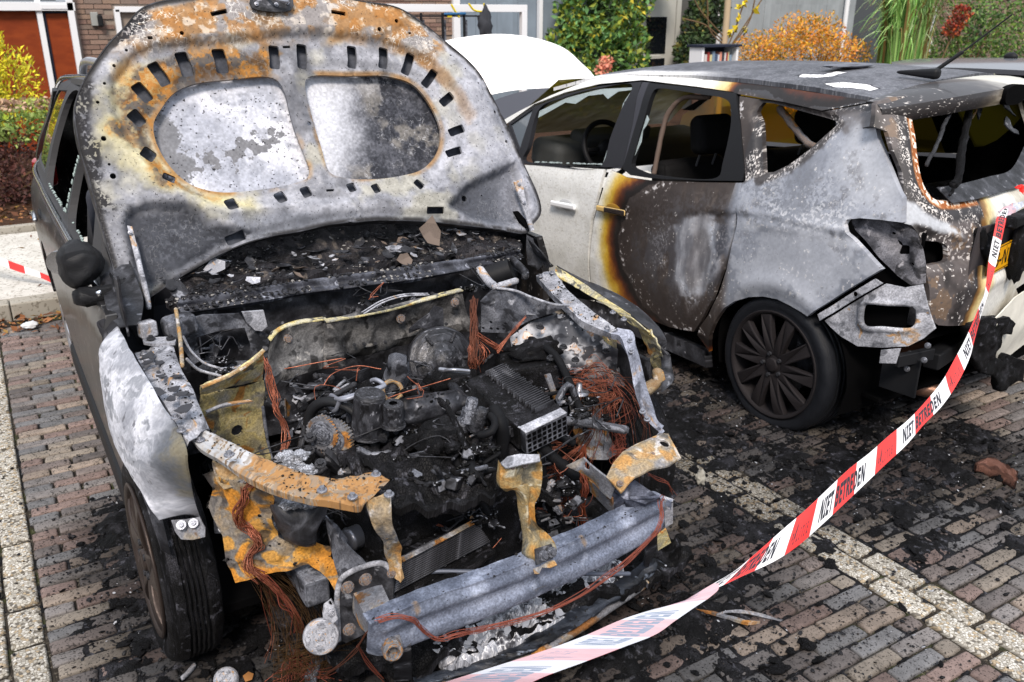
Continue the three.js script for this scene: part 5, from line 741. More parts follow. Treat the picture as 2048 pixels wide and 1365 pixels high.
const mir = part(wreck, 'door_mirror', [noisy(lump(.064, .074, .085, mc, 5, .3, 5, 1.6), .003, 40), noisy(tube([[.33, .985, -2.93], [.28, .975, -2.92], [.2, .97, -2.93]], .032, { seg: 10 }), .01, 20)], std({ color: S(30, 31, 34), roughness: .5, bumpMap: bumpChar, bumpScale: .0012 }));
part(mir, 'mirror_glass', place(new THREE.CylinderGeometry(.062, .062, .006, 28), [.16, 1.055, -3.075], [Math.PI / 2, .2, .12], [.6, 1, .62]), M.chrome);
// tyres and wheels
const wf = wheel(wreck, [.205, .3, -2.42], -1, { rim: .225, R0: .31, w: .145, spokes: 5, twin: false, flat: 1, rimMat: std({ color: S(66, 58, 55), roughness: .35, metalness: .6, bumpMap: bumpA, bumpScale: .001 }), tyreMat: M.char }); wf.rotation.y = .02;
wheel(wreck, [.245, .32, -5.03], -1, { rim: .225, R0: .325, spokes: 5, twin: true, rimMat: std({ color: S(170, 172, 178), roughness: .3, metalness: .8 }) });
wheel(wreck, [1.9, .3, -2.3], 1, { rim: .22, R0: .29, flat: 1, rimMat: M.dark, tyreMat: M.char }); wheel(wreck, [1.9, .32, -5.03], 1, { rim: .225, R0: .325, rimMat: M.dark });
// steel cords of the burnt tyre
const r = rng(77), cords = []; const cordM = std({ color: S(72, 52, 30), roughness: .5, metalness: .5 });
for (let i = 0; i < 60; i++) { const a = r(), h = .04 + .3 * r(); cords.push(tube([[.4 + .05 * r(), .36 + .1 * r(), -2.18 + .1 * r()], [.44 + .06 * r() + .1 * a, .22 + .1 * r(), -2.06 + .06 * r()], [.43 + .16 * a, .08 + .08 * r(), -1.99 + .08 * r()], [.4 + .3 * a * r(), .012 + .02 * r(), -2.02 + .12 * r()]], .0006, { seg: 3, n: 12 })); }
for (let i = 0; i < 36; i++) { const a = r(), y = .1 + .09 * r(); cords.push(tube([[.43 + .03 * r(), y, -2.0 + .04 * r()], [.52 + .03 * r(), y + .02, -1.97 + .05 * r()], [.62 + .1 * a, y + .02 - .03 * r(), -1.98 + .06 * r()]], .0006, { seg: 3, n: 10 })); }
const cm = part(wreck, 'steel_cords', cords, cordM, 'rusty steel cords of the burnt front tyre'); cm.userData.kind = 'stuff';
}
function FF_() { return MF; }
// ---------- front wing, rails, fender of the left side
{
const ashT = tex(1024, 1024, (u, v) => { // along the wing (u) and across (v)
const n1 = fbm(u * 7, v * 3, 721, 5), n2 = fbm(u * 26, v * 14, 722, 5), n3 = fbm(u * 120, v * 80, 723, 3), q = fbm(u * 10 + n1 * 3, v * 16 + n2 * 2, 724, 4);
let c = mix3([150, 153, 162], [212, 214, 222], ss(.35, .6, n1 * .5 + q * .5)); c = mix3(c, [112, 116, 124], .7 * ss(.52, .68, q) * ss(.2, .5, v)); c = mix3(c, [84, 88, 95], .9 * ss(.76, .86, u + (n1 - .5) * .25)); c = mix3(c, [140, 128, 96], .6 * ss(.86, .98, u + (n2 - .5) * .2)); c = mix3(c, [40, 40, 44], ss(.1, .02, u + (n2 - .5) * .1)); c = mix3(c, [70, 70, 74], .5 * ss(.7, .76, n2));
const k = .9 + .2 * n3; return c.map(x => x * k);
}, { wrap: false });
const A = [...[[.23,1.033,-2.498],[.23,.806,-2.927]]].slice(0, 0).concat([[.225, .93, -2.68], [.2, .83, -2.66], [.185, .73, -2.62], [.178, .69, -2.5], [.18, .68, -2.38], [.19, .665, -2.26], [.203, .648, -2.17], [.212, .625, -2.12], [.227, .6, -2.1]]);
const Bw = [[.26,.95,-2.743],[.263,.93,-2.458],[.273,.91,-2.28],[.283,.88,-2.151],[.297,.85,-2.066],[.3,.82,-2],[.298,.79,-2.002],[.307,.68,-2.051],[.323,.57,-2.11]];
const g = strip(A, Bw, { N: 70, K: 12, thick: .006, up: [-.7, .5, .3], wob: .002, prof: k => .035 * Math.sin(k * 3.0) }), u = g.attributes.uv, p = g.attributes.position;
for (let i = 0; i < p.count; i++) { const z = p.getZ(i); u.setXY(i, cl((z + 2.7) / .72), cl((p.getY(i) - .55) / .42)); }
const wing = part(wreck, 'front_wing', g, std({ map: ashT, bumpMap: ashT, bumpScale: .0012, roughness: .7, metalness: .15 }), 'ash-white left front wing hanging loose');
const tab = part(wreck, 'wing_bracket', plate([[.249,.61,-2.065],[.282,.61,-2.051],[.314,.61,-2.045],[.319,.59,-2.018],[.314,.57,-2.01],[.288,.56,-2.029],[.263,.56,-2.047],[.253,.58,-2.058]], { thick: .004 }), M.rustG); bolts(tab, [[.267,.605,-2.038],[.295,.605,-2.031]], [-.2, .6, .7], .011);
// arch lip seen edge-on
part(wreck, 'arch_lip', strip([[.2, .66, -2.62], [.195, .68, -2.5], [.2, .66, -2.36], [.21, .60, -2.2], [.22, .5, -2.12]], [[.235, .65, -2.62], [.235, .66, -2.5], [.235, .64, -2.36], [.24, .58, -2.2], [.24, .48, -2.12]], { K: 2, N: 24, up: [0, -1, 0] }), M.dark);
// A-post foot with its dark curled plate
part(wreck, 'door_post', [plate([[.3,1.028,-2.97],[.3,1.073,-2.751],[.3,1.1,-2.543],[.3,1.111,-2.322],[.3,1.057,-2.379],[.3,.925,-2.612],[.3,.853,-2.737],[.3,.84,-2.982],[.3,.847,-3.142],[.3,.927,-3.078]].map(p => { const t = (p[1] - .9) * .2; return [Math.max(.27, Math.min(.42, .3 + .1 * ((p[2] + 3.2) * -.4))), cl(p[1], .9, 1.15), cl(p[2], -3.1, -2.6)]; }), { thick: .006, n: [-1, .4, .4], wob: .006 })], M.dark);
part(wreck, 'door_post_skin', strip([[.262, 1.06, -3.12], [.262, 1.0, -2.95], [.25, .96, -2.78], [.262, .94, -2.66]], [[.36, 1.1, -3.1], [.36, 1.02, -2.92], [.35, .98, -2.75], [.32, .94, -2.66]], { K: 4, N: 24, up: [-.6, .7, .3], wob: .004 }), M.dark);
// inner wing rail with paint flakes
const rail = part(wreck, 'wing_rail', [strip([[.288,.87,-2.618],[.289,.865,-2.375],[.296,.86,-2.183],[.305,.84,-2.059],[.314,.83,-2.033]], [[.394,.88,-2.601],[.373,.88,-2.364],[.374,.87,-2.246],[.369,.86,-2.161],[.372,.82,-2.085]], { N: 50, K: 8, thick: .004, lip: .02, wob: .003, prof: (k, t) => .014 * ss(.4, .5, k) - .01 * ss(.85, 1, k) })], M.ash);
bolts(rail, [[.309,.875,-2.583],[.298,.875,-2.085],[.303,.85,-2.058]], [0, 1, 0], .01);
const hingeP = part(wreck, 'bonnet_hinge', [plate([[.325,.9,-2.696],[.354,.9,-2.696],[.354,.9,-2.642],[.4,.9,-2.624],[.403,.9,-2.587],[.394,.9,-2.559],[.335,.9,-2.586],[.316,.9,-2.615]], { thick: .008 }), box(.05, .05, .04, [[.339,.92,-2.666]][0], [0, .3, 0], .008)], M.ash); bolts(hingeP, [[.339,.905,-2.619],[.389,.905,-2.592]], [0, 1, 0], .011, M.dark);
part(wreck, 'hinge_link', tube([[.379,1.14,-3.092],[.39,1.1,-3.067],[.377,1.04,-2.908],[.374,.98,-2.834],[.372,.94,-2.816]], .0085, { seg: 8 }), M.ash);
part(wreck, 'prop_rod', tube([[.436,.95,-2.722],[.427,.93,-2.662],[.4,.91,-2.5],[.382,.88,-2.412]], .006, { seg: 8 }), M.rust);
// tie bar over the front, rust with pale end
const tA = [[.322,.82,-2.073],[.338,.8,-2.038],[.369,.78,-1.995]].concat([[.409,.76,-1.916],[.457,.75,-1.831],[.518,.74,-1.767]], [[.548,.735,-1.749],[.583,.73,-1.72],[.611,.73,-1.694],[.638,.73,-1.705]]);
const tB = [[.362,.83,-2.07],[.397,.81,-2.044],[.441,.79,-1.977]].concat([[.488,.77,-1.927],[.544,.76,-1.849],[.598,.75,-1.81]], [[.6,.745,-1.819],[.649,.745,-1.807],[.695,.745,-1.799],[.714,.74,-1.753]]);
const tie = part(wreck, 'tie_bar', strip(tA, tB, { N: 80, K: 8, thick: .004, lip: .014, wob: .003, prof: (k, t) => .005 * ss(.0, .12, k) * ss(1, .88, k) - .006 * ss(.3, .4, k) * ss(.7, .6, k) }), (() => { const t = tex(1024, 128, (u, v) => { const n = fbm(u * 18, v * 4, 731, 5), m = fbm(u * 90, v * 18, 732, 5); let c = mix3([188, 190, 194], [140, 142, 146], n); c = mix3(c, mix3([166, 128, 84], [136, 98, 60], m), ss(.22, .34, u + (n - .5) * .3) * ss(.3, .45, n + .25 * u)); c = mix3(c, [164, 156, 144], .85 * ss(.5, .62, m) * ss(.42, .56, n)); c = mix3(c, [96, 76, 56], .8 * ss(.6, .7, m)); c = mix3(c, [128, 120, 112], .7 * ss(.54, .66, fbm(u * 34 + 5, v * 7, 733, 4))); return c; }, { wrap: false }); return std({ map: t, bumpMap: t, bumpScale: .0015, roughness: .8 }); })());
{ const g2 = tie.geometry, pp = g2.attributes.position, uu = g2.attributes.uv, P = curve(tA.map((q, i) => { const b = V(tB[Math.min(i, tB.length - 1)]); return V(q).lerp(b, .5).toArray(); })).getSpacedPoints(90); const off = V(wreck.position); for (let i = 0; i < pp.count; i++) { const q = V(pp.getX(i), pp.getY(i), pp.getZ(i)).add(off); let bi = 0, bd = 9; P.forEach((s, k) => { const d = s.distanceToSquared(q); if (d < bd) { bd = d; bi = k; } }); uu.setXY(i, bi / 90, cl(.5 + (q.z - P[bi].z) * 9)); } }
bolts(tie, [...[[.342,.815,-2.057],[.384,.815,-1.94]], ...[[.543,.765,-1.749]], ...[[.692,.745,-1.786],[.604,.745,-1.717],[.681,.745,-1.682]]], [0, 1, 0], .011);
// strut hanging from its end
const hang = part(wreck, 'latch_strut', strip([[.636,.73,-1.703],[.639,.68,-1.703],[.657,.63,-1.714],[.683,.58,-1.726],[.697,.52,-1.752],[.705,.46,-1.765]], [[.7,.73,-1.713],[.688,.68,-1.691],[.697,.64,-1.707],[.713,.59,-1.717],[.739,.53,-1.762],[.724,.45,-1.739]], { N: 40, K: 5, thick: .006, up: [.3, .4, .9], wob: .004, lip: .008 }), M.rust); bolts(hang, [...[[.659,.69,-1.712],[.707,.47,-1.759]]], [.2, .4, .9], .011, M.rustG);
// lamp panel, rusted
const lampP = part(wreck, 'lamp_panel', plate([[.356,.68,-2.136],[.377,.69,-2.124],[.389,.69,-2.064],[.428,.69,-2.014],[.472,.69,-1.957],[.486,.66,-1.955],[.484,.58,-2.003],[.501,.5,-2.024],[.53,.48,-2.003],[.574,.48,-2.006],[.663,.44,-1.979],[.667,.42,-1.95],[.653,.38,-1.951],[.611,.34,-1.924],[.584,.4,-1.959],[.563,.41,-1.992],[.501,.41,-1.991],[.462,.4,-2.02],[.411,.39,-2.036],[.38,.38,-2.053],[.373,.45,-2.076],[.374,.52,-2.084],[.358,.57,-2.103],[.353,.6,-2.113],[.37,.65,-2.105]], { thick: .004, maxE: .025, wob: .006, holes: [...[[.364,.6,-2.118],[.468,.58,-2.037],[.384,.45,-2.083],[.638,.43,-1.97],[.541,.42,-2.016]].map((p, i) => [...p, [.011, .006, .005, .016, .005][i]])], bump: (s, t) => .012 * ss(.55, .62, fbm(s * 6 + 20, t * 6 + 20, 4, 2)) }), std({ map: burntTex([[72, 72, 76], [120, 116, 112], [150, 128, 96]], [[[190, 126, 44], .5, .05, 3, 1], [[206, 146, 56], .58, .04, 5, .8], [[64, 60, 60], .6, .05, 6, .8]], { seed: 97 }), bumpMap: bumpA, bumpScale: .0015, roughness: .75 }), 'lamp panel flaked with orange rust');
part(lampP, 'lamp_box', plate([[.385,.74,-2.131],[.472,.73,-2.078],[.454,.68,-2.034],[.381,.67,-2.043],[.371,.68,-2.075],[.37,.72,-2.096]], { thick: .004, wob: .004 }), M.rust);
part(lampP, 'small_plate', plate([[.357,.56,-2.103],[.39,.56,-2.112],[.394,.5,-2.108],[.358,.5,-2.129]], { thick: .006 }), M.grey); bolts(lampP, [[.373,.54,-2.115],[.375,.52,-2.107]], [-.1, .6, .7], .009);
const cup = (() => { const A = [[.49,.6,-2.03],[.483,.58,-1.984],[.498,.53,-1.99],[.511,.5,-1.988],[.542,.5,-1.975],[.57,.5,-1.977]], B = [[.516,.63,-2.001],[.544,.64,-1.959],[.575,.64,-1.93],[.598,.64,-1.905],[.595,.6,-1.903],[.563,.55,-1.943]]; return strip(A, B, { N: 30, K: 10, thick: .004, up: [-.4, .6, .7], prof: k => .04 * Math.sin(k * 3.14), wob: .003 }); })();
part(lampP, 'lamp_cup', cup, M.dark);
part(wreck, 'side_gusset', plate([[.593,.6,-1.899],[.634,.5,-1.905],[.657,.44,-1.921],[.671,.46,-1.953],[.625,.56,-1.906]], { thick: .006 }), M.grey);
part(wreck, 'frame_rail', [strip([[.602,.58,-1.931],[.641,.5,-1.901],[.683,.44,-1.86]], [[.608,.5,-1.94],[.616,.42,-1.925],[.618,.38,-1.9]], { K: 4, N: 20, up: [0, .6, .6], thick: .006 }), box(.07, .08, .9, [.57, .34, -2.4], [0, 0, 0], .01)], M.grey);
// crash box with its flanged plate
const fl = part(wreck, 'mount_plate', plate([[.596,.22,-1.89],[.611,.37,-1.903],[.627,.41,-1.894],[.705,.46,-1.829],[.721,.45,-1.82],[.73,.43,-1.799],[.714,.3,-1.796],[.658,.25,-1.838],[.611,.21,-1.875]], { thick: .01, n: [.1, .1, 1], wob: .003 }), M.dark); bolts(fl, [[.556,.546,-1.66],[.601,.551,-1.66],[.552,.428,-1.66]], [0, 0, 1], .014, M.rustG);
part(fl, 'flange', tube([[.596,.22,-1.888],[.611,.37,-1.903],[.627,.41,-1.892],[.705,.46,-1.828],[.721,.45,-1.818],[.73,.43,-1.799]], .008, { seg: 7 }), M.ash);
part(wreck, 'crash_box', [plate([[.616,.42,-1.796],[.677,.45,-1.753],[.655,.46,-1.624],[.59,.45,-1.619]], { thick: .01, wob: .004 }), plate([[.616,.42,-1.796],[.59,.45,-1.619],[.605,.38,-1.675],[.614,.34,-1.758],[.616,.35,-1.813]], { thick: .008, n: [-1, 0, .3] })], M.rustG);
// bumper beam: pressed W section
const bt = [[.57,.5,-1.565],[.632,.5,-1.572],[.724,.5,-1.58],[.863,.5,-1.577],[.99,.5,-1.581],[1.104,.5,-1.595],[1.223,.5,-1.607],[1.356,.5,-1.627],[1.46,.5,-1.642],[1.502,.5,-1.646],[1.511,.5,-1.619]], bb = [[.577,.38,-1.613],[.602,.38,-1.588],[.675,.385,-1.582],[.812,.385,-1.576],[.963,.385,-1.578],[1.13,.385,-1.589],[1.28,.39,-1.599],[1.42,.39,-1.623],[1.499,.39,-1.648],[1.526,.39,-1.658],[1.548,.4,-1.655]];
const beam = part(wreck, 'bumper_beam', [strip(bt, bb, { N: 110, K: 14, thick: .008, up: [0, .2, 1], wob: .0015, prof: (k, t) => (.011 * (ss(.05, .22, k) - ss(.3, .42, k) + ss(.58, .68, k) - ss(.9, 1, k))) * ss(0, .06, t) * ss(1, .94, t) }), strip(bt.map(p => [p[0], p[1] + .002, p[2] - .045]), bt, { N: 110, K: 3, thick: .006, up: [0, 1, 0] })], std({ map: burntTex([[92, 96, 105], [132, 136, 146], [166, 169, 178]], [[[80, 84, 94], .58, .06, 4, .6], [[170, 128, 84], .7, .04, 3, .7], [[190, 192, 198], .66, .05, 6, .5]], { seed: 91, scale: 4 }), color: S(222, 229, 243), bumpMap: bumpA, bumpScale: .0012, roughness: .52, metalness: .25 }), 'pressed steel bumper beam burnt blue-grey');
part(beam, 'tow_eye', lathe([[.014, -.01], [.02, -.012], [.024, 0], [.024, .03], [.02, .034], [.013, .033], [.012, .01]], [[.623,.41,-1.578]][0], [-.25, .1, 1], 20), M.rustG);
part(beam, 'tow_eye_patch', plate([[.611,.43,-1.603],[.643,.435,-1.584],[.645,.41,-1.572],[.641,.39,-1.574],[.603,.39,-1.58]], { thick: .006, n: [0, .2, 1] }).translate(0, 0, .012), M.rustG);
part(beam, 'end_cap', plate([[1.5,.5,-1.645],[1.511,.5,-1.619],[1.548,.4,-1.653],[1.521,.39,-1.655]], { thick: .012, n: [.4, .2, 1] }).translate(.004, 0, .004), M.ash);
bolts(beam, [[.585,.42,-1.605]], [0, 0, 1], .008);
const rb = part(wreck, 'beam_bracket', [plate([[1.357,.55,-1.688],[1.444,.55,-1.703],[1.443,.55,-1.592],[1.418,.52,-1.623],[1.384,.52,-1.676]], { thick: .008 }), plate([[1.358,.54,-1.696],[1.384,.52,-1.676],[1.413,.44,-1.704],[1.38,.44,-1.702]], { thick: .008, n: [-1, 0, .4] }), plate([[1.384,.52,-1.676],[1.443,.55,-1.592],[1.49,.5,-1.64],[1.38,.48,-1.648]], { thick: .008, n: [0, .2, 1] })], std({ map: T.grey, roughness: .5, metalness: .4, color: S(225, 230, 245) }));
// latch support post
const pA = [[.977,.75,-1.669],[.978,.68,-1.666],[1.01,.67,-1.655],[1.025,.63,-1.647],[1.024,.57,-1.637],[1.024,.54,-1.621],[1.009,.51,-1.602],[1.026,.49,-1.593]], pB = [[1.076,.76,-1.64],[1.091,.7,-1.649],[1.077,.66,-1.637],[1.064,.61,-1.643],[1.06,.57,-1.625],[1.086,.54,-1.617],[1.094,.52,-1.592],[1.088,.51,-1.575]];
const post = part(wreck, 'latch_post', strip(pA, pB, { N: 50, K: 10, thick: .005, up: [0, .4, 1], wob: .003, lip: .018, prof: (k, t) => .014 * Math.sin(k * 6.28) * ss(0, .1, t) + .014 * ss(.6, .9, t) * Math.sin(k * 3.14) }), (() => { const m = M.rust.clone(); m.color = S(238, 236, 214); return m; })(), 'rust-yellow latch support standing on the beam');
part(post, 'post_ledge', plate([[.975,.755,-1.665],[1.001,.76,-1.675],[1.029,.765,-1.663],[1.071,.765,-1.636],[1.064,.755,-1.621],[1.023,.75,-1.636],[.977,.75,-1.643]], { thick: .004, wob: .004 }), M.ash);
part(post, 'foot_plate', plate([[1.021,.535,-1.582],[1.065,.54,-1.574],[1.063,.505,-1.564],[1.015,.5,-1.567]], { thick: .01, n: [0, .4, 1] }).translate(0, .004, .012), M.dark); bolts(post, [[1.028,.53,-1.569],[1.054,.53,-1.57]].map(p => [p[0], p[1] + .004, p[2] + .024]), [0, .4, 1], .012, M.grey); bolts(post, [[1.004,.735,-1.659],[1.041,.735,-1.657],[1.074,.735,-1.664]], [0, .4, 1], .008, M.rustG);
part(post, 'rust_pool', noisy(plate([[1.006,.495,-1.559],[1.001,.49,-1.546],[1.012,.49,-1.539],[1.027,.495,-1.551],[1.042,.5,-1.534],[1.062,.503,-1.533],[1.062,.507,-1.549],[1.045,.505,-1.554],[1.024,.5,-1.553]], { thick: .004, wob: .004 }), .002, 40), M.rust);
}
// ---------- cowl, bulkhead, right side, engine
const looseStuff = (name, geos, mat, label, cat) => { const m = mesh(name, geos, mat, label, cat); m.userData.kind = 'stuff'; return m; };
function chipGeo(r, s) { const n = 5 + Math.floor(r() * 3), sh = []; for (let i = 0; i < n; i++) { const a = i / n * 6.28 + .5 * r(), q = s * (.55 + .6 * r()); sh.push([q * Math.cos(a), q * Math.sin(a) * .7]); } const k = .2 * r(); return sheet({ o: [0, 0, 0], u: [1, 0, 0], v: [0, 0, -1], n: [0, 1, 0] }, sh, [], (x, y) => k * (x * x + y * y) / s * 2 + .0015 * vn(x * 90, y * 90, n), { thick: .0012, maxE: s * .6 }); }
{
const XZ = { o: [0, 0, 0], u: [1, 0, 0], v: [0, 0, -1], n: [0, 1, 0] };
const hf = (pts, y, amp, fr, seed, o = {}) => sheet(XZ, pts.map(p => [p[0], -p[2]]), [], (x, z) => { const a = fbm(x * fr + 30, z * fr + 30, seed, 5), r = 1 - Math.abs(2 * fbm(x * fr * .6 + 9, z * fr * .6, seed + 3, 4) - 1); return (typeof y === 'function' ? y(x, -z) : y) + amp * (a - .5) + amp * .7 * (r - .8); }, { thick: .02, maxE: .012, ...o });
// burnt scuttle heap below the bonnet
const scut = [[.429,.94,-2.854],[.587,.94,-3.151],[.706,.94,-3.278],[.892,.94,-3.431],[1.088,.94,-3.489],[1.397,.94,-3.517],[1.58,.94,-3.428],[1.713,.94,-3.237],[1.804,.94,-3.076],[1.839,.94,-2.954],[1.745,.94,-2.822],[1.317,.94,-2.826],[.873,.94,-2.854],[.461,.94,-2.823]];
scut.splice(0, 0); const heap = part(wreck, 'scuttle_residue', hf(scut, (x, z) => .95 + .10 * ss(-2.95, -3.3, z), .075, 9, 801, { maxE: .011 }), std({ map: burntTex([[14, 14, 16], [40, 39, 43], [84, 80, 80]], [[[120, 110, 100], .66, .05, 9, .7], [[10, 10, 12], .56, .08, 7, .8]], { seed: 95 }), bumpMap: bumpChar, bumpScale: .004, roughness: .65, specularIntensity: .4 }), 'black charred heap where the scuttle was');
const plank = strip([[.455,.955,-2.802],[.658,.955,-2.811],[.86,.955,-2.81],[1.069,.955,-2.791],[1.297,.955,-2.783],[1.54,.955,-2.774],[1.72,.955,-2.788]], [[.461,.91,-2.792],[.643,.915,-2.772],[.847,.915,-2.782],[1.053,.915,-2.758],[1.277,.915,-2.745],[1.532,.915,-2.76],[1.723,.915,-2.778]], { N: 60, K: 8, thick: .02, up: [0, .4, 1], wob: .004, prof: k => .006 * Math.sin(k * 9) });
part(wreck, 'scuttle_panel', plank, std({ map: T.dark, bumpMap: bumpA, bumpScale: .003, roughness: .5, color: new THREE.Color(1.5, 1.55, 1.65) }));
const inX = (x, z) => z > -3.3;
const r = rng(31);
const light = [], dark = [], brown = [];
for (let i = 0; i < 150; i++) { const k = r(), s = .012 + .05 * r() * r(), u = lerp(345, 1010, k), P = lerp3([[.447,.97,-2.813],[1.636,.97,-2.753]], k, r() * -.42); const g = chipGeo(r, s); place(g, P, [(r() - .5) * .9, r() * 6, (r() - .5) * .9]); (r() < .24 ? light : r() < .75 ? dark : brown).push(boxUV(g)); }
function lerp3(ab, k, dz) { const p = V(ab[0]).lerp(V(ab[1]), k); p.z += dz - .02; p.y += .0 + .06 * -dz; return p.toArray(); }
for (const [p, s] of [[[[.555,.97,-3.102]][0], .075], [[[.621,.97,-2.986]][0], .055], [[[.504,.96,-3.085]][0], .04], [[[1.43,.99,-2.956]][0], .075], [[[.706,.96,-2.808]][0], .03]]) { const g = chipGeo(r, s); place(g, [p[0], p[1] + .02, p[2]], [.5 + .3 * r(), r() * 6, .1]); (s > .07 && p[0] > 1 ? brown : light).push(boxUV(g)); }
looseStuff('flake_heap', light, M.ash, 'pale paint flakes lying on the charred scuttle below the bonnet', 'paint flakes'); looseStuff('flake_heap', dark, M.dark, 'dark curled flakes lying on the charred scuttle below the bonnet', 'burnt flakes'); looseStuff('flake_heap', brown, std({ color: S(104, 92, 84), roughness: .8, bumpMap: bumpA, bumpScale: .002 }), 'brown-grey scraps lying on the charred scuttle below the bonnet', 'burnt scraps');
const fk = []; for (const p of [[.296,.885,-2.495],[.311,.885,-2.502],[.296,.885,-2.457],[.329,.885,-2.437],[.312,.885,-2.368],[.318,.885,-2.329],[.353,.885,-2.308],[.327,.885,-2.23],[.351,.885,-2.171],[.336,.885,-2.182],[.307,.885,-2.161],[.319,.885,-2.082],[.313,.885,-2.326],[.286,.885,-2.242],[.315,.885,-2.484]]) { const g = chipGeo(r, .012 + .017 * r()); place(g, [p[0], p[1] + .006, p[2]], [(r() - .5) * .3, r() * 6, (r() - .5) * .3]); fk.push(boxUV(g)); }
looseStuff('paint_flakes', fk, std({ color: S(52, 53, 58), roughness: .45 }), 'dark paint flakes lying on the pale left wing rail', 'paint flakes');
// bulkhead with opening, tongue
const bh = part(wreck, 'bulkhead', plate([[.42, .9, -2.82], [1.76, .9, -2.88], [1.78, .4, -2.86], [.42, .4, -2.82]], { thick: .02, n: [0, 0, 1], wob: .008, maxE: .04 }), M.dark);
part(wreck, 'intake_frame', plate([[.444,.904,-2.74],[.518,.911,-2.74],[.63,.897,-2.74],[.653,.848,-2.74],[.717,.806,-2.74],[.709,.734,-2.74],[.625,.696,-2.74],[.484,.72,-2.74],[.443,.812,-2.74]], { thick: .006, n: [0, 0, 1], wob: .004, holes: [[[.487,.841,-2.74],[.57,.852,-2.74],[.641,.846,-2.74],[.654,.782,-2.74],[.646,.729,-2.74],[.563,.74,-2.74],[.492,.761,-2.74]]] }), M.grey);
part(wreck, 'intake_tongue', plate([[.634,.906,-2.72],[.703,.9,-2.72],[.71,.844,-2.72],[.69,.831,-2.72],[.668,.838,-2.72],[.644,.871,-2.72]], { thick: .01, n: [0, .1, 1] }), M.ash);
part(wreck, 'fuse_box', noisy(box(.1, .07, .07, [[.436,.903,-2.7]][0], [0, .2, .1], .02, 3), .004, 20), M.grey);
part(wreck, 'hose_ring', [tube([[.436,.88,-2.656],[.448,.84,-2.651],[.472,.81,-2.591],[.513,.8,-2.534]], .004), tube([[.422,.84,-2.566],[.45,.8,-2.569],[.505,.78,-2.532]], .005)], M.ash);
// cross panel: bent sheet across the bay
const ct = [[.661,.865,-2.524],[.677,.88,-2.528],[.712,.885,-2.555],[.775,.885,-2.579],[.863,.885,-2.569]].concat([[.85,.885,-2.553],[.964,.885,-2.547],[1.089,.885,-2.555],[1.203,.885,-2.583],[1.309,.885,-2.61],[1.383,.885,-2.62]]), cb = [[.61,.72,-2.474],[.653,.73,-2.514],[.721,.735,-2.523],[.813,.735,-2.542],[.895,.735,-2.544]].concat([[.916,.735,-2.603],[1.046,.735,-2.618],[1.151,.735,-2.639],[1.247,.735,-2.63],[1.334,.735,-2.64],[1.403,.735,-2.611]]);
const cross = part(wreck, 'cross_panel', strip(ct, cb, { N: 70, K: 12, thick: .005, up: [0, .2, 1], wob: .004, lip: .015, prof: k => .02 * ss(.62, .74, k) - .006 * Math.sin(k * 6) }), (() => { const m = M.grey.clone(); m.color = S(230, 222, 206); return m; })(), 'grey cross panel with a rust-yellow top edge');
part(cross, 'edge_flange', strip(ct.map(p => [p[0], p[1] + .004, p[2] - .02]), ct.map(p => [p[0], p[1] + .002, p[2] + .004]), { N: 70, K: 2, thick: .004 }), M.yellow);
bolts(cross, [...[[.726,.846,-2.56]], ...[[1.123,.838,-2.58],[1.33,.861,-2.58]]], [0, .1, 1], .014, M.rustG); bolts(cross, [[.906,.788,-2.56],[.945,.785,-2.56],[.978,.782,-2.56],[1.017,.775,-2.56],[1.054,.773,-2.56],[1.284,.796,-2.56]], [0, .1, 1], .005, M.dark);
part(cross, 'riveted_patch', plate([[1.177,.825,-2.56],[1.217,.843,-2.56],[1.244,.869,-2.56],[1.273,.855,-2.56],[1.274,.782,-2.56],[1.228,.785,-2.56],[1.189,.798,-2.56],[1.143,.788,-2.56],[1.144,.803,-2.56]], { thick: .006, n: [0, .1, 1] }), M.dark);
const c2 = part(wreck, 'corner_panel', plate([[1.403,.87,-2.528],[1.439,.9,-2.522],[1.478,.9,-2.542],[1.514,.9,-2.484],[1.542,.89,-2.405],[1.58,.88,-2.333],[1.625,.875,-2.312],[1.573,.84,-2.354],[1.536,.8,-2.427],[1.492,.74,-2.507],[1.422,.74,-2.562]], { thick: .005, n: [0, .3, 1], wob: .006, holes: [[1.428,.78,-2.56],[1.449,.78,-2.536],[1.511,.78,-2.524],[1.423,.755,-2.551],[1.447,.755,-2.534],[1.468,.755,-2.522],[1.487,.755,-2.512]].map(p => [...p, .006]) }), M.grey);
part(wreck, 'corner_edge', tube([[1.47,.905,-2.527],[1.506,.905,-2.47],[1.516,.905,-2.365],[1.537,.905,-2.27],[1.617,.88,-2.3]], .005), M.ash);
const knob = part(wreck, 'corner_stud', [lathe([[.001, .035], [.012, .03], [.012, .012], [.03, .01], [.034, 0]], [[1.571,.83,-2.444]][0], [0, 1, .3], 16), plate([[1.54,.83,-2.452],[1.616,.83,-2.451],[1.554,.83,-2.4],[1.528,.83,-2.426]], { thick: .004 })], M.ash);
// yellow-edged flange and inner wing, left
const fA = [[.406,.85,-2.309],[.448,.855,-2.319],[.497,.865,-2.326],[.553,.88,-2.347],[.6,.9,-2.368]], fB = [[.413,.8,-2.369],[.46,.8,-2.375],[.516,.79,-2.411],[.565,.78,-2.431],[.602,.78,-2.424]];
part(wreck, 'wing_flange', [strip(fA, fB, { N: 30, K: 5, thick: .005, up: [0, .3, 1], wob: .003 })], M.yellow); part(wreck, 'flange_lip', strip(fA.map(p => [p[0], p[1], p[2] - .012]), fA.map(p => [p[0], p[1] + .002, p[2] + .012]), { N: 30, K: 2, thick: .004 }), M.rust);
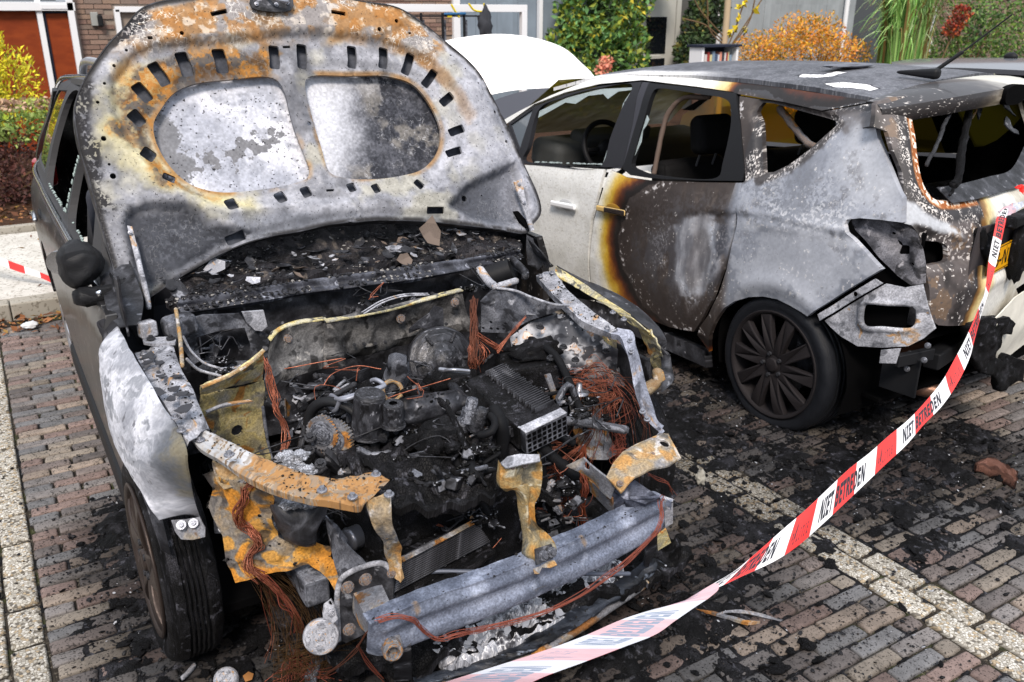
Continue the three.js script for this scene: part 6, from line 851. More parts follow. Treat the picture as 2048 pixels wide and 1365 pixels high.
const iw = part(wreck, 'inner_wing', plate([[.417,.8,-2.387],[.483,.79,-2.395],[.612,.77,-2.453],[.602,.73,-2.423],[.587,.68,-2.415],[.589,.6,-2.413],[.598,.53,-2.407],[.524,.54,-2.428],[.485,.6,-2.411],[.429,.68,-2.389],[.405,.74,-2.397]], { thick: .005, wob: .008, maxE: .025, holes: [[.504,.65,-2.435],[.602,.73,-2.437]].map((p, i) => [...p, i ? .006 : .018]), bump: (s, t) => .016 * ss(.5, .6, fbm(s * 5 + 3, t * 5 + 3, 8, 2)) }), (() => { const m = M.yellow.clone(); m.color = S(205, 200, 190); return m; })());
part(iw, 'inner_wing_strap', strip([[.415,.76,-2.348],[.474,.76,-2.373],[.542,.755,-2.373]], [[.416,.75,-2.346],[.471,.75,-2.366],[.557,.745,-2.368]], { N: 20, K: 4, thick: .004, prof: k => .008 * Math.sin(k * 3.14) }), M.ash);
part(iw, 'inner_wing_edge', tube([[.592,.7,-2.419],[.594,.63,-2.421],[.597,.56,-2.42],[.6,.53,-2.406]], .006), M.grey);
// strut tower on the right
const tw = part(wreck, 'strut_tower', plate([[1.485,.74,-2.465],[1.561,.79,-2.445],[1.621,.82,-2.394],[1.69,.83,-2.335],[1.709,.8,-2.28],[1.755,.76,-2.259],[1.769,.72,-2.216],[1.783,.64,-2.234],[1.833,.56,-2.243],[1.759,.55,-2.252],[1.696,.6,-2.271],[1.628,.64,-2.291],[1.568,.68,-2.353],[1.477,.69,-2.435]], { thick: .006, wob: .008, maxE: .022, bump: (s, t) => .05 * Math.exp(-((s / .13) ** 2 + (t / .13) ** 2)) + .012 * ss(.5, .65, fbm(s * 7 + 5, t * 7, 2, 2)) }), (() => { const t = tex(512, 512, (u, v) => { const n = fbm(u * 8, v * 8, 741, 5, 8), m = fbm(u * 24, v * 24, 742, 4, 24); let c = mix3([72, 74, 80], [166, 168, 174], ss(.36, .6, n)); c = mix3(c, [190, 132, 84], .85 * ss(.6, .66, m) * ss(.48, .56, n)); c = mix3(c, [44, 45, 50], .8 * ss(.6, .68, fbm(u * 12, v * 12, 743, 4, 12))); c = mix3(c, [206, 206, 210], .8 * ss(.64, .7, m)); return c; }, { rep: 2 }); return std({ map: t, bumpMap: bumpA, bumpScale: .0015, roughness: .6, metalness: .25 }); })());
bolts(tw, [[1.584,.72,-2.206],[1.507,.73,-2.242],[1.558,.76,-2.241],[1.538,.8,-2.353],[1.718,.72,-2.218]], [0, 1, .2], .012, M.dark);
part(wreck, 'side_panel', plate([[1.786,.64,-2.233],[1.803,.58,-2.207],[1.786,.56,-2.218],[1.878,.4,-2.174],[1.812,.38,-2.149],[1.623,.4,-2.062],[1.552,.42,-2.062],[1.529,.5,-2.133],[1.585,.56,-2.237],[1.72,.56,-2.24]], { thick: .005, wob: .012, maxE: .025, n: [-.5, .6, .5] }), M.rustG, 'side panel rusted orange under the copper wires');
part(wreck, 'side_plate', plate([[1.686,.83,-2.331],[1.696,.82,-2.263],[1.707,.8,-2.18],[1.714,.8,-2.156],[1.731,.74,-2.178],[1.72,.75,-2.212],[1.711,.79,-2.291]], { thick: .004, n: [-.6, .6, .3], holes: [[1.708,.77,-2.2]].map(p => [...p, .01]) }), M.yellow);
// right rails
const r1 = part(wreck, 'wing_rail', strip([[1.683,.9,-2.608],[1.631,.88,-2.399],[1.622,.865,-2.302],[1.615,.85,-2.211],[1.654,.83,-2.112]], [[1.742,.91,-2.577],[1.682,.89,-2.389],[1.677,.875,-2.31],[1.674,.86,-2.235],[1.676,.84,-2.104]], { N: 50, K: 7, thick: .005, lip: .022, wob: .002, prof: k => .006 * ss(.35, .45, k) }), M.ash); bolts(r1, [[1.642,.85,-2.116],[1.677,.905,-2.57]], [0, 1, 0], .009);
const drop = part(wreck, 'rail_drop', strip([[1.654,.83,-2.112],[1.668,.83,-2.088],[1.659,.8,-2.039],[1.636,.76,-1.981],[1.611,.71,-1.925],[1.601,.67,-1.884],[1.6,.64,-1.843],[1.62,.61,-1.799]], [[1.683,.84,-2.114],[1.712,.835,-2.074],[1.668,.8,-1.998],[1.643,.76,-1.943],[1.619,.72,-1.893],[1.612,.68,-1.852],[1.621,.65,-1.828],[1.62,.62,-1.79]], { N: 60, K: 6, thick: .005, lip: .018, wob: .002, prof: k => .004 * ss(.6, .7, k) }), (() => { const m = M.ash.clone(); m.color = S(236, 240, 250); return m; })()); bolts(drop, [[1.661,.8,-2.011],[1.686,.82,-2.049],[1.588,.67,-1.855],[1.593,.65,-1.838]], [-.3, 1, .2], .009);
part(wreck, 'front_wing', [strip([[1.726,.91,-2.547],[1.728,.9,-2.457],[1.727,.89,-2.35],[1.726,.88,-2.229],[1.735,.86,-2.145],[1.753,.84,-2.111]], [[1.766,.925,-2.602],[1.757,.915,-2.456],[1.745,.905,-2.335],[1.733,.895,-2.219],[1.74,.87,-2.098],[1.761,.84,-2.042]], { N: 50, K: 4, thick: .004, wob: .003 }), strip([[1.753,.84,-2.111],[1.785,.8,-2.113],[1.805,.74,-2.096],[1.837,.66,-2.109]], [[1.761,.84,-2.042],[1.777,.8,-2.023],[1.806,.74,-2.022],[1.83,.69,-2.028]], { N: 30, K: 5, thick: .005, wob: .004, up: [-1, .3, 0] })], M.yellow, 'right front wing edge bared to rust-yellow metal');
part(wreck, 'wing_skin', strip([[1.766,.925,-2.602],[1.757,.915,-2.456],[1.745,.905,-2.335],[1.733,.895,-2.219],[1.74,.87,-2.098],[1.761,.84,-2.042],[1.83,.69,-2.028]].map(p => [p[0] + .006, p[1], p[2]]), [[1.955, .72, -2.85], [1.96, .74, -2.7], [1.96, .77, -2.55], [1.94, .79, -2.4], [1.9, .78, -2.2], [1.82, .75, -2.05], [1.72, .68, -1.92]], { N: 40, K: 6, thick: .004, up: [1, .2, 0], prof: k => .03 * Math.sin(k * 3.14) }), M.dark);
bolts(r1, [[1.689,.885,-2.15],[1.704,.87,-2.11],[1.72,.915,-2.556]], [0, 1, 0], .009);
part(wreck, 'bonnet_hinge', [noisy(plate([[1.653,1.05,-2.629],[1.669,1.04,-2.606],[1.664,1,-2.587],[1.686,.95,-2.567],[1.673,.93,-2.577],[1.64,.95,-2.595],[1.637,1,-2.603]], { thick: .012, n: [-.4, .3, 1] }), .004, 40), tube([[1.629,.95,-2.685],[1.601,.95,-2.591],[1.572,.95,-2.504],[1.547,.95,-2.469]], .014), noisy(plate([[1.633,1.05,-2.58],[1.643,1.02,-2.509],[1.714,.95,-2.536],[1.693,.94,-2.55],[1.664,1,-2.587]], { thick: .006 }), .003, 40)], M.dark);
part(wreck, 'washer_tube', [tube([[1.491,.93,-2.687],[1.491,.9,-2.625],[1.48,.9,-2.557]], .016, { seg: 10 }), tube([[1.488,.905,-2.546],[1.521,.91,-2.543],[1.555,.915,-2.54]], .012, { seg: 10 })], M.ash); part(wreck, 'wiper_motor', cyl(.045, .04, .1, [[1.574,.9,-2.692]][0], [.6, .3, .4], 20), M.blackTrim);
const rbk = part(wreck, 'rust_bracket', plate([[1.327,.6,-1.688],[1.375,.62,-1.717],[1.421,.63,-1.737],[1.49,.64,-1.745],[1.562,.65,-1.742],[1.583,.65,-1.729],[1.562,.64,-1.676],[1.557,.62,-1.642],[1.501,.62,-1.624],[1.434,.62,-1.631],[1.384,.61,-1.633],[1.334,.58,-1.629]], { thick: .006, wob: .005, maxE: .02, holes: [[1.536,.635,-1.692]].map(p => [...p, .011, 1.6]), bump: (s, t, o) => .012 * ss(.0, .02, -sdPoly(o, s, t)) }), M.rust); bolts(rbk, [[1.338,.6,-1.64],[1.478,.635,-1.674]], [0, .8, .5], .008, M.rustG);
part(wreck, 'chassis_rail', [plate([[1.268,.6,-1.798],[1.318,.62,-1.784],[1.327,.6,-1.682],[1.341,.57,-1.668],[1.342,.53,-1.682],[1.334,.55,-1.77]], { thick: .006, wob: .003, holes: [[1.357,.61,-1.776],[1.355,.61,-1.777]].slice(0, 1).map(p => [...p, .012]) }), plate([[1.34,.54,-1.786],[1.344,.53,-1.681],[1.368,.46,-1.704],[1.367,.48,-1.811]], { thick: .006, n: [-.3, .2, 1] })], M.rustG);
part(wreck, 'lamp_bracket', noisy(tube([[1.705,.66,-1.985],[1.729,.68,-1.981],[1.744,.7,-1.967],[1.745,.72,-1.978]], .02, { seg: 8 }), .006, 30), M.rust);
// dark pan under the engine
part(wreck, 'bay_wall', box(.02, .3, .8, [1.83, .55, -2.5]), M.dark);
// ----- engine
const eng = grp(wreck, 'engine', [1.0, .5, -2.15], 'charred engine block, crusted black');
const top = [[.703,.66,-2.106],[.775,.66,-2.265],[.921,.66,-2.387],[1.127,.66,-2.378],[1.21,.66,-2.257],[1.162,.66,-2.031],[1.097,.66,-1.849],[.992,.66,-1.736],[.907,.66,-1.728],[.765,.66,-1.814],[.729,.66,-1.942]]; part(eng, 'crusted_top', hf(top, (x, z) => .66 - .05 * ss(-2.05, -1.8, z), .11, 12, 811, { maxE: .009 }), M.char);
part(eng, 'block', noisy(box(.52, .36, .3, [.98, .42, -2.08], [0, .1, 0], .04, 14), .06, 11), M.char);
part(eng, 'front_crust', plate([[.744,.66,-2.004],[.814,.6,-1.97],[.891,.6,-1.957],[1.082,.62,-1.964],[1.149,.52,-2.054],[1.128,.46,-2.105],[1.065,.42,-2.138],[1.007,.36,-2.218],[.898,.4,-2.182],[.796,.5,-2.151]], { thick: .02, maxE: .016, wob: .03, n: [0, .4, 1] }), M.char);
const vc = plate([[.805,.72,-2.205],[.864,.75,-2.149],[.923,.77,-2.11],[1.008,.77,-2.094],[1.074,.77,-2.09],[1.104,.75,-2.052],[1.095,.7,-2.058],[1.005,.68,-2.093],[.921,.68,-2.104],[.852,.67,-2.131],[.799,.66,-2.16]], { thick: .03, maxE: .014, wob: .006, bump: (s, t, o) => .02 * ss(0, .03, -sdPoly(o, s, t)) + .012 * Math.abs(Math.sin(s * 46)) }); part(eng, 'valve_cover', vc, std({ map: T.dark, roughness: .5, metalness: .4, bumpMap: bumpA, bumpScale: .002, color: S(255, 255, 255) }));
const fp = [[.809,.74,-2.119]][0], fq = [[.862,.76,-2.064]][0]; part(eng, 'oil_filter', lathe([[.001, .075], [.035, .075], [.043, .07], [.045, .055], [.045, -.05], [.05, -.06]], fp, [.1, 1, .1], 26), M.dark); part(eng, 'filler_cap', lathe([[.012, .03], [.026, .03], [.03, .025], [.028, -.03], [.036, -.04]], fq, [0, 1, .1], 20), M.dark);
const rr = rng(55), lumps = [];
for (const [p, s] of [...[[.901,.68,-2.015],[.938,.68,-1.98],[.995,.68,-2.008],[.977,.68,-1.932],[1.122,.68,-2.077],[1.125,.68,-2.104],[1.074,.68,-2.33],[1.158,.68,-2.377],[1.2,.68,-2.335],[.959,.68,-2.352],[1.022,.68,-2.361],[.925,.68,-2.342]].map((p, i) => [p, .02 + .018 * (i % 3)]), ...[[.962,.4,-2.074],[.907,.38,-2.078],[1.033,.35,-2.103],[1.095,.36,-2.105],[1.001,.42,-2.104],[1.04,.5,-2.039],[1.106,.45,-2.065],[.917,.5,-2.113],[1.156,.5,-2.067],[1.161,.4,-2.047],[1.17,.3,-2.021],[1.223,.3,-2.058]]].map(e => Array.isArray(e[0]) ? e : [e, .04])) lumps.push(noisy(lump(s_(s) * 1.3, s_(s), s_(s), p, Math.floor(rr() * 99), .5, 3), .006, 40));
function s_(s) { return s * (.8 + .5 * rr()); }
const lm = part(eng, 'melted_lumps', lumps, M.char); lm.userData.kind = 'stuff';
const fittings = [[1.057,.74,-1.976],[1.069,.72,-1.958],[1.04,.7,-1.998],[1.004,.68,-2.021]]; fittings.forEach((p, i) => part(eng, 'sensor_plug', lathe([[.001, .05], [.016, .05], [.018, .02], [.024, .018], [.026, -.02]], p, [.2, 1, .4 * i], 14), i % 2 ? M.dark : M.grey));
// timing gears and guard
for (const [p, R1, teeth] of [[[[.723,.68,-2.154]][0], .058, 34], [[[.697,.7,-2.167]][0], .05, 30]]) {
const sh = new THREE.Shape(); for (let i = 0; i < teeth * 4; i++) { const a = i / (teeth * 4) * 6.283, rad = R1 * ((i % 4) < 2 ? 1 : .93); i ? sh.lineTo(rad * Math.cos(a), rad * Math.sin(a)) : sh.moveTo(rad, 0); } sh.closePath();
const g = new THREE.ExtrudeGeometry(sh, { depth: .022, bevelEnabled: false }); g.rotateX(-Math.PI / 2); part(eng, 'timing_gear', boxUV(aim(g, p, [-.75, .1, .65])), M.rustG); part(eng, 'gear_hub', lathe([[.001, .034], [.014, .034], [.018, .028], [.034, .026], [.04, .02]], p, [-.75, .1, .65], 20), M.grey);
}
part(eng, 'timing_belt', aim(new THREE.TorusGeometry(.092, .013, 8, 44).rotateX(Math.PI / 2).scale(1, 1.5, 1.25), [[.75,.66,-2.19]][0], [-.75, .1, .65]), M.blackTrim);
part(eng, 'mount_arm', [plate([[.676,.66,-2.12],[.705,.62,-2.085],[.761,.63,-2.07],[.77,.58,-2.095],[.72,.56,-2.121],[.683,.6,-2.152]], { thick: .02, n: [-.2, .6, .7] }), tube([[.676,.68,-2.24],[.67,.65,-2.186],[.714,.6,-2.178]], .012), tube([[.703,.64,-2.185],[.711,.61,-2.114],[.765,.62,-2.095]], .01)], M.dark);
bolts(eng, [...[[.643,.66,-2.156],[.647,.7,-2.153]], ...[[.643,.66,-2.065]]], [-.2, .8, .5], .014, M.dark);
// alternator and its pulley
const al = [[.801,.43,-2.008]][0]; const alt = part(eng, 'alternator', lathe([[.001, .055], [.05, .055], [.072, .045], [.078, .02], [.078, -.03], [.07, -.055], [.05, -.06]], al, [-.9, .1, .35], 36), M.dark);
for (let k = 0; k < 14; k++) { const a = k / 14 * 6.28; part(eng, 'cooling_rib', aim(new RoundedBoxGeometry(.006, .075, .022, 1, .002).translate(.079 * Math.cos(a) * 0, 0, .08).rotateY(a), al, [-.9, .1, .35]), M.dark); }
const pu = [[.721,.43,-2.021]][0], pl = []; for (let k = 0; k < 6; k++) pl.push([.034, -.03 + k * .01], [.029, -.025 + k * .01]); part(eng, 'pulley', lathe([[.001, .045], [.026, .045], [.03, .04], [.036, .034], ...pl.reverse(), [.02, -.04]], pu, [-.92, .1, .3], 30), std({ color: S(120, 122, 130), roughness: .35, metalness: .7 }));
// pipes
for (const p of [[[.748,.74,-2.28],[.755,.78,-2.186],[.807,.79,-2.17],[.87,.8,-2.156],[.883,.8,-2.169],[.87,.81,-2.194],[.864,.8,-2.218]], [[.762,.75,-2.288],[.754,.79,-2.154],[.813,.8,-2.147],[.881,.8,-2.163]], [[.77,.7,-2.269],[.762,.77,-2.18],[.78,.74,-2.204],[.791,.68,-2.236]], [[.749,.78,-2.176],[.742,.74,-2.2],[.751,.72,-2.272]]]) part(eng, 'fuel_pipe', tube(p, .0065, { seg: 8 }), std({ color: S(140, 144, 156), roughness: .45, metalness: .4 }));
part(eng, 'coolant_elbow', noisy(tube([[.966,.72,-2.304],[.965,.76,-2.29],[.974,.8,-2.268],[.967,.82,-2.263]], .034, { seg: 14 }), .006, 30), M.grey); part(eng, 'elbow_rim', aim(new THREE.TorusGeometry(.03, .007, 8, 24).rotateX(Math.PI / 2), [[.938,.74,-2.245]][0], [0, .5, 1]), M.rust);
part(eng, 'bright_pipe', [tube([[1.085,.79,-2.213],[1.11,.79,-2.181],[1.155,.78,-2.166]], .008), tube([[1.089,.785,-2.208],[1.104,.8,-2.169],[1.153,.79,-2.156]], .006)], M.steel); part(eng, 'bright_pipe', tube([[.764,.66,-2.085],[.79,.64,-2.078],[.819,.64,-2.06],[.84,.64,-2.06]], .011, { seg: 9 }), M.grey);
part(eng, 'hose', [tube([[1.131,.74,-1.964],[1.127,.72,-1.923],[1.139,.66,-1.929],[1.134,.62,-1.935],[1.163,.58,-1.956]], .02, { seg: 10 }), tube([[1.059,.7,-1.922],[1.08,.71,-1.899],[1.104,.73,-1.913],[1.104,.74,-1.941]], .012)], M.rubber);
part(eng, 'gasket_plate', plate([[.965,.47,-2.115],[.982,.49,-2.107],[1.037,.5,-2.101],[1.042,.45,-2.091],[1.013,.41,-2.129],[.986,.4,-2.147]], { thick: .008, n: [0, .5, 1] }), M.ash); part(eng, 'strut_rod', tube([[.963,.46,-2.149],[.975,.4,-2.136],[.971,.34,-2.114]], .014, { seg: 9 }), M.dark); part(eng, 'strut_end', cyl(.016, .016, .03, [[.982,.33,-2.142]][0], [0, 1, .2], 12), M.ash);
part(eng, 'ring_clip', [tube([[.997,.7,-2.05],[1.008,.72,-2.041],[1.026,.72,-2.024],[1.03,.71,-2.006]], .0035), tube([[.998,.69,-2.047],[1.003,.7,-2.066],[1.014,.72,-2.044]], .003)], M.ash);
// crusted ground of the bay
part(wreck, 'bay_residue', [hf([[.46, 0, -2.85], [1.8, 0, -2.85], [1.75, 0, -1.75], [1.4, 0, -1.68], [.75, 0, -1.72], [.5, 0, -2.0]], (x, z) => .17 + .2 * ss(-2.0, -2.6, z), .14, 9, 821, { maxE: .016 })], M.char);
// brake booster
const bo = [[1.227,.7,-2.472]][0]; const boo = part(wreck, 'brake_booster', lathe([[.001, .04], [.03, .04], [.034, .02], [.06, .015], [.066, .005], [.09, .003], [.096, -.008], [.112, -.012], [.122, -.02], [.124, -.035], [.112, -.045], [.1, -.07]], bo, [-.1, .45, .9], 44), (() => { const m = M.dark.clone(); m.roughness = .35; return m; })());
for (let k = 0; k < 6; k++) { const a = k / 6 * 6.28 + .4; part(boo, 'pressed_rib', aim(new THREE.CapsuleGeometry(.006, .028, 3, 8).rotateX(Math.PI / 2).translate(0, .01, .085).rotateY(a), bo, [-.1, .45, .9]), M.dark); }
// finned control unit and battery remains
const c0 = V([[1.233,.76,-2.225]][0]), c1 = V([[1.253,.72,-1.926]][0]), cw = V([[1.204,.73,-2.212]][0]), ax = c1.clone().sub(c0), L = ax.length(); ax.normalize(); const upv = V(-.1, .75, .55), sd = ax.clone().cross(upv).normalize(), un = sd.clone().cross(ax).normalize(), mtx = new THREE.Matrix4().makeBasis(ax, un, sd.clone()); const cc = c0.clone().lerp(c1, .5).add(V(.005, -.05, .015));
const obox = (w, h, d, x, y, z, rr = .004) => { const g = new RoundedBoxGeometry(w, h, d, 2, Math.min(rr, w / 2.2, h / 2.2, d / 2.2)); g.translate(x, y, z); g.applyMatrix4(mtx); g.translate(cc.x, cc.y, cc.z); return boxUV(g); };
const ecu = part(wreck, 'control_unit', noisy(obox(L, .085, .16, 0, 0, 0, .01), .006, 30), M.char);
for (let k = 0; k < 26; k++) part(ecu, 'fin', obox(.0035, .02, .07, -L / 2 + .02 + k * (L - .05) / 25, .05, -.035 + .006 * (k % 3 === 0)), M.dark);
for (let k = 0; k < 22; k++) part(ecu, 'fin', obox(.0035, .03, .012, -L / 2 + .03 + k * (L - .06) / 21, .012, .082), k % 5 ? M.dark : M.grey);
const ep = part(ecu, 'connector_plate', noisy(obox(.03, .075, .15, L / 2 + .012, .0, 0), .004, 40), M.grey); for (let a = 0; a < 4; a++) for (let b = 0; b < 8; b++) part(ecu, 'connector_slot', obox(.004, .011, .012, L / 2 + .027, -.026 + a * .017, -.063 + b * .018, .001), M.pit); part(ecu, 'connector_lid', obox(.035, .004, .15, L / 2 + .01, .04, 0), M.ash);
part(wreck, 'battery_remains', [noisy(box(.22, .1, .16, [[1.48,.66,-2.325]][0], [.1, -.35, .1], .02, 5), .014, 22), noisy(lump(.1, .04, .06, [[1.512,.72,-2.334]][0], 4, .5, 4), .01, 30)], M.char); part(wreck, 'battery_strap', plate([[1.428,.72,-2.153],[1.449,.72,-2.154],[1.467,.64,-2.133],[1.446,.64,-2.122]], { thick: .006, n: [-.3, .4, .8] }), M.rustG);
part(wreck, 'battery_terminal', [lathe([[.001, .03], [.01, .03], [.011, .008], [.03, .006], [.034, -.004]], [[1.549,.64,-2.132]][0], [0, 1, 0], 14), plate([[1.539,.63,-2.173],[1.582,.63,-2.155],[1.564,.63,-2.125],[1.52,.63,-2.135]], { thick: .006 })], M.steel);
part(wreck, 'coil_bracket', plate([[1.536,.52,-2.269],[1.573,.54,-2.229],[1.576,.48,-2.23],[1.564,.44,-2.254],[1.533,.46,-2.272]], { thick: .006, n: [-.3, .4, .8] }), M.grey);
// cooler core lying in front
const rad = part(wreck, 'cooler_core', plate([[.762,.44,-1.848],[1.019,.45,-1.897],[1.039,.42,-1.893],[1.063,.36,-1.872],[.979,.34,-1.858],[.838,.32,-1.836],[.74,.33,-1.835],[.746,.38,-1.858]], { thick: .03, maxE: .03, wob: .002 }), M.char);
{ const a0 = [[.771,.435,-1.847],[1.018,.445,-1.896]], a1 = [[.736,.335,-1.83],[1.057,.365,-1.866]]; for (let k = 1; k < 16; k++) { const p = V(a0[0]).lerp(V(a1[0]), k / 16), q = V(a0[1]).lerp(V(a1[1]), k / 16); part(rad, 'core_tube', tube([p.clone().add(V(0, .014, 0)).toArray(), p.clone().lerp(q, .5).add(V(0, .014, 0)).toArray(), q.add(V(0, .014, 0)).toArray()], .0035, { seg: 5, n: 8 }), M.dark); } }
part(rad, 'core_tank', [strip([[.767,.45,-1.837],[.884,.455,-1.857],[1.007,.46,-1.885]], [[.771,.44,-1.829],[.886,.445,-1.85],[1.014,.45,-1.878]], { N: 30, K: 4, thick: .01, wob: .004 })], M.rustG); part(rad, 'core_side', noisy(tube([[.832,.34,-1.812],[.9,.345,-1.822],[.972,.35,-1.835],[1.048,.36,-1.85]], .016, { seg: 8 }), .006, 30), M.char);
part(wreck, 'twisted_foil', noisy(plate([[1.046,.44,-1.926],[1.046,.48,-1.909],[1.051,.45,-1.904],[1.041,.42,-1.891],[1.035,.42,-1.895]], { thick: .004, n: [0, .3, 1] }), .006, 30), M.ash);
part(wreck, 'cable_rod', tube([[.784,.36,-1.884],[.808,.36,-1.869],[.822,.36,-1.855],[.844,.36,-1.857],[.872,.36,-1.849],[.937,.36,-1.81],[1.028,.36,-1.749],[1.161,.33,-1.718],[1.279,.3,-1.689],[1.397,.28,-1.651]], .0065, { seg: 8 }), std({ color: S(92, 98, 112), roughness: .45, metalness: .3 }));
// lower beam
part(wreck, 'crossmember', [strip([[.734,.15,-1.708],[.862,.16,-1.678],[1.011,.17,-1.657],[1.19,.18,-1.668],[1.324,.19,-1.685],[1.472,.2,-1.711],[1.528,.21,-1.723],[1.576,.22,-1.729]], [[.785,.14,-1.69],[.889,.14,-1.661],[1.031,.15,-1.644],[1.205,.15,-1.664],[1.349,.16,-1.684],[1.491,.17,-1.708],[1.544,.18,-1.715],[1.576,.2,-1.731]], { N: 80, K: 6, thick: .006, lip: .03, wob: .004, prof: (k, t) => .01 * Math.sin(k * 3.14) + .003 * Math.sin(t * 60) })], (() => { const m = M.dark.clone(); m.color = S(225, 240, 255); return m; })(), 'bent lower crossmember lying under the beam');
part(wreck, 'crossmember_edge', tube([[.818,.12,-1.696],[.915,.12,-1.68],[1.038,.13,-1.655],[1.212,.13,-1.671],[1.358,.14,-1.694],[1.501,.15,-1.718],[1.555,.16,-1.726]], .012), M.rustG);
for (const t of [plate([[1.44,.4,-1.624],[1.457,.42,-1.608],[1.521,.3,-1.678],[1.522,.22,-1.709],[1.517,.22,-1.723]], { thick: .01, n: [-.2, .2, 1] }), plate([[.631,.38,-1.588],[.668,.4,-1.565],[.741,.12,-1.743],[.7,.12,-1.768]], { thick: .01, n: [0, .1, 1] })]) part(wreck, 'tie_strut', t, M.dark); part(wreck, 'beam_tab', plate([[1.487,.38,-1.641],[1.513,.4,-1.631],[1.554,.33,-1.653],[1.515,.31,-1.664]], { thick: .006, n: [0, .4, 1] }), M.yellow);
// horn
const hn = [[.534,.29,-1.838]][0]; const horn = part(wreck, 'horn', lathe([[.001, .012], [.008, .012], [.01, .008], [.014, .006], [.02, .008], [.03, .009], [.042, .006], [.046, .0], [.047, -.008], [.04, -.02], [.02, -.03]], hn, [-.3, .5, .85], 36), M.ash); part(horn, 'horn_bracket', plate([[.56,.36,-1.873],[.577,.375,-1.865],[.581,.35,-1.851],[.58,.33,-1.832],[.563,.31,-1.84],[.551,.32,-1.857],[.552,.34,-1.867]], { thick: .005, n: [-.2, .4, .9], holes: [[.574,.365,-1.861]].map(p => [...p, .006]) }), M.ash); bolts(horn, [[.573,.34,-1.85]], [-.2, .4, .9], .01);
// ash under the beam
const ashH = [[.903,.18,-1.946],[1.084,.18,-1.979],[1.252,.18,-1.999],[1.438,.18,-2.029],[1.492,.18,-2.026],[1.492,.18,-1.949],[1.522,.18,-1.841],[1.48,.18,-1.77],[1.349,.18,-1.719],[1.173,.18,-1.687],[1.023,.18,-1.676],[.915,.18,-1.677],[.84,.18,-1.675],[.822,.18,-1.741],[.842,.18,-1.845]];
const am = part(scene, 'ash_heap', hf(ashH, (x, z) => .17, .1, 22, 831, { maxE: .0085 }), (() => { const t = tex(512, 512, (u, v) => { const n = fbm(u * 10, v * 10, 751, 5, 10), m = 1 - Math.abs(2 * fbm(u * 26, v * 26, 752, 4, 26) - 1); let c = mix3([40, 40, 44], [176, 179, 188], ss(.32, .66, n * .6 + m * .35)); return mix3(c, [232, 233, 238], ss(.86, .96, m)); }, { rep: 3 }); return std({ map: t, bumpMap: t, bumpScale: .004, roughness: .9 }); })()); am.userData.kind = 'stuff'; tag(am, 'wrinkled grey-white heap of ash under the bumper beam', 'ash');
{ const rr = rng(63), g = []; for (let i = 0; i < 380; i++) { const p = V(ashH[Math.floor(rr() * 6)]).lerp(V(ashH[8 + Math.floor(rr() * 7)]), rr()); const q = chipGeo(rr, .005 + .013 * rr()); g.push(boxUV(place(noisy(q, .004, 60, i), [p.x, .18 + .03 * rr(), p.z], [(rr() - .5) * 1.6, rr() * 6, (rr() - .5) * 1.6]))); } looseStuff('ash_curls', g, std({ color: S(140, 143, 151), roughness: .9 }), 'curled white ash leaves on the heap under the bumper beam', 'ash'); }
{ const g = []; for (const p of [...[[.574,.66,-2.147],[.584,.66,-2.118],[.604,.67,-2.119],[.587,.65,-2.103],[.607,.64,-2.079]], ...[[.525,.66,-1.911],[.543,.66,-1.91],[.555,.66,-1.893],[.516,.65,-1.927]]]) g.push(noisy(lump(.026, .014, .026, p, g.length, .6, 4), .006, 60)); looseStuff('ash_clumps', g, std({ color: S(178, 182, 192), roughness: .95, bumpMap: bumpChar, bumpScale: .006 }), 'crumbly white ash clumps behind the rusty tie bar', 'ash'); }
}
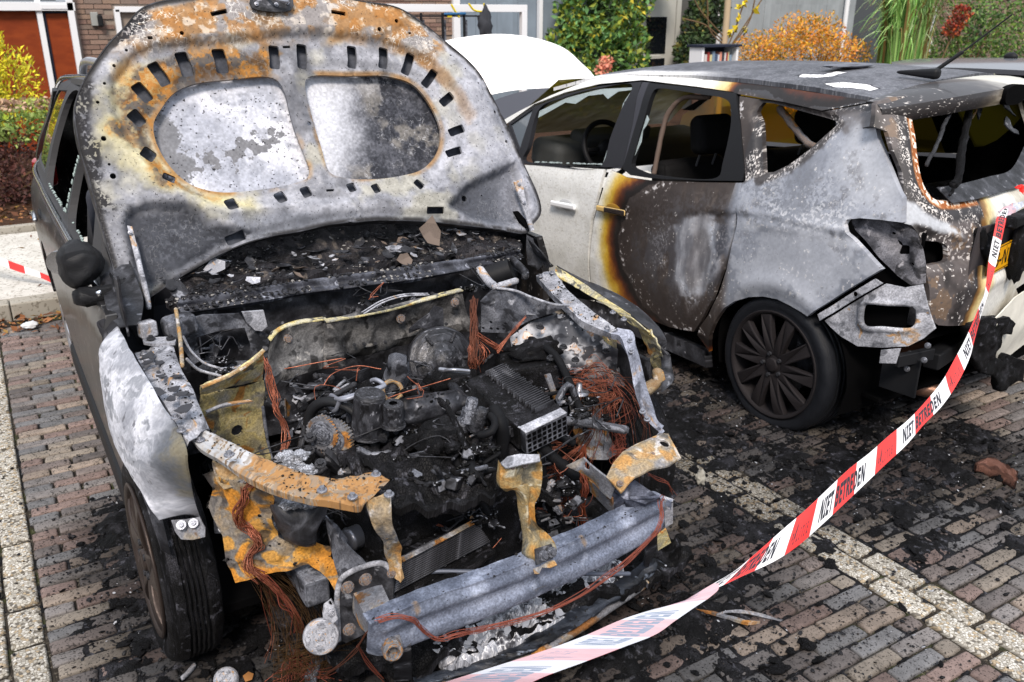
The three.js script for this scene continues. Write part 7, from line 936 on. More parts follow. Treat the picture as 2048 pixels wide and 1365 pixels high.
// ---------- bared copper wires
{
const bundle = (pts, n, spread, r0, seed, mat = M.copper, fray = .3) => { const r = rng(seed), gs = []; for (let i = 0; i < n; i++) { const ox = (r() - .5) * spread, oy = (r() - .5) * spread, oz = (r() - .5) * spread; const q = pts.map((p, k) => { const f = (.5 + fray * k / pts.length) + (k === pts.length - 1 ? fray : 0); return [p[0] + ox * f + (r() - .5) * spread * .5, p[1] + oy * f + (r() - .5) * spread * .35, p[2] + oz * f + (r() - .5) * spread * .5]; }); gs.push(tube(q, r0 * (.5 + .55 * r()), { seg: 4, n: 10 + pts.length * 5 })); } const m = part(wreck, 'wire_bundle', gs, mat); m.userData.kind = 'stuff'; return m; };
const redC = std({ color: S(134, 74, 60), roughness: .5, metalness: .35 }), darkC = std({ color: S(104, 64, 50), roughness: .5, metalness: .4 });
bundle([[.62,.84,-2.455],[.624,.82,-2.423],[.621,.79,-2.4],[.624,.75,-2.386],[.618,.72,-2.352],[.632,.67,-2.344],[.633,.63,-2.33],[.616,.6,-2.306],[.598,.57,-2.317]], 16, .03, .0016, 1);
bundle([[.451,.7,-1.985],[.429,.68,-2.009],[.419,.65,-2.005],[.404,.61,-2.023],[.406,.57,-2.03],[.426,.55,-2.031],[.438,.53,-2.017],[.445,.5,-2.02],[.422,.47,-2.031],[.413,.44,-2.024],[.443,.4,-2.018]], 22, .028, .0017, 2);
bundle([[.443,.4,-2.018],[.473,.35,-2.009],[.493,.3,-2.014],[.513,.26,-2.011],[.522,.2,-2.026],[.519,.13,-2.052],[.523,.08,-2.06],[.511,.03,-2.085]], 12, .03, .0017, 3, redC); bundle([[.448,.39,-2.005],[.491,.32,-2.002],[.52,.25,-2.005],[.536,.18,-2.013],[.549,.12,-2.023],[.561,.08,-2.037]], 8, .02, .0016, 33);
bundle([[.426,.4,-2.037],[.459,.3,-2.106],[.482,.22,-2.145],[.501,.12,-2.192],[.519,.05,-2.202]], 4, .04, .0013, 4, redC); bundle([[.439,.38,-2.044],[.488,.2,-2.172],[.494,.1,-2.19],[.472,.05,-2.168],[.447,.02,-2.129]], 3, .04, .0012, 5, darkC);
bundle([[.505,.06,-2.057],[.53,.06,-2.058],[.548,.04,-2.025],[.521,.03,-2.038],[.499,.05,-2.057],[.486,.02,-2.056],[.454,.02,-2.051]], 16, .06, .0014, 6, redC); bundle([[.523,.03,-2.045],[.568,.03,-2.01],[.604,.05,-1.978],[.641,.1,-1.945]], 4, .03, .0013, 7, redC); bundle([[.525,.03,-2.035],[.587,.02,-1.995],[.622,.02,-1.95]], 5, .05, .0013, 8, redC);
bundle([[.584,.51,-1.559],[.62,.515,-1.544],[.658,.5,-1.533],[.685,.46,-1.54],[.712,.42,-1.542],[.728,.41,-1.539],[.771,.41,-1.532],[.826,.4,-1.531],[.902,.4,-1.518],[1.01,.4,-1.507],[1.112,.41,-1.502],[1.2,.42,-1.518],[1.298,.43,-1.541],[1.364,.45,-1.551],[1.415,.47,-1.563],[1.438,.5,-1.575],[1.448,.53,-1.596],[1.472,.53,-1.614]], 9, .02, .0013, 9, redC, .1);
bundle([[.598,.4,-1.665],[.592,.33,-1.71],[.596,.3,-1.738],[.58,.2,-1.821],[.558,.1,-1.915]], 4, .015, .0013, 10, darkC); bundle([[.597,.3,-1.741],[.635,.2,-1.78],[.685,.1,-1.807]], 4, .015, .0016, 11, redC);
bundle([[1.38,.88,-2.528],[1.352,.86,-2.483],[1.335,.83,-2.448],[1.308,.8,-2.402],[1.293,.76,-2.383],[1.275,.73,-2.355],[1.284,.7,-2.365]], 26, .032, .0018, 12, darkC); bundle([[1.316,.8,-2.397],[1.35,.77,-2.393],[1.374,.75,-2.383],[1.393,.73,-2.385]], 14, .025, .0017, 13); bundle([[1.506,.83,-2.397],[1.463,.8,-2.388],[1.413,.77,-2.374],[1.375,.74,-2.366]], 7, .014, .0016, 14); bundle([[1.309,.79,-2.413],[1.285,.76,-2.388],[1.285,.72,-2.36],[1.277,.7,-2.37]], 14, .03, .0017, 15); bundle([[1.323,.77,-2.391],[1.328,.74,-2.366],[1.312,.71,-2.373]], 8, .03, .0015, 151);
const rr = rng(91); for (let k = 0; k < 11; k++) { const p0 = [[1.566,.62,-2.191]][0], dx = (rr() - .5) * .26, dz = (rr() - .5) * .2; bundle([[p0[0] + dx * .4, p0[1] + .02, p0[2] + dz * .3], [p0[0] + .08 + dx * .6, p0[1] + .04 * rr(), p0[2] + .05 + dz], [p0[0] + .06 + dx, p0[1] - .06, p0[2] + .14 + dz * .6], [p0[0] + dx * 1.2 + .05, p0[1] - .1 - .12 * rr(), p0[2] + .16 * rr() + dz * .6]], 6, .11, .0012, 20 + k, k % 4 === 0 ? M.copper : k % 4 === 1 ? redC : k % 4 === 2 ? darkC : M.char, .8); }
bundle([[1.536,.66,-2.169],[1.566,.66,-2.134],[1.595,.63,-2.114],[1.642,.6,-2.099],[1.683,.6,-2.107],[1.659,.57,-2.101]], 22, .05, .0012, 40); bundle([[1.582,.62,-2.116],[1.603,.55,-2.121],[1.56,.53,-2.119],[1.614,.52,-2.095],[1.687,.52,-2.097]], 20, .07, .001, 41, darkC, .6); bundle([[1.563,.62,-2.127],[1.564,.55,-2.145],[1.574,.5,-2.107],[1.54,.46,-2.087],[1.52,.42,-2.117]], 20, .04, .0014, 42, darkC);
bundle([[1.454,.56,-2.187],[1.442,.52,-2.199],[1.462,.48,-2.176],[1.506,.45,-2.159],[1.479,.44,-2.169]], 14, .035, .0018, 43); bundle([[1.652,.5,-2.059],[1.67,.46,-2.052],[1.636,.43,-2.053],[1.668,.42,-2.027]], 24, .06, .0011, 44, redC, .6);
bundle([[1.483,.5,-2.028],[1.416,.49,-2.009],[1.376,.47,-1.997],[1.377,.43,-1.978],[1.378,.39,-1.959],[1.377,.35,-1.965],[1.36,.33,-1.978],[1.312,.33,-2.005]], 12, .022, .0018, 45); bundle([[1.351,.52,-2.009],[1.336,.5,-1.996],[1.364,.47,-1.979],[1.337,.45,-1.987]], 18, .05, .0013, 46); bundle([[1.364,.33,-1.975],[1.398,.3,-1.976],[1.433,.27,-1.981]], 3, .02, .0015, 47); bundle([[1.306,.33,-2.005],[1.268,.31,-2.036],[1.238,.29,-2.062]], 3, .014, .0018, 48, darkC);
bundle([[1.469,.52,-1.991],[1.454,.46,-1.972],[1.443,.4,-1.949],[1.448,.32,-1.956],[1.47,.22,-1.973]], 14, .03, .0019, 49, std({ color: S(108, 54, 34), roughness: .6 })); bundle([[1.38,.45,-1.973],[1.403,.4,-1.949],[1.416,.37,-1.927],[1.43,.41,-1.913],[1.439,.44,-1.945]], 8, .04, .0014, 50, redC); bundle([[1.389,.42,-1.967],[1.406,.36,-1.941],[1.427,.38,-1.925]], 8, .03, .0013, 51, redC);
bundle([[1.503,.55,-1.714],[1.537,.53,-1.706],[1.576,.5,-1.702],[1.605,.46,-1.707]], 4, .02, .0012, 52, redC); bundle([[.958,.91,-2.505],[1.031,.93,-2.514],[1.106,.94,-2.518],[1.196,.93,-2.511]], 3, .012, .003, 53, M.ash, .1);
bundle([[.998,.77,-2.188],[.996,.76,-2.179],[.991,.75,-2.164]], 7, .02, .0013, 54);
}
// ---------- clutter of the burnt bay: hose ends, bent brackets, pipes, plugs, melted lumps
{
const r = rng(2024), eng = wreck.getObjectByName('engine'), pick = a => a[Math.floor(r() * a.length)];
const mats = [M.char, M.dark, M.dark, M.dark, M.grey, M.grey, M.ash, M.rustG];
const piece = (p, s, i) => {
const k = Math.floor(r() * 7), m = pick(mats), d = [(r() - .5), .3 + r(), (r() - .5)], q = () => [p[0] + (r() - .5) * s * 5, p[1] + (r() - .3) * s * 1.6, p[2] + (r() - .5) * s * 4];
if (k === 0) part(eng, 'burnt_hose', noisy(tube([q(), q(), q()], s * (.3 + .25 * r()), { seg: 8 }), .003, 50, i), pick([M.char, M.rubber, M.dark]));
else if (k === 1) { const w = s * (1 + r()), h = s * (.8 + r()); part(eng, 'bracket', noisy(place(sheet({ o: [0, 0, 0], u: [1, 0, 0], v: [0, 0, -1], n: [0, 1, 0] }, [[-w, -h], [w, -h * .7], [w * .8, h], [-w * .4, h * .8]], [circ2([0, 0], w * .25, 8)], (x, y) => .5 * Math.abs(x) * (x > 0 ? 1 : -.4), { thick: .003, maxE: s * .6 }), p, [r() * 2 - 1, r() * 6, r() * 2 - 1]), .002, 60, i), m); }
else if (k === 2) part(eng, 'pipe', tube([q(), q(), q(), q()], .003 + .004 * r(), { seg: 6 }), pick([M.grey, M.dark, M.ash, M.rustG]));
else if (k === 3) part(eng, 'plug', lathe([[.001, s * .9], [s * .4, s * .9], [s * .45, s * .5], [s * .62, s * .45], [s * .62, s * .1], [s * .5, 0], [s * .5, -s]], p, d, 12), m);
else if (k === 4) part(eng, 'housing', noisy(box(s * (1.5 + 2 * r()), s * (.8 + r()), s * (1 + r()), p, [r(), r() * 6, r()], s * .2, 5), s * .12, 1.2 / s, i), pick([M.grey, M.dark]));
else part(eng, 'melted_lump', noisy(lump(s * (1 + r()), s * (.5 + .5 * r()), s * (.8 + r()), p, i, .6, 3), s * .15, 1 / s, i), pick([M.char, M.char, M.dark]));
};
const zones = [[[[.675,.62,-2.124],[.774,.68,-2.179],[.856,.72,-2.148],[1.007,.74,-2.128],[1.087,.72,-1.97],[1.039,.66,-1.818],[.919,.64,-1.837],[.8,.63,-1.961]], 84, .017], [[[.722,.5,-2.079],[.82,.55,-2.016],[.958,.56,-1.978],[1.068,.56,-1.912],[1.077,.48,-1.871],[.996,.44,-1.903],[.865,.42,-1.958],[.757,.4,-2.03]], 60, .016], [[[1.259,.6,-1.92],[1.387,.62,-1.95],[1.362,.5,-1.857],[1.271,.4,-1.906],[1.411,.3,-1.943],[1.169,.45,-1.972],[1.165,.28,-1.996],[1.394,.2,-2]], 60, .015], [[[.676,.74,-2.504],[.794,.76,-2.471],[.847,.74,-2.355],[.748,.66,-2.362],[.671,.6,-2.431],[.941,.74,-2.343],[1.02,.74,-2.295]], 46, .015], [[[.901,.86,-2.748],[1.131,.87,-2.77],[1.414,.88,-2.778],[1.572,.88,-2.682],[.985,.9,-2.681],[1.28,.9,-2.671]], 22, .011], [[[1.16,.68,-1.984],[1.417,.7,-2.165],[1.434,.66,-2.076],[1.562,.66,-2.09],[1.528,.62,-1.988],[1.62,.55,-1.974]], 22, .013], [[[.594,.62,-2.278],[.642,.56,-2.17],[.61,.5,-2.179],[.657,.46,-2.071]], 14, .013], [[[.483,.8,-2.793],[.557,.8,-2.803],[.567,.78,-2.599],[.5,.78,-2.64]], 14, .014]];
let i = 0; for (const [pts, n, s] of zones) for (let k = 0; k < n; k++) { const a = V(pick(pts)), b = V(pick(pts)), c = V(pick(pts)); a.lerp(b, r()).lerp(c, r() * .6); a.y -= .02 + .03 * r(); piece(a.toArray(), s * (.6 + .9 * r()), i++); }
const any = () => { const z = pick(zones)[0], a = V(pick(z)); return a.lerp(V(pick(z)), r()); };
for (let k = 0; k < 22; k++) { const a = any(), b = any(); if (a.distanceTo(b) > .5) b.lerp(a, .5); const m = a.clone().lerp(b, .5); m.y += .02 + .05 * r(); part(eng, 'charred_hose', noisy(tube([a.toArray(), [m.x + (r() - .5) * .1, m.y, m.z + (r() - .5) * .1], b.toArray()], .006 + .01 * r(), { seg: 8 }), .002, 70, k), pick([M.char, M.dark, M.rubber, M.grey])); }
const wires = []; for (let k = 0; k < 70; k++) { const a = any(), p = () => [a.x + (r() - .5) * .2, a.y + .03 + (r() - .5) * .06, a.z + (r() - .5) * .16]; wires.push(tube([p(), p(), p(), p()], .0012 + .0012 * r(), { seg: 4, n: 16 })); } part(eng, 'charred_wires', wires.slice(0, 59), M.dark).userData.kind = 'stuff'; part(eng, 'bare_wires', wires.slice(59), M.copper).userData.kind = 'stuff';
// dust, crumbs and ash settled on the surfaces
const dust = (ms, n, size, mat, nm, lab, cat, seed) => {
const q = rng(seed), im = [], e = new THREE.Euler(), qt = new THREE.Quaternion();
scene.updateMatrixWorld(true); const pv = V(0, 0, 0), nv = V(0, 0, 0);
for (let k = 0, t = 0; k < n && t < n * 12; t++) { const m = ms[Math.floor(q() * ms.length)], P = m.geometry.attributes.position, N = m.geometry.attributes.normal, j = Math.floor(q() * P.count); nv.fromBufferAttribute(N, j); if (nv.y < .25) continue; pv.fromBufferAttribute(P, j).applyMatrix4(m.matrixWorld); if (fbm(pv.x * 16, pv.z * 16, seed, 3) < .46) continue; e.set((q() - .5), q() * 6, (q() - .5)); const s = size * (.4 + 1.6 * q() * q()); im.push(new THREE.Matrix4().compose(V(pv.x + (q() - .5) * .008, pv.y + s * .2, pv.z + (q() - .5) * .008), qt.setFromEuler(e).clone(), V(s * (.6 + q()), s * (.3 + .5 * q()), s))); k++; }
const o = new THREE.InstancedMesh(shardG, mat, im.length); im.forEach((a, k) => o.setMatrixAt(k, a)); o.name = nm; o.userData.kind = 'stuff'; tag(o, lab, cat); scene.add(o);
};
const find = (...n) => { const a = []; wreck.traverse(o => { if (o.isMesh && n.includes(o.name)) a.push(o); }); return a; };
const all = find('crusted_top', 'front_crust', 'bay_residue', 'valve_cover', 'melted_lump', 'housing', 'control_unit', 'cooler_core', 'block', 'battery_remains');
dust(all, 5200, .008, std({ color: S(9, 9, 10), specularIntensity: .4, roughness: .5 }), 'bay_crumbs', 'black crumbs lying over the burnt engine', 'burnt debris', 3);
dust(all, 1500, .0055, std({ color: S(150, 153, 162) }), 'bay_ash', 'pale ash specks lying over the burnt engine', 'ash', 4);
const sc = find('scuttle_residue', 'scuttle_panel'); dust(sc, 2600, .009, M.dark, 'scuttle_crumbs', 'dark crumbs on the charred scuttle below the bonnet', 'burnt debris', 5); dust(sc, 900, .006, std({ color: S(140, 138, 136) }), 'scuttle_ash', 'pale ash specks on the charred scuttle below the bonnet', 'ash', 6);
dust(find('wing_rail', 'tie_bar', 'bumper_beam', 'crossmember', 'lamp_panel', 'inner_wing', 'strut_tower'), 900, .0045, std({ color: S(30, 29, 29) }), 'rail_crumbs', 'dark crumbs on the bare rails and panels round the engine bay', 'burnt debris', 7);
}
// ---------- behind: kerb, footway, bed, hedge, terrace
{
const slabT = tex(512, 512, (u, v) => { const n = fbm(u * 10, v * 10, 901, 5, 10), m = fbm(u * 90, v * 90, 902, 2, 90); let c = mix3([176, 172, 164], [206, 204, 198], n); return mix3(c, [120, 114, 104], .6 * ss(.64, .74, m)); }, { rep: .8 });
const slabM = std({ map: slabT, roughness: .85, bumpMap: bumpA, bumpScale: .001 }), kerbM = std({ map: slabT, color: S(205, 202, 196), roughness: .85 });
const fw = grp(scene, 'footway', [0, 0, 0]); fw.name = 'footway'; fw.userData.kind = 'structure';
for (let i = 0; i < 22; i++) part(fw, 'kerb_stone', box(.995, .24, .15, [-3 + i + .5, -.02, -6.16], [0, 0, 0], .012), kerbM);
for (let i = 0; i < 16; i++) for (let j = 0; j < 2; j++) part(fw, 'paving_slab', box(1.492, .1, .99, [-3 + i * 1.5, .045 + .003 * hash(i, j), -6.74 - j], [0, 0, 0], .005), slabM);
for (let i = 0; i < 22; i++) part(fw, 'edging_stone', box(.99, .2, .08, [-3 + i, .05, -8.3], [0, 0, 0], .01), kerbM);
const soil = struct('planting_bed', (() => { const g = new THREE.PlaneGeometry(40, 6, 120, 24).rotateX(-Math.PI / 2); g.translate(10, .06, -11.34); const p = g.attributes.position; for (let i = 0; i < p.count; i++) p.setY(i, .06 + .07 * fbm(p.getX(i) * 2 + 40, p.getZ(i) * 2 + 40, 4, 3)); g.computeVertexNormals(); return boxUV(g); })(), std({ map: tex(512, 512, (u, v) => mix3([54, 38, 28], [96, 66, 46], fbm(u * 30, v * 30, 5, 4, 30)), { rep: 1 }), roughness: .95, bumpMap: bumpChar, bumpScale: .01 }));
const leafG = () => { const g = new THREE.BufferGeometry(); g.setAttribute('position', new THREE.Float32BufferAttribute([-.5, 0, 0, 0, .12, -.28, 0, -.02, 0, 0, .12, .28, .5, .04, 0], 3)); g.setIndex([0, 2, 1, 0, 3, 2, 1, 2, 4, 2, 3, 4]); g.setAttribute('uv', new THREE.Float32BufferAttribute([0, 0, 0, 0, 0, 0, 0, 0, 0, 0], 2)); g.computeVertexNormals(); return g; };
const litter = (nm, lab, n, seed, reg, size, y, dens = () => 1) => { const m = scatter(nm, lab, 'fallen leaves', leafG(), std({ color: 0xffffff, roughness: .8, side: THREE.DoubleSide }), n, seed, dens, size, y, reg), r = rng(seed), cs = [S(128, 84, 54), S(96, 62, 44), S(150, 104, 70), S(78, 52, 38), S(140, 110, 60)]; for (let i = 0; i < n; i++) m.setColorAt(i, cs[Math.floor(r() * 5)]); return m; };
litter('bed_leaves', 'brown fallen leaves covering the soil before the hedge', 2600, 41, [-2, 4, -9.4, -8.3], .07, .1); litter('kerb_leaves', 'brown leaves drifted against the kerb', 700, 42, [-1.2, .6, -6.08, -5.7], .05, .01, (x, z) => ss(-5.6, -6.0, z));
litter('slab_leaves', 'a few brown leaves on the pale footway slabs', 50, 43, [-2, 2, -8.2, -6.3], .05, .1);
mesh('paper_scrap', noisy(lump(.05, .018, .035, [[.085,.03,-5.813]][0], 3, .5, 3), .006, 40), std({ color: S(206, 208, 212), roughness: .7 }), 'crumpled white scrap in the leaves along the kerb', 'litter');
// foliage: many small bent leaves through lobes
function foliage(parent, name, lobes, n, size, cols, seed, { asp = .55, up = .3, inner = .35 } = {}) {
const r = rng(seed), pos = [], col = [], idx = [], tot = lobes.reduce((a, l) => a + l[3] * l[4] * l[5], 0), C = cols.map(c => S(...c));
for (const [cx, cy, cz, rx, ry, rz, tint] of lobes) {
const m = Math.round(n * rx * ry * rz / tot);
for (let i = 0; i < m; i++) {
const d = V(r() - .5, r() - .5, r() - .5).normalize(), q = Math.cbrt(inner ** 3 + (1 - inner ** 3) * r()) * (.82 + .36 * fb3(d.x * 2.4 + cx * 3, d.y * 2.4, d.z * 2.4 + cz, seed)), x = cx + d.x * rx * q, y = Math.max(.08, cy + d.y * ry * q), z = cz + d.z * rz * q;
const ax = V(r() - .5, r() - .5 + up * .3, r() - .5).add(d.clone().multiplyScalar(.4)).normalize(), sd = V(r() - .5, r() - .5, r() - .5).cross(ax).normalize(), nn = ax.clone().cross(sd), s = size * (.6 + .8 * r()), w = s * asp * .5, b = pos.length / 3;
for (const [a, e, h] of [[-.5, 0, 0], [0, 1, .1], [0, -1, .1], [.5, 0, -.06]]) pos.push(x + ax.x * a * s + sd.x * e * w + nn.x * h * s, y + ax.y * a * s + sd.y * e * w + nn.y * h * s, z + ax.z * a * s + sd.z * e * w + nn.z * h * s);
idx.push(b, b + 2, b + 1, b + 1, b + 2, b + 3);
const c = C[Math.min(C.length - 1, Math.floor(cl(vn3(x * 4, y * 4, z * 4, seed) * .7 + .5 * r() - .1 + (tint || 0), 0, .999) * C.length))], k = .7 + .6 * r(); for (let t = 0; t < 4; t++) col.push(c.r * k, c.g * k, c.b * k);
}
}
const g = mk(pos, null, new Array(pos.length / 3 * 2).fill(0), idx); g.setAttribute('color', new THREE.Float32BufferAttribute(col, 3));
const o = V(0, 0, 0); let p = parent; while (p && p !== scene) { o.add(p.position); p = p.parent; } g.translate(-o.x, -o.y, -o.z);
const m = new THREE.Mesh(g, leafMat); m.name = name; m.userData.kind = 'stuff'; m.castShadow = m.receiveShadow = true; parent.add(m); return m;
}
const leafMat = new THREE.MeshPhysicalMaterial({ color: new THREE.Color(1.35, 1.35, 1.25), vertexColors: true, side: THREE.DoubleSide, roughness: .75, transmission: .25, thickness: 0 });
const barkM = std({ color: S(104, 84, 62), roughness: .9, bumpMap: bumpA, bumpScale: .003 });
const stems = (parent, base, tips, r0) => { tips.forEach((t, i) => part(parent, 'stem', tube([base, [lerp(base[0], t[0], .5) + .05, lerp(base[1], t[1], .55), lerp(base[2], t[2], .5)], t], r0, { seg: 5 }), barkM)); };
const grid = (x0, x1, n, f) => Array.from({ length: n }, (_, i) => f(lerp(x0, x1, (i + .5) / n), i));
// clipped hedge: red-brown below, green and pinkish on top
const hz = -9.75, hd = thing('clipped_hedge', 'low clipped hedge, red-brown below and green along its top, left of the grey car', 'hedge', [-.3, 0, hz]);
foliage(hd, 'lower_foliage', grid(-3, 3.4, 16, x => [x, .38, hz, .34, .42, .32]), 22000, .045, [[54, 28, 26], [84, 46, 42], [70, 38, 36], [108, 64, 56]], 51, { inner: .1 }); foliage(hd, 'green_foliage', grid(-3, 3.4, 16, (x, i) => [x, .82, hz + .02, .3, .19, .3]), 9000, .05, [[62, 84, 36], [104, 128, 60], [132, 150, 84], [150, 168, 60]], 52, { inner: .2 }); foliage(hd, 'top_foliage', grid(-3, 3.4, 16, x => [x, 1.0, hz - .05, .3, .06, .3]), 5000, .045, [[150, 116, 100], [176, 146, 126], [120, 92, 78], [136, 150, 70]], 53);
stems(hd, [-.3, 0, hz], grid(-2.6, 2.8, 8, x => [x, .7, hz]), .014);
const yb = thing('yellow_shrub', 'yellow-green feathery shrub behind the hedge before the orange panels', 'shrub', [.2, 0, -11]); foliage(yb, 'foliage', [[.0, 1.0, -11, .5, .5, .35], [.45, 1.1, -11, .3, .45, .3], [-.5, 1.2, -11, .4, .5, .3], [.35, 1.45, -11, .16, .3, .16], [.05, 1.45, -11, .2, .28, .2]], 5200, .06, [[120, 128, 24], [176, 172, 30], [206, 196, 40], [90, 100, 26]], 54, { asp: .35, up: 1 }); stems(yb, [.1, 0, -11], [[.3, 1.4, -11], [-.3, 1.3, -11], [.5, 1.2, -11], [0, 1.5, -11]], .012);
// terrace
const fz = -13.2, brickT = [[150, 124, 112], [138, 112, 102], [164, 138, 124], [128, 104, 96], [156, 132, 116], [144, 126, 116]].map(c => S(...c)), mort = std({ color: S(140, 128, 118), roughness: .95 });
const bMat = std({ vertexColors: true, map: speck, roughness: .9 });
const house = (nm, lab, pos) => thing(nm, lab, 'house', pos);
function brickWall(parent, x0, x1, y0, y1, z, holes) {
part(parent, 'wall', box(x1 - x0, y1 - y0, .2, [(x0 + x1) / 2, (y0 + y1) / 2, z - .112], [0, 0, 0], .002), mort);
const gs = []; let j = 0; for (let y = y0; y < y1; y += .0625, j++) for (let x = x0 - (j % 2) * .11; x < x1; x += .22) { const a = Math.max(x0, x), b = Math.min(x1, x + .21); if (b - a < .04 || holes.some(h => b > h[0] && a < h[1] && y + .05 > h[2] && y < h[3])) continue; const g = new THREE.BoxGeometry(b - a, .052, .02); g.translate((a + b) / 2, y + .028, z - .002 + .003 * hash(Math.round(x * 99), j)); const c = brickT[Math.floor(hash(Math.round(x * 50), j, 7) * 6)], k = .9 + .2 * hash(j, Math.round(x * 31)); const col = []; for (let q = 0; q < 24; q++) col.push(c.r * k, c.g * k, c.b * k); g.setAttribute('color', new THREE.Float32BufferAttribute(col, 3)); gs.push(g); }
const m = new THREE.Mesh(mergeGeometries(gs), bMat); m.name = 'brickwork'; m.userData.kind = 'stuff'; m.position.set(-parent.position.x, -parent.position.y, -parent.position.z); parent.add(m);
}
const wf = std({ color: S(222, 224, 228), roughness: .4 }), dk = new THREE.MeshPhysicalMaterial({ color: S(18, 21, 26), roughness: .08, clearcoat: 1 }), orange = std({ map: tex(256, 256, (u, v) => mix3([112, 44, 16], [142, 64, 26], fbm(u * 8, v * 20, 4, 4)), { wrap: true }), roughness: .6 });
const h1 = house('brick_house', 'pinkish brick terrace house with orange-brown panels in white frames, far left', [1.3, 0, fz]);
brickWall(h1, 1.42, 6.9, 0, 4.6, fz, [[1.9, 3.2, .5, 1.88], [5.9, 6.9, .2, 1.5]]);
{ // left bay: panels, posts, door
part(h1, 'orange_panel', box(2.2, 1.75, .03, [-.15, 1.0, fz + .02]), orange); part(h1, 'sill_beam', box(3.6, .1, .12, [-.4, 1.9, fz + .08]), wf); part(h1, 'upper_pane', box(3.4, 1.3, .02, [-.5, 2.62, fz + .03]), dk); part(h1, 'head_beam', box(3.6, .14, .1, [-.4, 3.32, fz + .06]), wf);
const d = part(h1, 'door', box(.3, 1.86, .04, [1.16, .93, fz + .03]), orange); part(d, 'door_edge', box(.035, 1.86, .05, [1.035, .93, fz + .045]), std({ color: S(26, 32, 48), roughness: .5 })); part(d, 'door_head', box(.3, .04, .05, [1.16, 1.84, fz + .045]), std({ color: S(26, 32, 48), roughness: .5 })); part(d, 'fanlight', box(.3, .06, .06, [1.16, 1.9, fz + .12]), wf);
part(h1, 'door_post', box(.065, 3.2, .1, [.985, 1.6, fz + .06]), wf); part(h1, 'drain_pipe', box(.075, 3.4, .1, [1.345, 1.7, fz + .09]), wf);
const w = part(h1, 'window', box(1.3, 1.38, .04, [2.55, 1.19, fz - .06]), dk); part(w, 'frame', box(1.34, .07, .08, [2.55, 1.87, fz + .02]), wf); part(w, 'frame', box(.07, 1.4, .08, [1.9, 1.17, fz + .02]), wf); part(w, 'frame', box(.07, 1.4, .08, [3.2, 1.17, fz + .02]), wf); part(w, 'window_sill', box(1.4, .05, .12, [2.55, .48, fz + .04]), wf); part(w, 'curtain', box(.5, 1.3, .01, [2.2, 1.19, fz - .03]), std({ color: S(120, 122, 124), roughness: .9 }));
const l = part(h1, 'wall_lamp', box(.09, .17, .06, [1.62, 1.75, fz + .03], [0, 0, 0], .01), std({ color: S(150, 152, 150), roughness: .5 })); part(l, 'lamp_shade', box(.06, .15, .1, [1.68, 1.73, fz + .07], [0, 0, 0], .02), M.blackTrim);
}
const cladM = (c) => std({ map: tex(256, 256, (u, v) => { const n = fbm(u * 40, v * 4, 6, 4), m = fbm(u * 6, v * 6, 7, 4); return mix3(mix3(c, c.map(x => x * .82), n), c.map(x => x * 1.1), m); }, { wrap: true, rep: .5 }), roughness: .75 });
const clad = cladM([122, 134, 146]), clad2 = cladM([142, 148, 152]);
const h2 = house('grey_clad_house', 'house with blue-grey boarded front beside the ivy, behind the white bonnet', [8, 0, fz]);
for (let i = 0; i < 5; i++) part(h2, 'cladding_panel', box(.396, 4.4, .06, [7.1 + i * .4, 2.2, fz - .02 + .003 * (i % 2)], [0, 0, 0], .004), clad);
for (let i = 0; i < 6; i++) part(h2, 'cladding_panel', box(.396, 4.4, .06, [9.1 + i * .4, 2.2, fz - .02 + .003 * (i % 2)], [0, 0, 0], .004), clad);
part(h2, 'corner_board', box(.12, 4.4, .1, [6.93, 2.2, fz + .02]), wf); part(h2, 'drain_pipe', box(.07, 4.4, .08, [8.5, 2.2, fz + .07]), wf);
{ const dg = std({ color: S(176, 176, 170), roughness: .55 }), d = part(h2, 'front_door', box(.98, 2.1, .05, [10.98, 1.05, fz + .06]), dg); for (const [y, h] of [[1.43, .64], [.72, .62]]) { part(d, 'door_pane', box(.48, h, .01, [11.02, y + .02, fz + .092]), dk); } part(d, 'letter_box', box(.28, .06, .02, [11.02, 1.09 - .02, fz + .095], [0, 0, 0], .006), std({ color: S(206, 206, 200), roughness: .35, metalness: .4 })); part(d, 'door_knob', place(new THREE.SphereGeometry(.03, 14, 10), [10.6, 1.12, fz + .11]), M.steel); part(h2, 'door_frame', box(.1, 2.2, .1, [11.54, 1.1, fz + .05]), dg); part(h2, 'door_frame', box(.1, 2.2, .1, [10.42, 1.1, fz + .05]), dg); part(h2, 'door_lintel', box(1.22, .12, .1, [10.98, 2.17, fz + .05]), dg); part(h2, 'porch_wall', box(.5, 4.4, .12, [11.86, 2.2, fz - .02]), std({ color: S(84, 84, 82), roughness: .8 })); }
const h3 = house('grey_boarded_house', 'house with a broad pale grey boarded front behind the orange shrub', [14, 0, fz]);
for (let i = 0; i < 9; i++) part(h3, 'cladding_panel', box(.446, 4.4, .06, [12.7 + i * .45, 2.2, fz - .02 + .004 * (i % 2)], [0, 0, 0], .004), clad2); part(h3, 'drain_pipe', tube([[16.15, 0, fz + .09], [16.15, 4.4, fz + .09]], .05, { seg: 10 }), wf); part(h3, 'drain_pipe', tube([[12.55, 0, fz + .09], [12.55, 4.4, fz + .09]], .04, { seg: 10 }), wf); part(h3, 'corner_pier', box(.4, 4.4, .16, [12.25, 2.2, fz - .02]), std({ color: S(126, 98, 84), roughness: .9 })); part(h3, 'side_panel', box(1.3, 4.4, .06, [16.95, 2.2, fz - .03]), std({ color: S(74, 78, 82), roughness: .8 }));
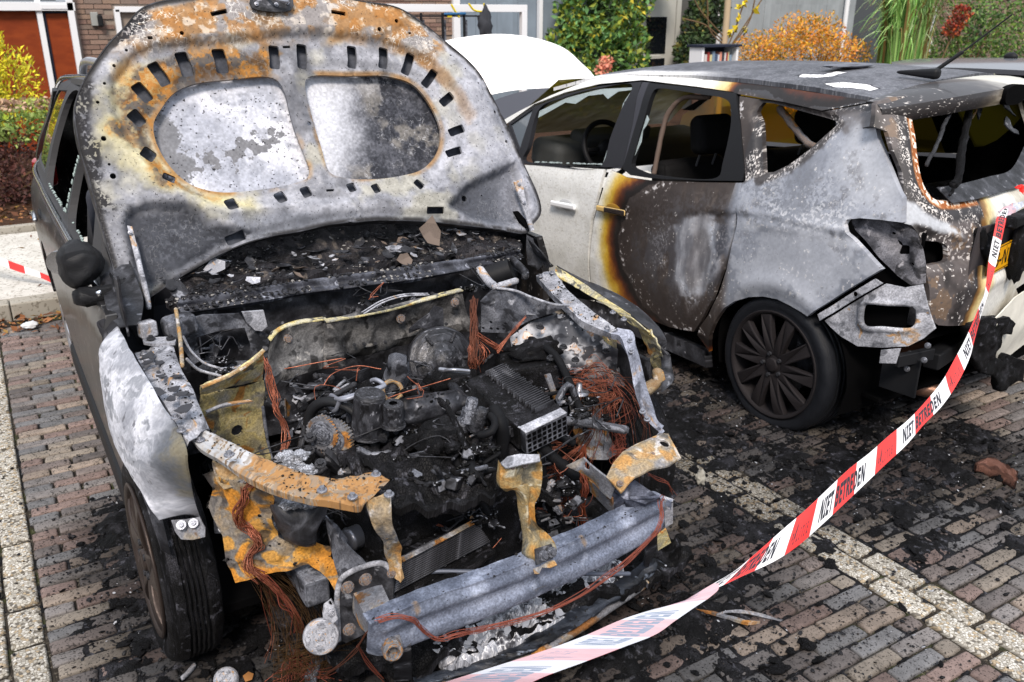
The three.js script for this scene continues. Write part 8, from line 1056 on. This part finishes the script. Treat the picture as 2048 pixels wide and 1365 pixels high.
const h4 = house('tan_brick_house', 'tan brick house behind the green shrubs at the far right', [20, 0, fz]); brickWall(h4, 17.7, 24.5, 0, 4.6, fz, [[18.6, 19.3, 1.0, 2.0]]); { const w = part(h4, 'window', box(.7, 1.0, .04, [18.95, 1.5, fz + .01]), std({ color: S(196, 198, 204), roughness: .5 })); part(w, 'frame', box(.06, 1.06, .07, [18.95, 1.5, fz + .03]), wf); }
mesh('wall_planter', lathe([[.001, -.14], [.12, -.12], [.19, 0], [.2, .06], [.17, .06]], [21.0, 1.38, fz + .14], [0, 1, 0], 20), std({ color: S(92, 92, 94), roughness: .8 }), 'grey half-round planter hung on the tan brick wall at the far right', 'planter');
// white goal-like frame with a black rack
const gz = -11.6, gf = thing('timber_gateway', 'large white timber gateway standing before the blue-grey house', 'gateway', [6.5, 0, gz]); { const p = [[5.313,1.914,-11.6],[7.265,1.91,-11.6],[7.206,1.593,-11.6]]; part(gf, 'top_beam', box(p[1][0] - 4.2, .1, .08, [(4.2 + p[1][0]) / 2, p[1][1] - .02, gz]), wf); part(gf, 'upright', box(.09, p[1][1] - .07, .08, [p[1][0] - .045, (p[1][1] - .07) / 2, gz]), wf); part(gf, 'upright', box(.09, p[1][1] - .07, .08, [4.25, (p[1][1] - .07) / 2, gz]), wf);
const rk = thing('black_rack', 'black steel ladder rack with yellow straps inside the white frame', 'rack', [6, 0, gz + .2]), q = [[5.34,1.787,-11.4],[6.484,1.793,-11.4],[5.466,1.787,-11.4],[5.791,1.787,-11.4],[6.125,1.787,-11.4],[6.468,1.787,-11.4]]; part(rk, 'rail', box(q[1][0] - 4.6, .022, .022, [(q[1][0] + 4.6) / 2, q[0][1], gz + .2]), M.blackTrim); for (let i = 2; i < 6; i++) part(rk, 'post', box(.03, q[i][1] + .04, .03, [q[i][0], (q[i][1] + .04) / 2, gz + .2]), M.blackTrim); part(rk, 'brace', tube([[q[4][0] - .02, q[4][1] - .3, gz + .22], [q[3][0] + .12, .5, gz + .22]], .018), M.ash); for (const k of [2, 3, 4]) part(rk, 'grey_post', box(.035, q[3][1] - .1, .02, [q[k][0] + .05, q[3][1] / 2, gz + .16]), M.grey); const ys = std({ color: S(220, 196, 20), roughness: .5 }); for (const s of [[[5.923,1.928,-11.38],[5.976,1.852,-11.38],[6.036,1.774,-11.38]], [[6.196,1.943,-11.38],[6.274,1.865,-11.38],[6.433,1.839,-11.38]], [[6.435,1.944,-11.38],[6.457,1.839,-11.38]]]) part(rk, 'strap', tube(s, .014), ys); part(rk, 'strap_end', box(.07, .05, .02, [[5.889,1.794,-11.38]][0]), ys); part(rk, 'blue_roll', tube([[5.815,1.813,-11.37],[6.125,1.819,-11.37]], .02), std({ color: S(44, 96, 140), roughness: .6 })); }
mesh('hanging_pots', [noisy(lump(.1, .22, .08, [[6.402,1.656,-11.3]][0], 4, .5, 3), .02, 10)], std({ color: S(52, 54, 60), roughness: .8 }), 'dark hanging bits and pots on the rack post', 'hanging pots');
// ivy, shrubs, grass
const iv = thing('ivy', 'mass of green and yellow ivy covering the house front left of the grey door', 'climbing plant', [9.6, 0, -12.8]); foliage(iv, 'foliage', [[9.1, 1.9, -12.75, .55, .7, .3], [9.9, 2.1, -12.75, .75, .6, .35], [9.4, 1.2, -12.7, .7, .7, .35], [10.15, 1.1, -12.7, .38, .7, .3], [8.75, 1.0, -12.8, .4, .8, .25], [10.6, 2.35, -12.7, .5, .3, .3], [9.5, .5, -12.7, .9, .5, .3]], 9000, .11, [[24, 42, 20], [52, 84, 34], [84, 120, 52], [130, 140, 44], [92, 136, 84], [176, 160, 44]], 61); stems(iv, [9.5, 0, -12.9], [[9.2, 2, -12.9], [10, 2.3, -12.9], [9.6, 1.4, -12.9]], .02);
const pk = thing('pink_hydrangea', 'faded pink flower heads below the ivy', 'flowers', [10.2, 0, -11.6]); foliage(pk, 'flower_heads', [[...[[8.762,1.097,-11.6]][0], .13, .12, .12], [...[[8.699,.985,-11.6]][0], .12, .1, .12]], 320, .06, [[196, 128, 112], [214, 150, 128], [170, 110, 96]], 62); stems(pk, [9.5, 0, -11.6], [[[8.762,1.097,-11.6]][0]], .012);
const di = thing('dark_creeper', 'dark evergreen creeper right of the grey door', 'climbing plant', [12, 0, -12.6]); foliage(di, 'foliage', [[...[[11.612,1.588,-12.6]][0], .36, .6, .3], [...[[11.469,1.204,-12.6]][0], .4, .35, .3], [...[[11.884,1.885,-12.6]][0], .3, .4, .3]], 3200, .09, [[20, 34, 20], [34, 56, 28], [56, 80, 36], [100, 96, 40]], 63); stems(di, [12, 0, -12.8], [[[11.591,1.8,-12.6]][0]], .03);
const tr = thing('bare_tree', 'nearly bare young tree with a few yellow leaves beside the book box', 'tree', [12.4, 0, -11.8]); { const b = [[11.453,1.062,-11.8]][0]; part(tr, 'trunk', tube([[b[0], 0, -11.8], b, [b[0] + .02, b[1] + .8, -11.8], [b[0] - .05, 3.4, -11.8]], .055, { seg: 8 }), std({ color: S(176, 158, 132), roughness: .9 })); const tw = [[[11.479,1.145,-11.8],[11.692,1.555,-11.8],[11.869,2.044,-11.8]], [[11.503,1.144,-11.8],[11.922,1.636,-11.8],[12.342,2.129,-11.8]], [[11.674,1.308,-11.8],[12.032,1.718,-11.8],[12.11,2.045,-11.8]], [[11.415,1.394,-11.8],[10.984,1.641,-11.8],[10.527,1.737,-11.8]], [[11.406,1.476,-11.8],[10.847,1.879,-11.8],[10.657,2.112,-11.8]], [[11.535,1.077,-11.8],[11.833,1.388,-11.8],[11.993,1.553,-11.8]], [[11.46,1.311,-11.8],[11.107,1.56,-11.8],[10.999,2.037,-11.8]]]; tw.forEach(p => part(tr, 'branch', tube(p, .013, { seg: 5 }), barkM)); foliage(tr, 'leaves', [[11.689,1.945,-11.75],[12.103,1.898,-11.75],[11.823,2.01,-11.75],[11.505,1.516,-11.75],[11.649,1.597,-11.75],[11.894,1.554,-11.75],[11.713,1.751,-11.75]].map(p => [...p, .035, .06, .02]), 40, .13, [[206, 190, 40], [190, 170, 30]], 64); }
const ob = thing('orange_shrub', 'rounded orange and gold autumn shrub behind the white car roof', 'shrub', [13, 0, -11.2]); foliage(ob, 'foliage', [...[[11.833,1.28,-11.2],[12.431,1.352,-11.2],[13.057,1.385,-11.2],[13.608,1.25,-11.2],[12.647,1.555,-11.2],[13.157,1.551,-11.2],[13.904,1.115,-11.2],[11.612,1.163,-11.2],[12.215,1.15,-11.2],[14.302,1.194,-11.2]].map((p, i) => [...p, i === 9 ? .14 : .5, i === 9 ? .2 : .34, .4]), [13.2, .6, -11.2, 1.0, .6, .4]], 9000, .06, [[92, 90, 24], [142, 118, 28], [176, 126, 34], [204, 138, 44], [196, 156, 46], [210, 130, 84]], 65, { asp: .4, inner: .2 }); stems(ob, [13.1, 0, -11.2], grid(12.4, 14, 7, x => [x, 1.2, -11.2]), .012);
const gs = thing('miscanthus', 'tall clump of arching green ornamental grass with pale blades', 'ornamental grass', [14.4, 0, -10.6]); { const r = rng(66), b = [[14.72,.857,-10.6]][0], pos = [], col = [], idx = []; const C = [S(66, 104, 40), S(104, 148, 70), S(150, 186, 112), S(110, 90, 40), S(84, 104, 40), S(176, 200, 150)]; for (let i = 0; i < 2300; i++) { const a = r() * 6.28, lean = .08 + .9 * r() * r(), H = 2.6 + 1.7 * r(), x0 = b[0] + (r() - .5) * .7, z0 = -10.6 + (r() - .5) * .5, dx = Math.cos(a) * lean, dz = Math.sin(a) * lean * .7, w = .011 + .012 * r(), cI = r() < .2 ? 3 : r() < .12 ? 5 : Math.floor(r() * 3), c = C[cI], k = .7 + .6 * r(), N = 9, bb = pos.length / 3; for (let j = 0; j <= N; j++) { const t = j / N, y = H * (t * 1.5 - .75 * t * t * (1 + lean * .5)) + .05, x = x0 + dx * t * t * 1.05, z = z0 + dz * t * t, ww = w * (1 - t * t * .9); const px = -Math.sin(a), pz = Math.cos(a); pos.push(x - px * ww, y, z - pz * ww, x + px * ww, y + .004, z + pz * ww); for (let q = 0; q < 2; q++) col.push(c.r * k, c.g * k, c.b * k); if (j) idx.push(bb + 2 * j - 2, bb + 2 * j, bb + 2 * j - 1, bb + 2 * j - 1, bb + 2 * j, bb + 2 * j + 1); } } const g = mk(pos, null, new Array(pos.length / 3 * 2).fill(0), idx); g.setAttribute('color', new THREE.Float32BufferAttribute(col, 3)); g.translate(-14.4, 0, 10.6); const m = new THREE.Mesh(g, leafMat); m.name = 'blades'; m.userData.kind = 'stuff'; gs.add(m); }
const gsh = thing('green_shrub', 'large loose green shrub at the far right behind the aerial', 'shrub', [17.2, 0, -11]); foliage(gsh, 'foliage', [...[[16.731,1.155,-11],[17.44,1.52,-11],[18.281,1.029,-11],[18.199,1.8,-11],[16.998,1.891,-11],[19.072,.812,-11],[16.33,.884,-11],[17.852,.746,-11],[19.009,1.508,-11]].map(p => [...p, .6, .48, .5]), [17.4, .4, -11, 1.6, .5, .5]], 8500, .085, [[30, 48, 24], [54, 84, 34], [78, 112, 46], [104, 128, 50], [64, 96, 40]], 67, { inner: .1, asp: .4 }); stems(gsh, [17.2, 0, -11], grid(16.4, 18.4, 6, x => [x, 1.5, -11]), .02);
const rs = thing('red_shrub', 'small dark red shrub between the grass and the green shrub', 'shrub', [15.4, 0, -10.7]); foliage(rs, 'foliage', [...[[16.366,1.667,-10.7],[16.469,1.844,-10.7],[16.244,1.551,-10.7]].map(p => [...p, .2, .16, .18])], 900, .06, [[110, 30, 14], [150, 44, 16], [84, 26, 14], [176, 80, 30]], 68); stems(rs, [15.6, 0, -10.7], [[[16.366,1.667,-10.7]][0]], .016);
// little free library
const lz = -10.4, lb = thing('book_box', 'small glazed book box with dark roof, full of books, beyond the white car', 'book box', [10.6, 0, lz]); { const p = [[9.531,1.364,-10.4],[10.291,1.351,-10.4],[10.313,.996,-10.4]], x0 = p[0][0], x1 = p[1][0], xm = (x0 + x1) / 2, y1 = p[0][1], navy = std({ color: S(32, 38, 54), roughness: .5 }); part(lb, 'roof', box(x1 - x0 + .04, .035, .36, [xm, y1, lz]), navy); part(lb, 'back', box(x1 - x0 - .06, .5, .02, [xm, y1 - .27, lz - .13]), navy); for (const x of [x0 + .03, x1 - .03]) part(lb, 'side', box(.045, .5, .28, [x, y1 - .27, lz]), wf); part(lb, 'floor', box(x1 - x0 - .04, .03, .28, [xm, y1 - .53, lz]), navy); part(lb, 'post', box(.1, y1 - .54, .1, [xm, (y1 - .54) / 2, lz]), barkM); part(lb, 'shelf', box(x1 - x0 - .1, .02, .24, [xm, y1 - .3, lz]), navy);
const cs = [[196, 190, 190], [150, 60, 56], [196, 186, 140], [120, 140, 160], [70, 84, 110], [190, 196, 206], [206, 140, 120], [60, 62, 70]]; let x = x0 + .1, i = 0; const r = rng(69); while (x < x1 - .12) { const w = .025 + .035 * r(), h = .15 + .06 * r(); tag(mesh('book', box(w * .92, h, .16, [x + w / 2, y1 - .29 + h / 2 + .002, lz + .02], [0, 0, (r() - .5) * .1], .004), std({ color: S(...cs[i % 8]), roughness: .7 })), ['pale grey', 'dark red', 'cream', 'slate blue', 'navy', 'white', 'pink', 'black', 'thin light grey', 'second dark red', 'second cream', 'last'][i % 12] + ' book on the shelf of the book box', 'book', 'books in the book box'); x += w; i++; } }
// car beyond the white one
const nc = thing('grey_car', 'dark grey car parked beyond the white hatchback, only its roof showing', 'car', [6.4, 0, -3.6]); {
const gp = new THREE.MeshPhysicalMaterial({ color: S(78, 80, 86), roughness: .35, clearcoat: .8, clearcoatRoughness: .1 }), RFc = { o: [0, 0, 0], u: [1, 0, 0], v: [0, 0, 1], n: [0, 1, 0] }, out = [[5.75, -2.25], [5.72, -3], [5.74, -4.2], [6.0, -4.4], [6.45, -4.45], [6.9, -4.4], [7.16, -4.2], [7.18, -3], [7.15, -2.25], [6.9, -2.12], [6.45, -2.08], [6.0, -2.12]], yr = (x, z) => 1.475 - .03 * ((z + 3.1) / 1.2) ** 2 + .045 * (1 - (Math.abs(x - 6.45) / .72) ** 2.4);
part(nc, 'roof', sheet(RFc, out, [], yr, { thick: .03, maxE: .1 }), gp); for (const [sx, nx] of [[5.56, -1], [7.34, 1]]) { const F = { o: [sx, 0, 0], u: [0, 0, 1], v: [0, 1, 0], n: [nx, 0, 0] }, D = (s, t) => -.2 * ss(.9, 1.5, t); part(nc, 'body_side', sheet(F, [[-5.6, .3], [-5.5, .75], [-4.8, .9], [-1.9, .98], [-1.75, .6], [-1.8, .3]], [], D, { thick: .03, maxE: .15 }), gp); part(nc, 'side_window', sheet(F, [[-4.7, .92], [-4.2, 1.42], [-2.3, 1.42], [-1.95, 1.0]], [], (s, t) => D(s, t) - .005, { thick: .02, maxE: .12 }), dk); for (const z of [-2.5, -4.95]) wheel(nc, [sx + nx * -.02, .31, z], nx, { rim: .21, R0: .31, rimMat: M.steel }); }
part(nc, 'tailgate', plate([[5.62, .95, -1.85], [7.28, .95, -1.85], [7.3, .35, -1.75], [5.6, .35, -1.75]], { n: [0, 0, 1], thick: .04, maxE: .2 }), std({ color: S(176, 186, 206), roughness: .4 })); part(nc, 'rear_window', plate([[5.8, 1.42, -2.1], [7.1, 1.42, -2.1], [7.25, .98, -1.86], [5.65, .98, -1.86]], { n: [0, 0, 1], thick: .01, maxE: .2 }), dk);
const q = [[6.45,1.35,-3.759],[6.45,1.475,-3.657]]; part(nc, 'aerial', tube([[6.45, yr(6.45, q[0][2]) + .01, q[0][2]], q[1], V(q[1]).lerp(V(q[0]), -1).toArray()], .008), M.blackTrim); part(nc, 'aerial_foot', lump(.03, .03, .05, [6.45, yr(6.45, q[0][2]) + .01, q[0][2]], 2, .1, 2), M.blackTrim);
part(nc, 'tail_lamp', box(.12, .08, .08, [[5.68,1.341,-3.204]][0], [0, 0, 0], .02), new THREE.MeshPhysicalMaterial({ color: S(196, 96, 104), roughness: .2 }));
}
mesh('white_board', [box(1.6, .06, 2.2, [[[8.6,1.234,-4.984]][0][0], [[8.6,1.225,-4.982]][0][1], [[8.6,1.234,-4.984]][0][2]], [0, .1, 0], .01)], std({ map: tex(64, 64, (u, v) => v > .8 ? [214, 204, 60] : [226, 226, 222], { wrap: true }), roughness: .6 }), 'white board with yellow edge beyond the grey car roof', 'board'); const wbp = thing('board_trestle', 'trestle carrying the white board beyond the grey car', 'trestle', [8.6, 0, -3.5]); for (const [x, z] of [[8.0, -4.2], [9.2, -4.2], [8.0, -2.8], [9.2, -2.8]]) part(wbp, 'leg', box(.06, 1.45, .06, [x, .725, z]), barkM);
}
// ---------- police tape
{
const W = 2048, H = 128, mkTape = pale => { const c = document.createElement('canvas'); c.width = W; c.height = H; const x = c.getContext('2d'); const blk = W / 4;
for (let i = 0; i < 4; i++) { x.fillStyle = i % 2 ? (pale ? '#d8b4bd' : '#e0302c') : (pale ? '#d5dae6' : '#eff0f4'); x.fillRect(i * blk, 0, blk, H); }
x.fillStyle = pale ? '#8f9cb2' : '#181b26'; x.font = 'bold 92px sans-serif'; x.textBaseline = 'middle'; x.textAlign = 'left';
const put = (t, x0, w) => { const m = x.measureText(t).width; x.save(); x.translate(x0, H / 2 + 6); x.scale(w / m, 1.12); x.lineWidth = 5; x.strokeStyle = x.fillStyle; x.fillText(t, 0, 0); x.strokeText(t, 0, 0); x.restore(); };
put('NIET', 150, 320); put('BETREDEN', 520, 760);
x.font = 'bold 58px sans-serif'; x.save(); x.translate(1690, H / 2 + 22); let px = -96; for (const ch of 'P') { x.fillText(ch, px, 0); } px = 14; for (const ch of 'LITIE') { x.fillText(ch, px, 0); px += 54; } x.restore();
x.lineWidth = 6; x.strokeStyle = x.fillStyle; x.beginPath(); x.arc(1660, 92, 14, .2, 6.0); x.stroke(); x.beginPath(); x.arc(1660, 78, 15, 0, 6.3); x.fill(); for (const [a, b] of [[-14, -38], [-3, -46], [8, -42], [18, -30]]) { x.beginPath(); x.moveTo(1660 + a * .5, 72); x.lineTo(1660 + a * 1.2 + 8, 78 + b); x.stroke(); }
const d = x.getImageData(0, 0, W, H).data; const t = tex(W, H, (u, v) => { const k = 4 * (Math.min(H - 1, Math.floor((1 - v) * H)) * W + Math.min(W - 1, Math.floor(u * W))), n = 1 - .1 * fbm(u * 60, v * 5, 4, 3); return [d[k] * n, d[k + 1] * n, d[k + 2] * n]; }, { wrap: true }); t.anisotropy = 4; return t; };
const front = new THREE.MeshPhysicalMaterial({ map: mkTape(false), roughness: .35, clearcoat: .3, transmission: .06, thickness: 0 }), backM = new THREE.MeshPhysicalMaterial({ map: mkTape(true), roughness: .4, clearcoat: .2, transmission: .12, thickness: 0 });
// edge 1 carries the tops of the letters; both run from the near end to the white car
const e1 = [[.984,.172,-1.526],[1.032,.166,-1.532],[1.152,.159,-1.53],[1.293,.151,-1.529],[1.411,.145,-1.53],[1.485,.153,-1.539]].concat([[1.559,.171,-1.539],[1.618,.188,-1.536],[1.659,.194,-1.546],[1.674,.201,-1.562],[1.747,.219,-1.564],[1.851,.248,-1.573],[1.951,.282,-1.58],[2.053,.317,-1.585],[2.171,.355,-1.598],[2.29,.387,-1.615],[2.398,.415,-1.622]], [[2.498,.449,-1.629],[2.604,.478,-1.637],[2.714,.514,-1.654],[2.823,.567,-1.67],[2.925,.631,-1.696],[3.004,.686,-1.717],[3.116,.784,-1.753],[3.159,.813,-1.769],[3.255,.919,-1.832],[3.342,1.034,-1.882]], [[3.382,1.054,-1.905],[3.421,1.082,-1.908]]);
const e2 = [[.77,.199,-1.617],[.821,.191,-1.62],[1.071,.19,-1.593],[1.199,.187,-1.589],[1.335,.184,-1.593],[1.434,.183,-1.583]].concat([[1.527,.184,-1.564],[1.593,.191,-1.564],[1.643,.192,-1.555],[1.69,.196,-1.55],[1.755,.204,-1.545],[1.882,.219,-1.535],[1.979,.238,-1.536],[2.091,.266,-1.548],[2.207,.308,-1.556],[2.325,.338,-1.573],[2.438,.379,-1.582]], [[2.542,.419,-1.588],[2.652,.458,-1.607],[2.764,.503,-1.618],[2.869,.558,-1.639],[2.968,.628,-1.669],[3.023,.662,-1.696],[3.113,.748,-1.739],[3.183,.824,-1.767],[3.289,.932,-1.818],[3.375,1.034,-1.863]], [[3.415,1.054,-1.885],[3.439,1.084,-1.898]]);
const N = 260, a = curve(e1).getSpacedPoints(N), b = curve(e2).getSpacedPoints(N);
const tape = thing('police_tape', 'red and white police cordon tape sagging from the white car towards us', 'police tape', [2.2, 0, -1.5]);
const pos = [], uvs = [], idx = []; let L = 0, Ltw = 0, wMin = 9; const K = 4;
for (let i = 0; i <= N; i++) { if (i) L += (a[i].distanceTo(a[i - 1]) + b[i].distanceTo(b[i - 1])) / 2; const wd = a[i].distanceTo(b[i]); if (i < 150 && wd < wMin) { wMin = wd; Ltw = L; } for (let k = 0; k <= K; k++) { const p = b[i].clone().lerp(a[i], k / K); p.y += .004 * Math.sin(k / K * 3.14) * Math.sin(i * .13); pos.push(p.x, p.y, p.z); uvs.push(L, k / K); } }
const per = .46, sh = -.185; for (let i = 0; i < uvs.length; i += 2) uvs[i] = (uvs[i] - Ltw) / per - .08;
for (let i = 0; i < N; i++) for (let k = 0; k < K; k++) { const p = i * (K + 1) + k; idx.push(p, p + K + 1, p + 1, p + 1, p + K + 1, p + K + 2); }
const g = mk(pos, null, uvs, idx), gn = g.attributes.normal, g2 = g.clone(); g2.setIndex(idx.map((_, i) => idx[i - i % 3 + (2 - i % 3)])); const p2 = g2.attributes.position; for (let i = 0; i < p2.count; i++) p2.setXYZ(i, p2.getX(i) - gn.getX(i) * .0006, p2.getY(i) - gn.getY(i) * .0006, p2.getZ(i) - gn.getZ(i) * .0006); g2.computeVertexNormals();
const toCam = V(0, 1.8, 0).sub(a[200]); const nrm = V(gn.getX(200 * 5 + 2), gn.getY(200 * 5 + 2), gn.getZ(200 * 5 + 2));
const facing = nrm.dot(toCam) > 0; part(tape, 'printed_face', g, facing ? front : backM); part(tape, 'pale_face', g2, facing ? backM : front);
part(tape, 'knot', [noisy(strip([[3.413,1.071,-1.923],[3.462,1.089,-1.924],[3.515,1.096,-1.917],[3.571,1.099,-1.914]], [[3.432,1.048,-1.886],[3.454,1.06,-1.893],[3.497,1.067,-1.893],[3.555,1.079,-1.901]], { N: 20, K: 4, thick: .002, up: [0, .3, 1], wob: .008 }), .004, 40)], backM);
const t2 = mesh('tape_end', noisy(strip([[3.564,1.146,-1.962],[3.578,1.141,-1.951],[3.594,1.117,-1.931]], [[3.58,1.154,-1.955],[3.594,1.156,-1.948],[3.602,1.143,-1.937]], { N: 14, K: 4, thick: .002, up: [0, 0, 1], wob: .006 }), .004, 40), std({ color: S(222, 40, 34), roughness: .4 }), 'torn red end of cordon tape stuck in the tailgate', 'tape end');
const far = thing('cordon_tape', 'far length of red and white cordon tape crossing behind the grey car at left', 'police tape', [-.3, .4, -6.4]); const f1 = [[-.201,.405,-6.751],[.004,.29,-6.577],[.109,.243,-6.493],[.213,.197,-6.409],[.394,.103,-6.259]], f2 = [[-.212,.349,-6.733],[-.005,.243,-6.562],[.1,.197,-6.478],[.207,.162,-6.398],[.385,.057,-6.244]]; const fg = strip(f1, f2, { N: 40, K: 3, thick: .002, up: [0, 0, 1], wob: .002 }), fu = fg.attributes.uv, fp = fg.attributes.position; for (let i = 0; i < fp.count; i++) fu.setXY(i, fp.getX(i) / .435 * 1.3 + .62, cl((fp.getY(i) - .3) * 12 % 1)); part(far, 'printed_face', fg, front);
}
// ---------- loose things on the bricks
{
const one = (n, geo, mat, label, cat) => mesh(n, geo, mat, label, cat);
one('burnt_trim_strip', [plate([[1.705,.015,-1.684],[1.761,.015,-1.625],[1.807,.015,-1.558],[1.838,.015,-1.529],[1.799,.015,-1.543],[1.76,.015,-1.601]], { thick: .01, wob: .01 }), strip([[1.744,.02,-1.623],[1.793,.02,-1.613],[1.837,.02,-1.581],[1.873,.02,-1.535],[1.894,.02,-1.49]], [[1.743,.015,-1.621],[1.788,.015,-1.607],[1.831,.015,-1.574],[1.864,.015,-1.533],[1.892,.015,-1.494]], { N: 24, K: 3, thick: .004, wob: .003 })], M.rustG, 'scorched strip of trim lying below the tape twist', 'trim strip');
one('burnt_trim_piece', noisy(strip([[3.364,.03,-1.782],[3.47,.03,-1.772],[3.476,.03,-1.715],[3.432,.03,-1.638]], [[3.342,.03,-1.761],[3.369,.03,-1.71],[3.347,.03,-1.623],[3.339,.03,-1.587]], { N: 20, K: 5, thick: .03, wob: .012 }), .012, 30), std({ color: S(120, 84, 72), roughness: .6, bumpMap: bumpChar, bumpScale: .008 }), 'reddish-brown melted piece lying at the far right', 'melted plastic');
one('melted_blob', noisy(lump(.022, .03, .02, [[2.283,.03,-2.284]][0], 4, .5, 4), .006, 60), std({ color: S(150, 148, 140), roughness: .7 }), 'pale grey melted lump on the pebble tiles right of the beam', 'melted lump');
one('fallen_connector', noisy(box(.1, .03, .035, [[.569,.03,-2.042]][0], [.1, .9, .2], .006, 3), .003, 40), M.grey, 'grey connector block lying on the bricks under the horn', 'connector');
one('metal_disc', lathe([[.001, .012], [.028, .012], [.034, .006], [.036, -.01]], [[.336,.015,-2.141]][0], [-.2, .9, .4], 24), M.ash, 'round pale cap lying at the bottom edge before the wheel', 'cap');
one('dry_leaf', noisy(plate([[.38,.02,-2.12],[.397,.02,-2.13],[.41,.02,-2.114],[.398,.02,-2.089],[.38,.02,-2.092]], { thick: .002, wob: .01 }), .004, 60), std({ color: S(150, 104, 60), roughness: .8 }), 'curled brown leaf at the bottom edge before the wheel', 'leaf');
one('ash_curl', noisy(tube([[.271,.012,-2.251],[.249,.012,-2.227],[.231,.012,-2.213]], .008), .004, 60), M.ash, 'thin pale curl of ash on the bricks before the burnt tyre', 'ash');
}
renderer.render(scene, camera);
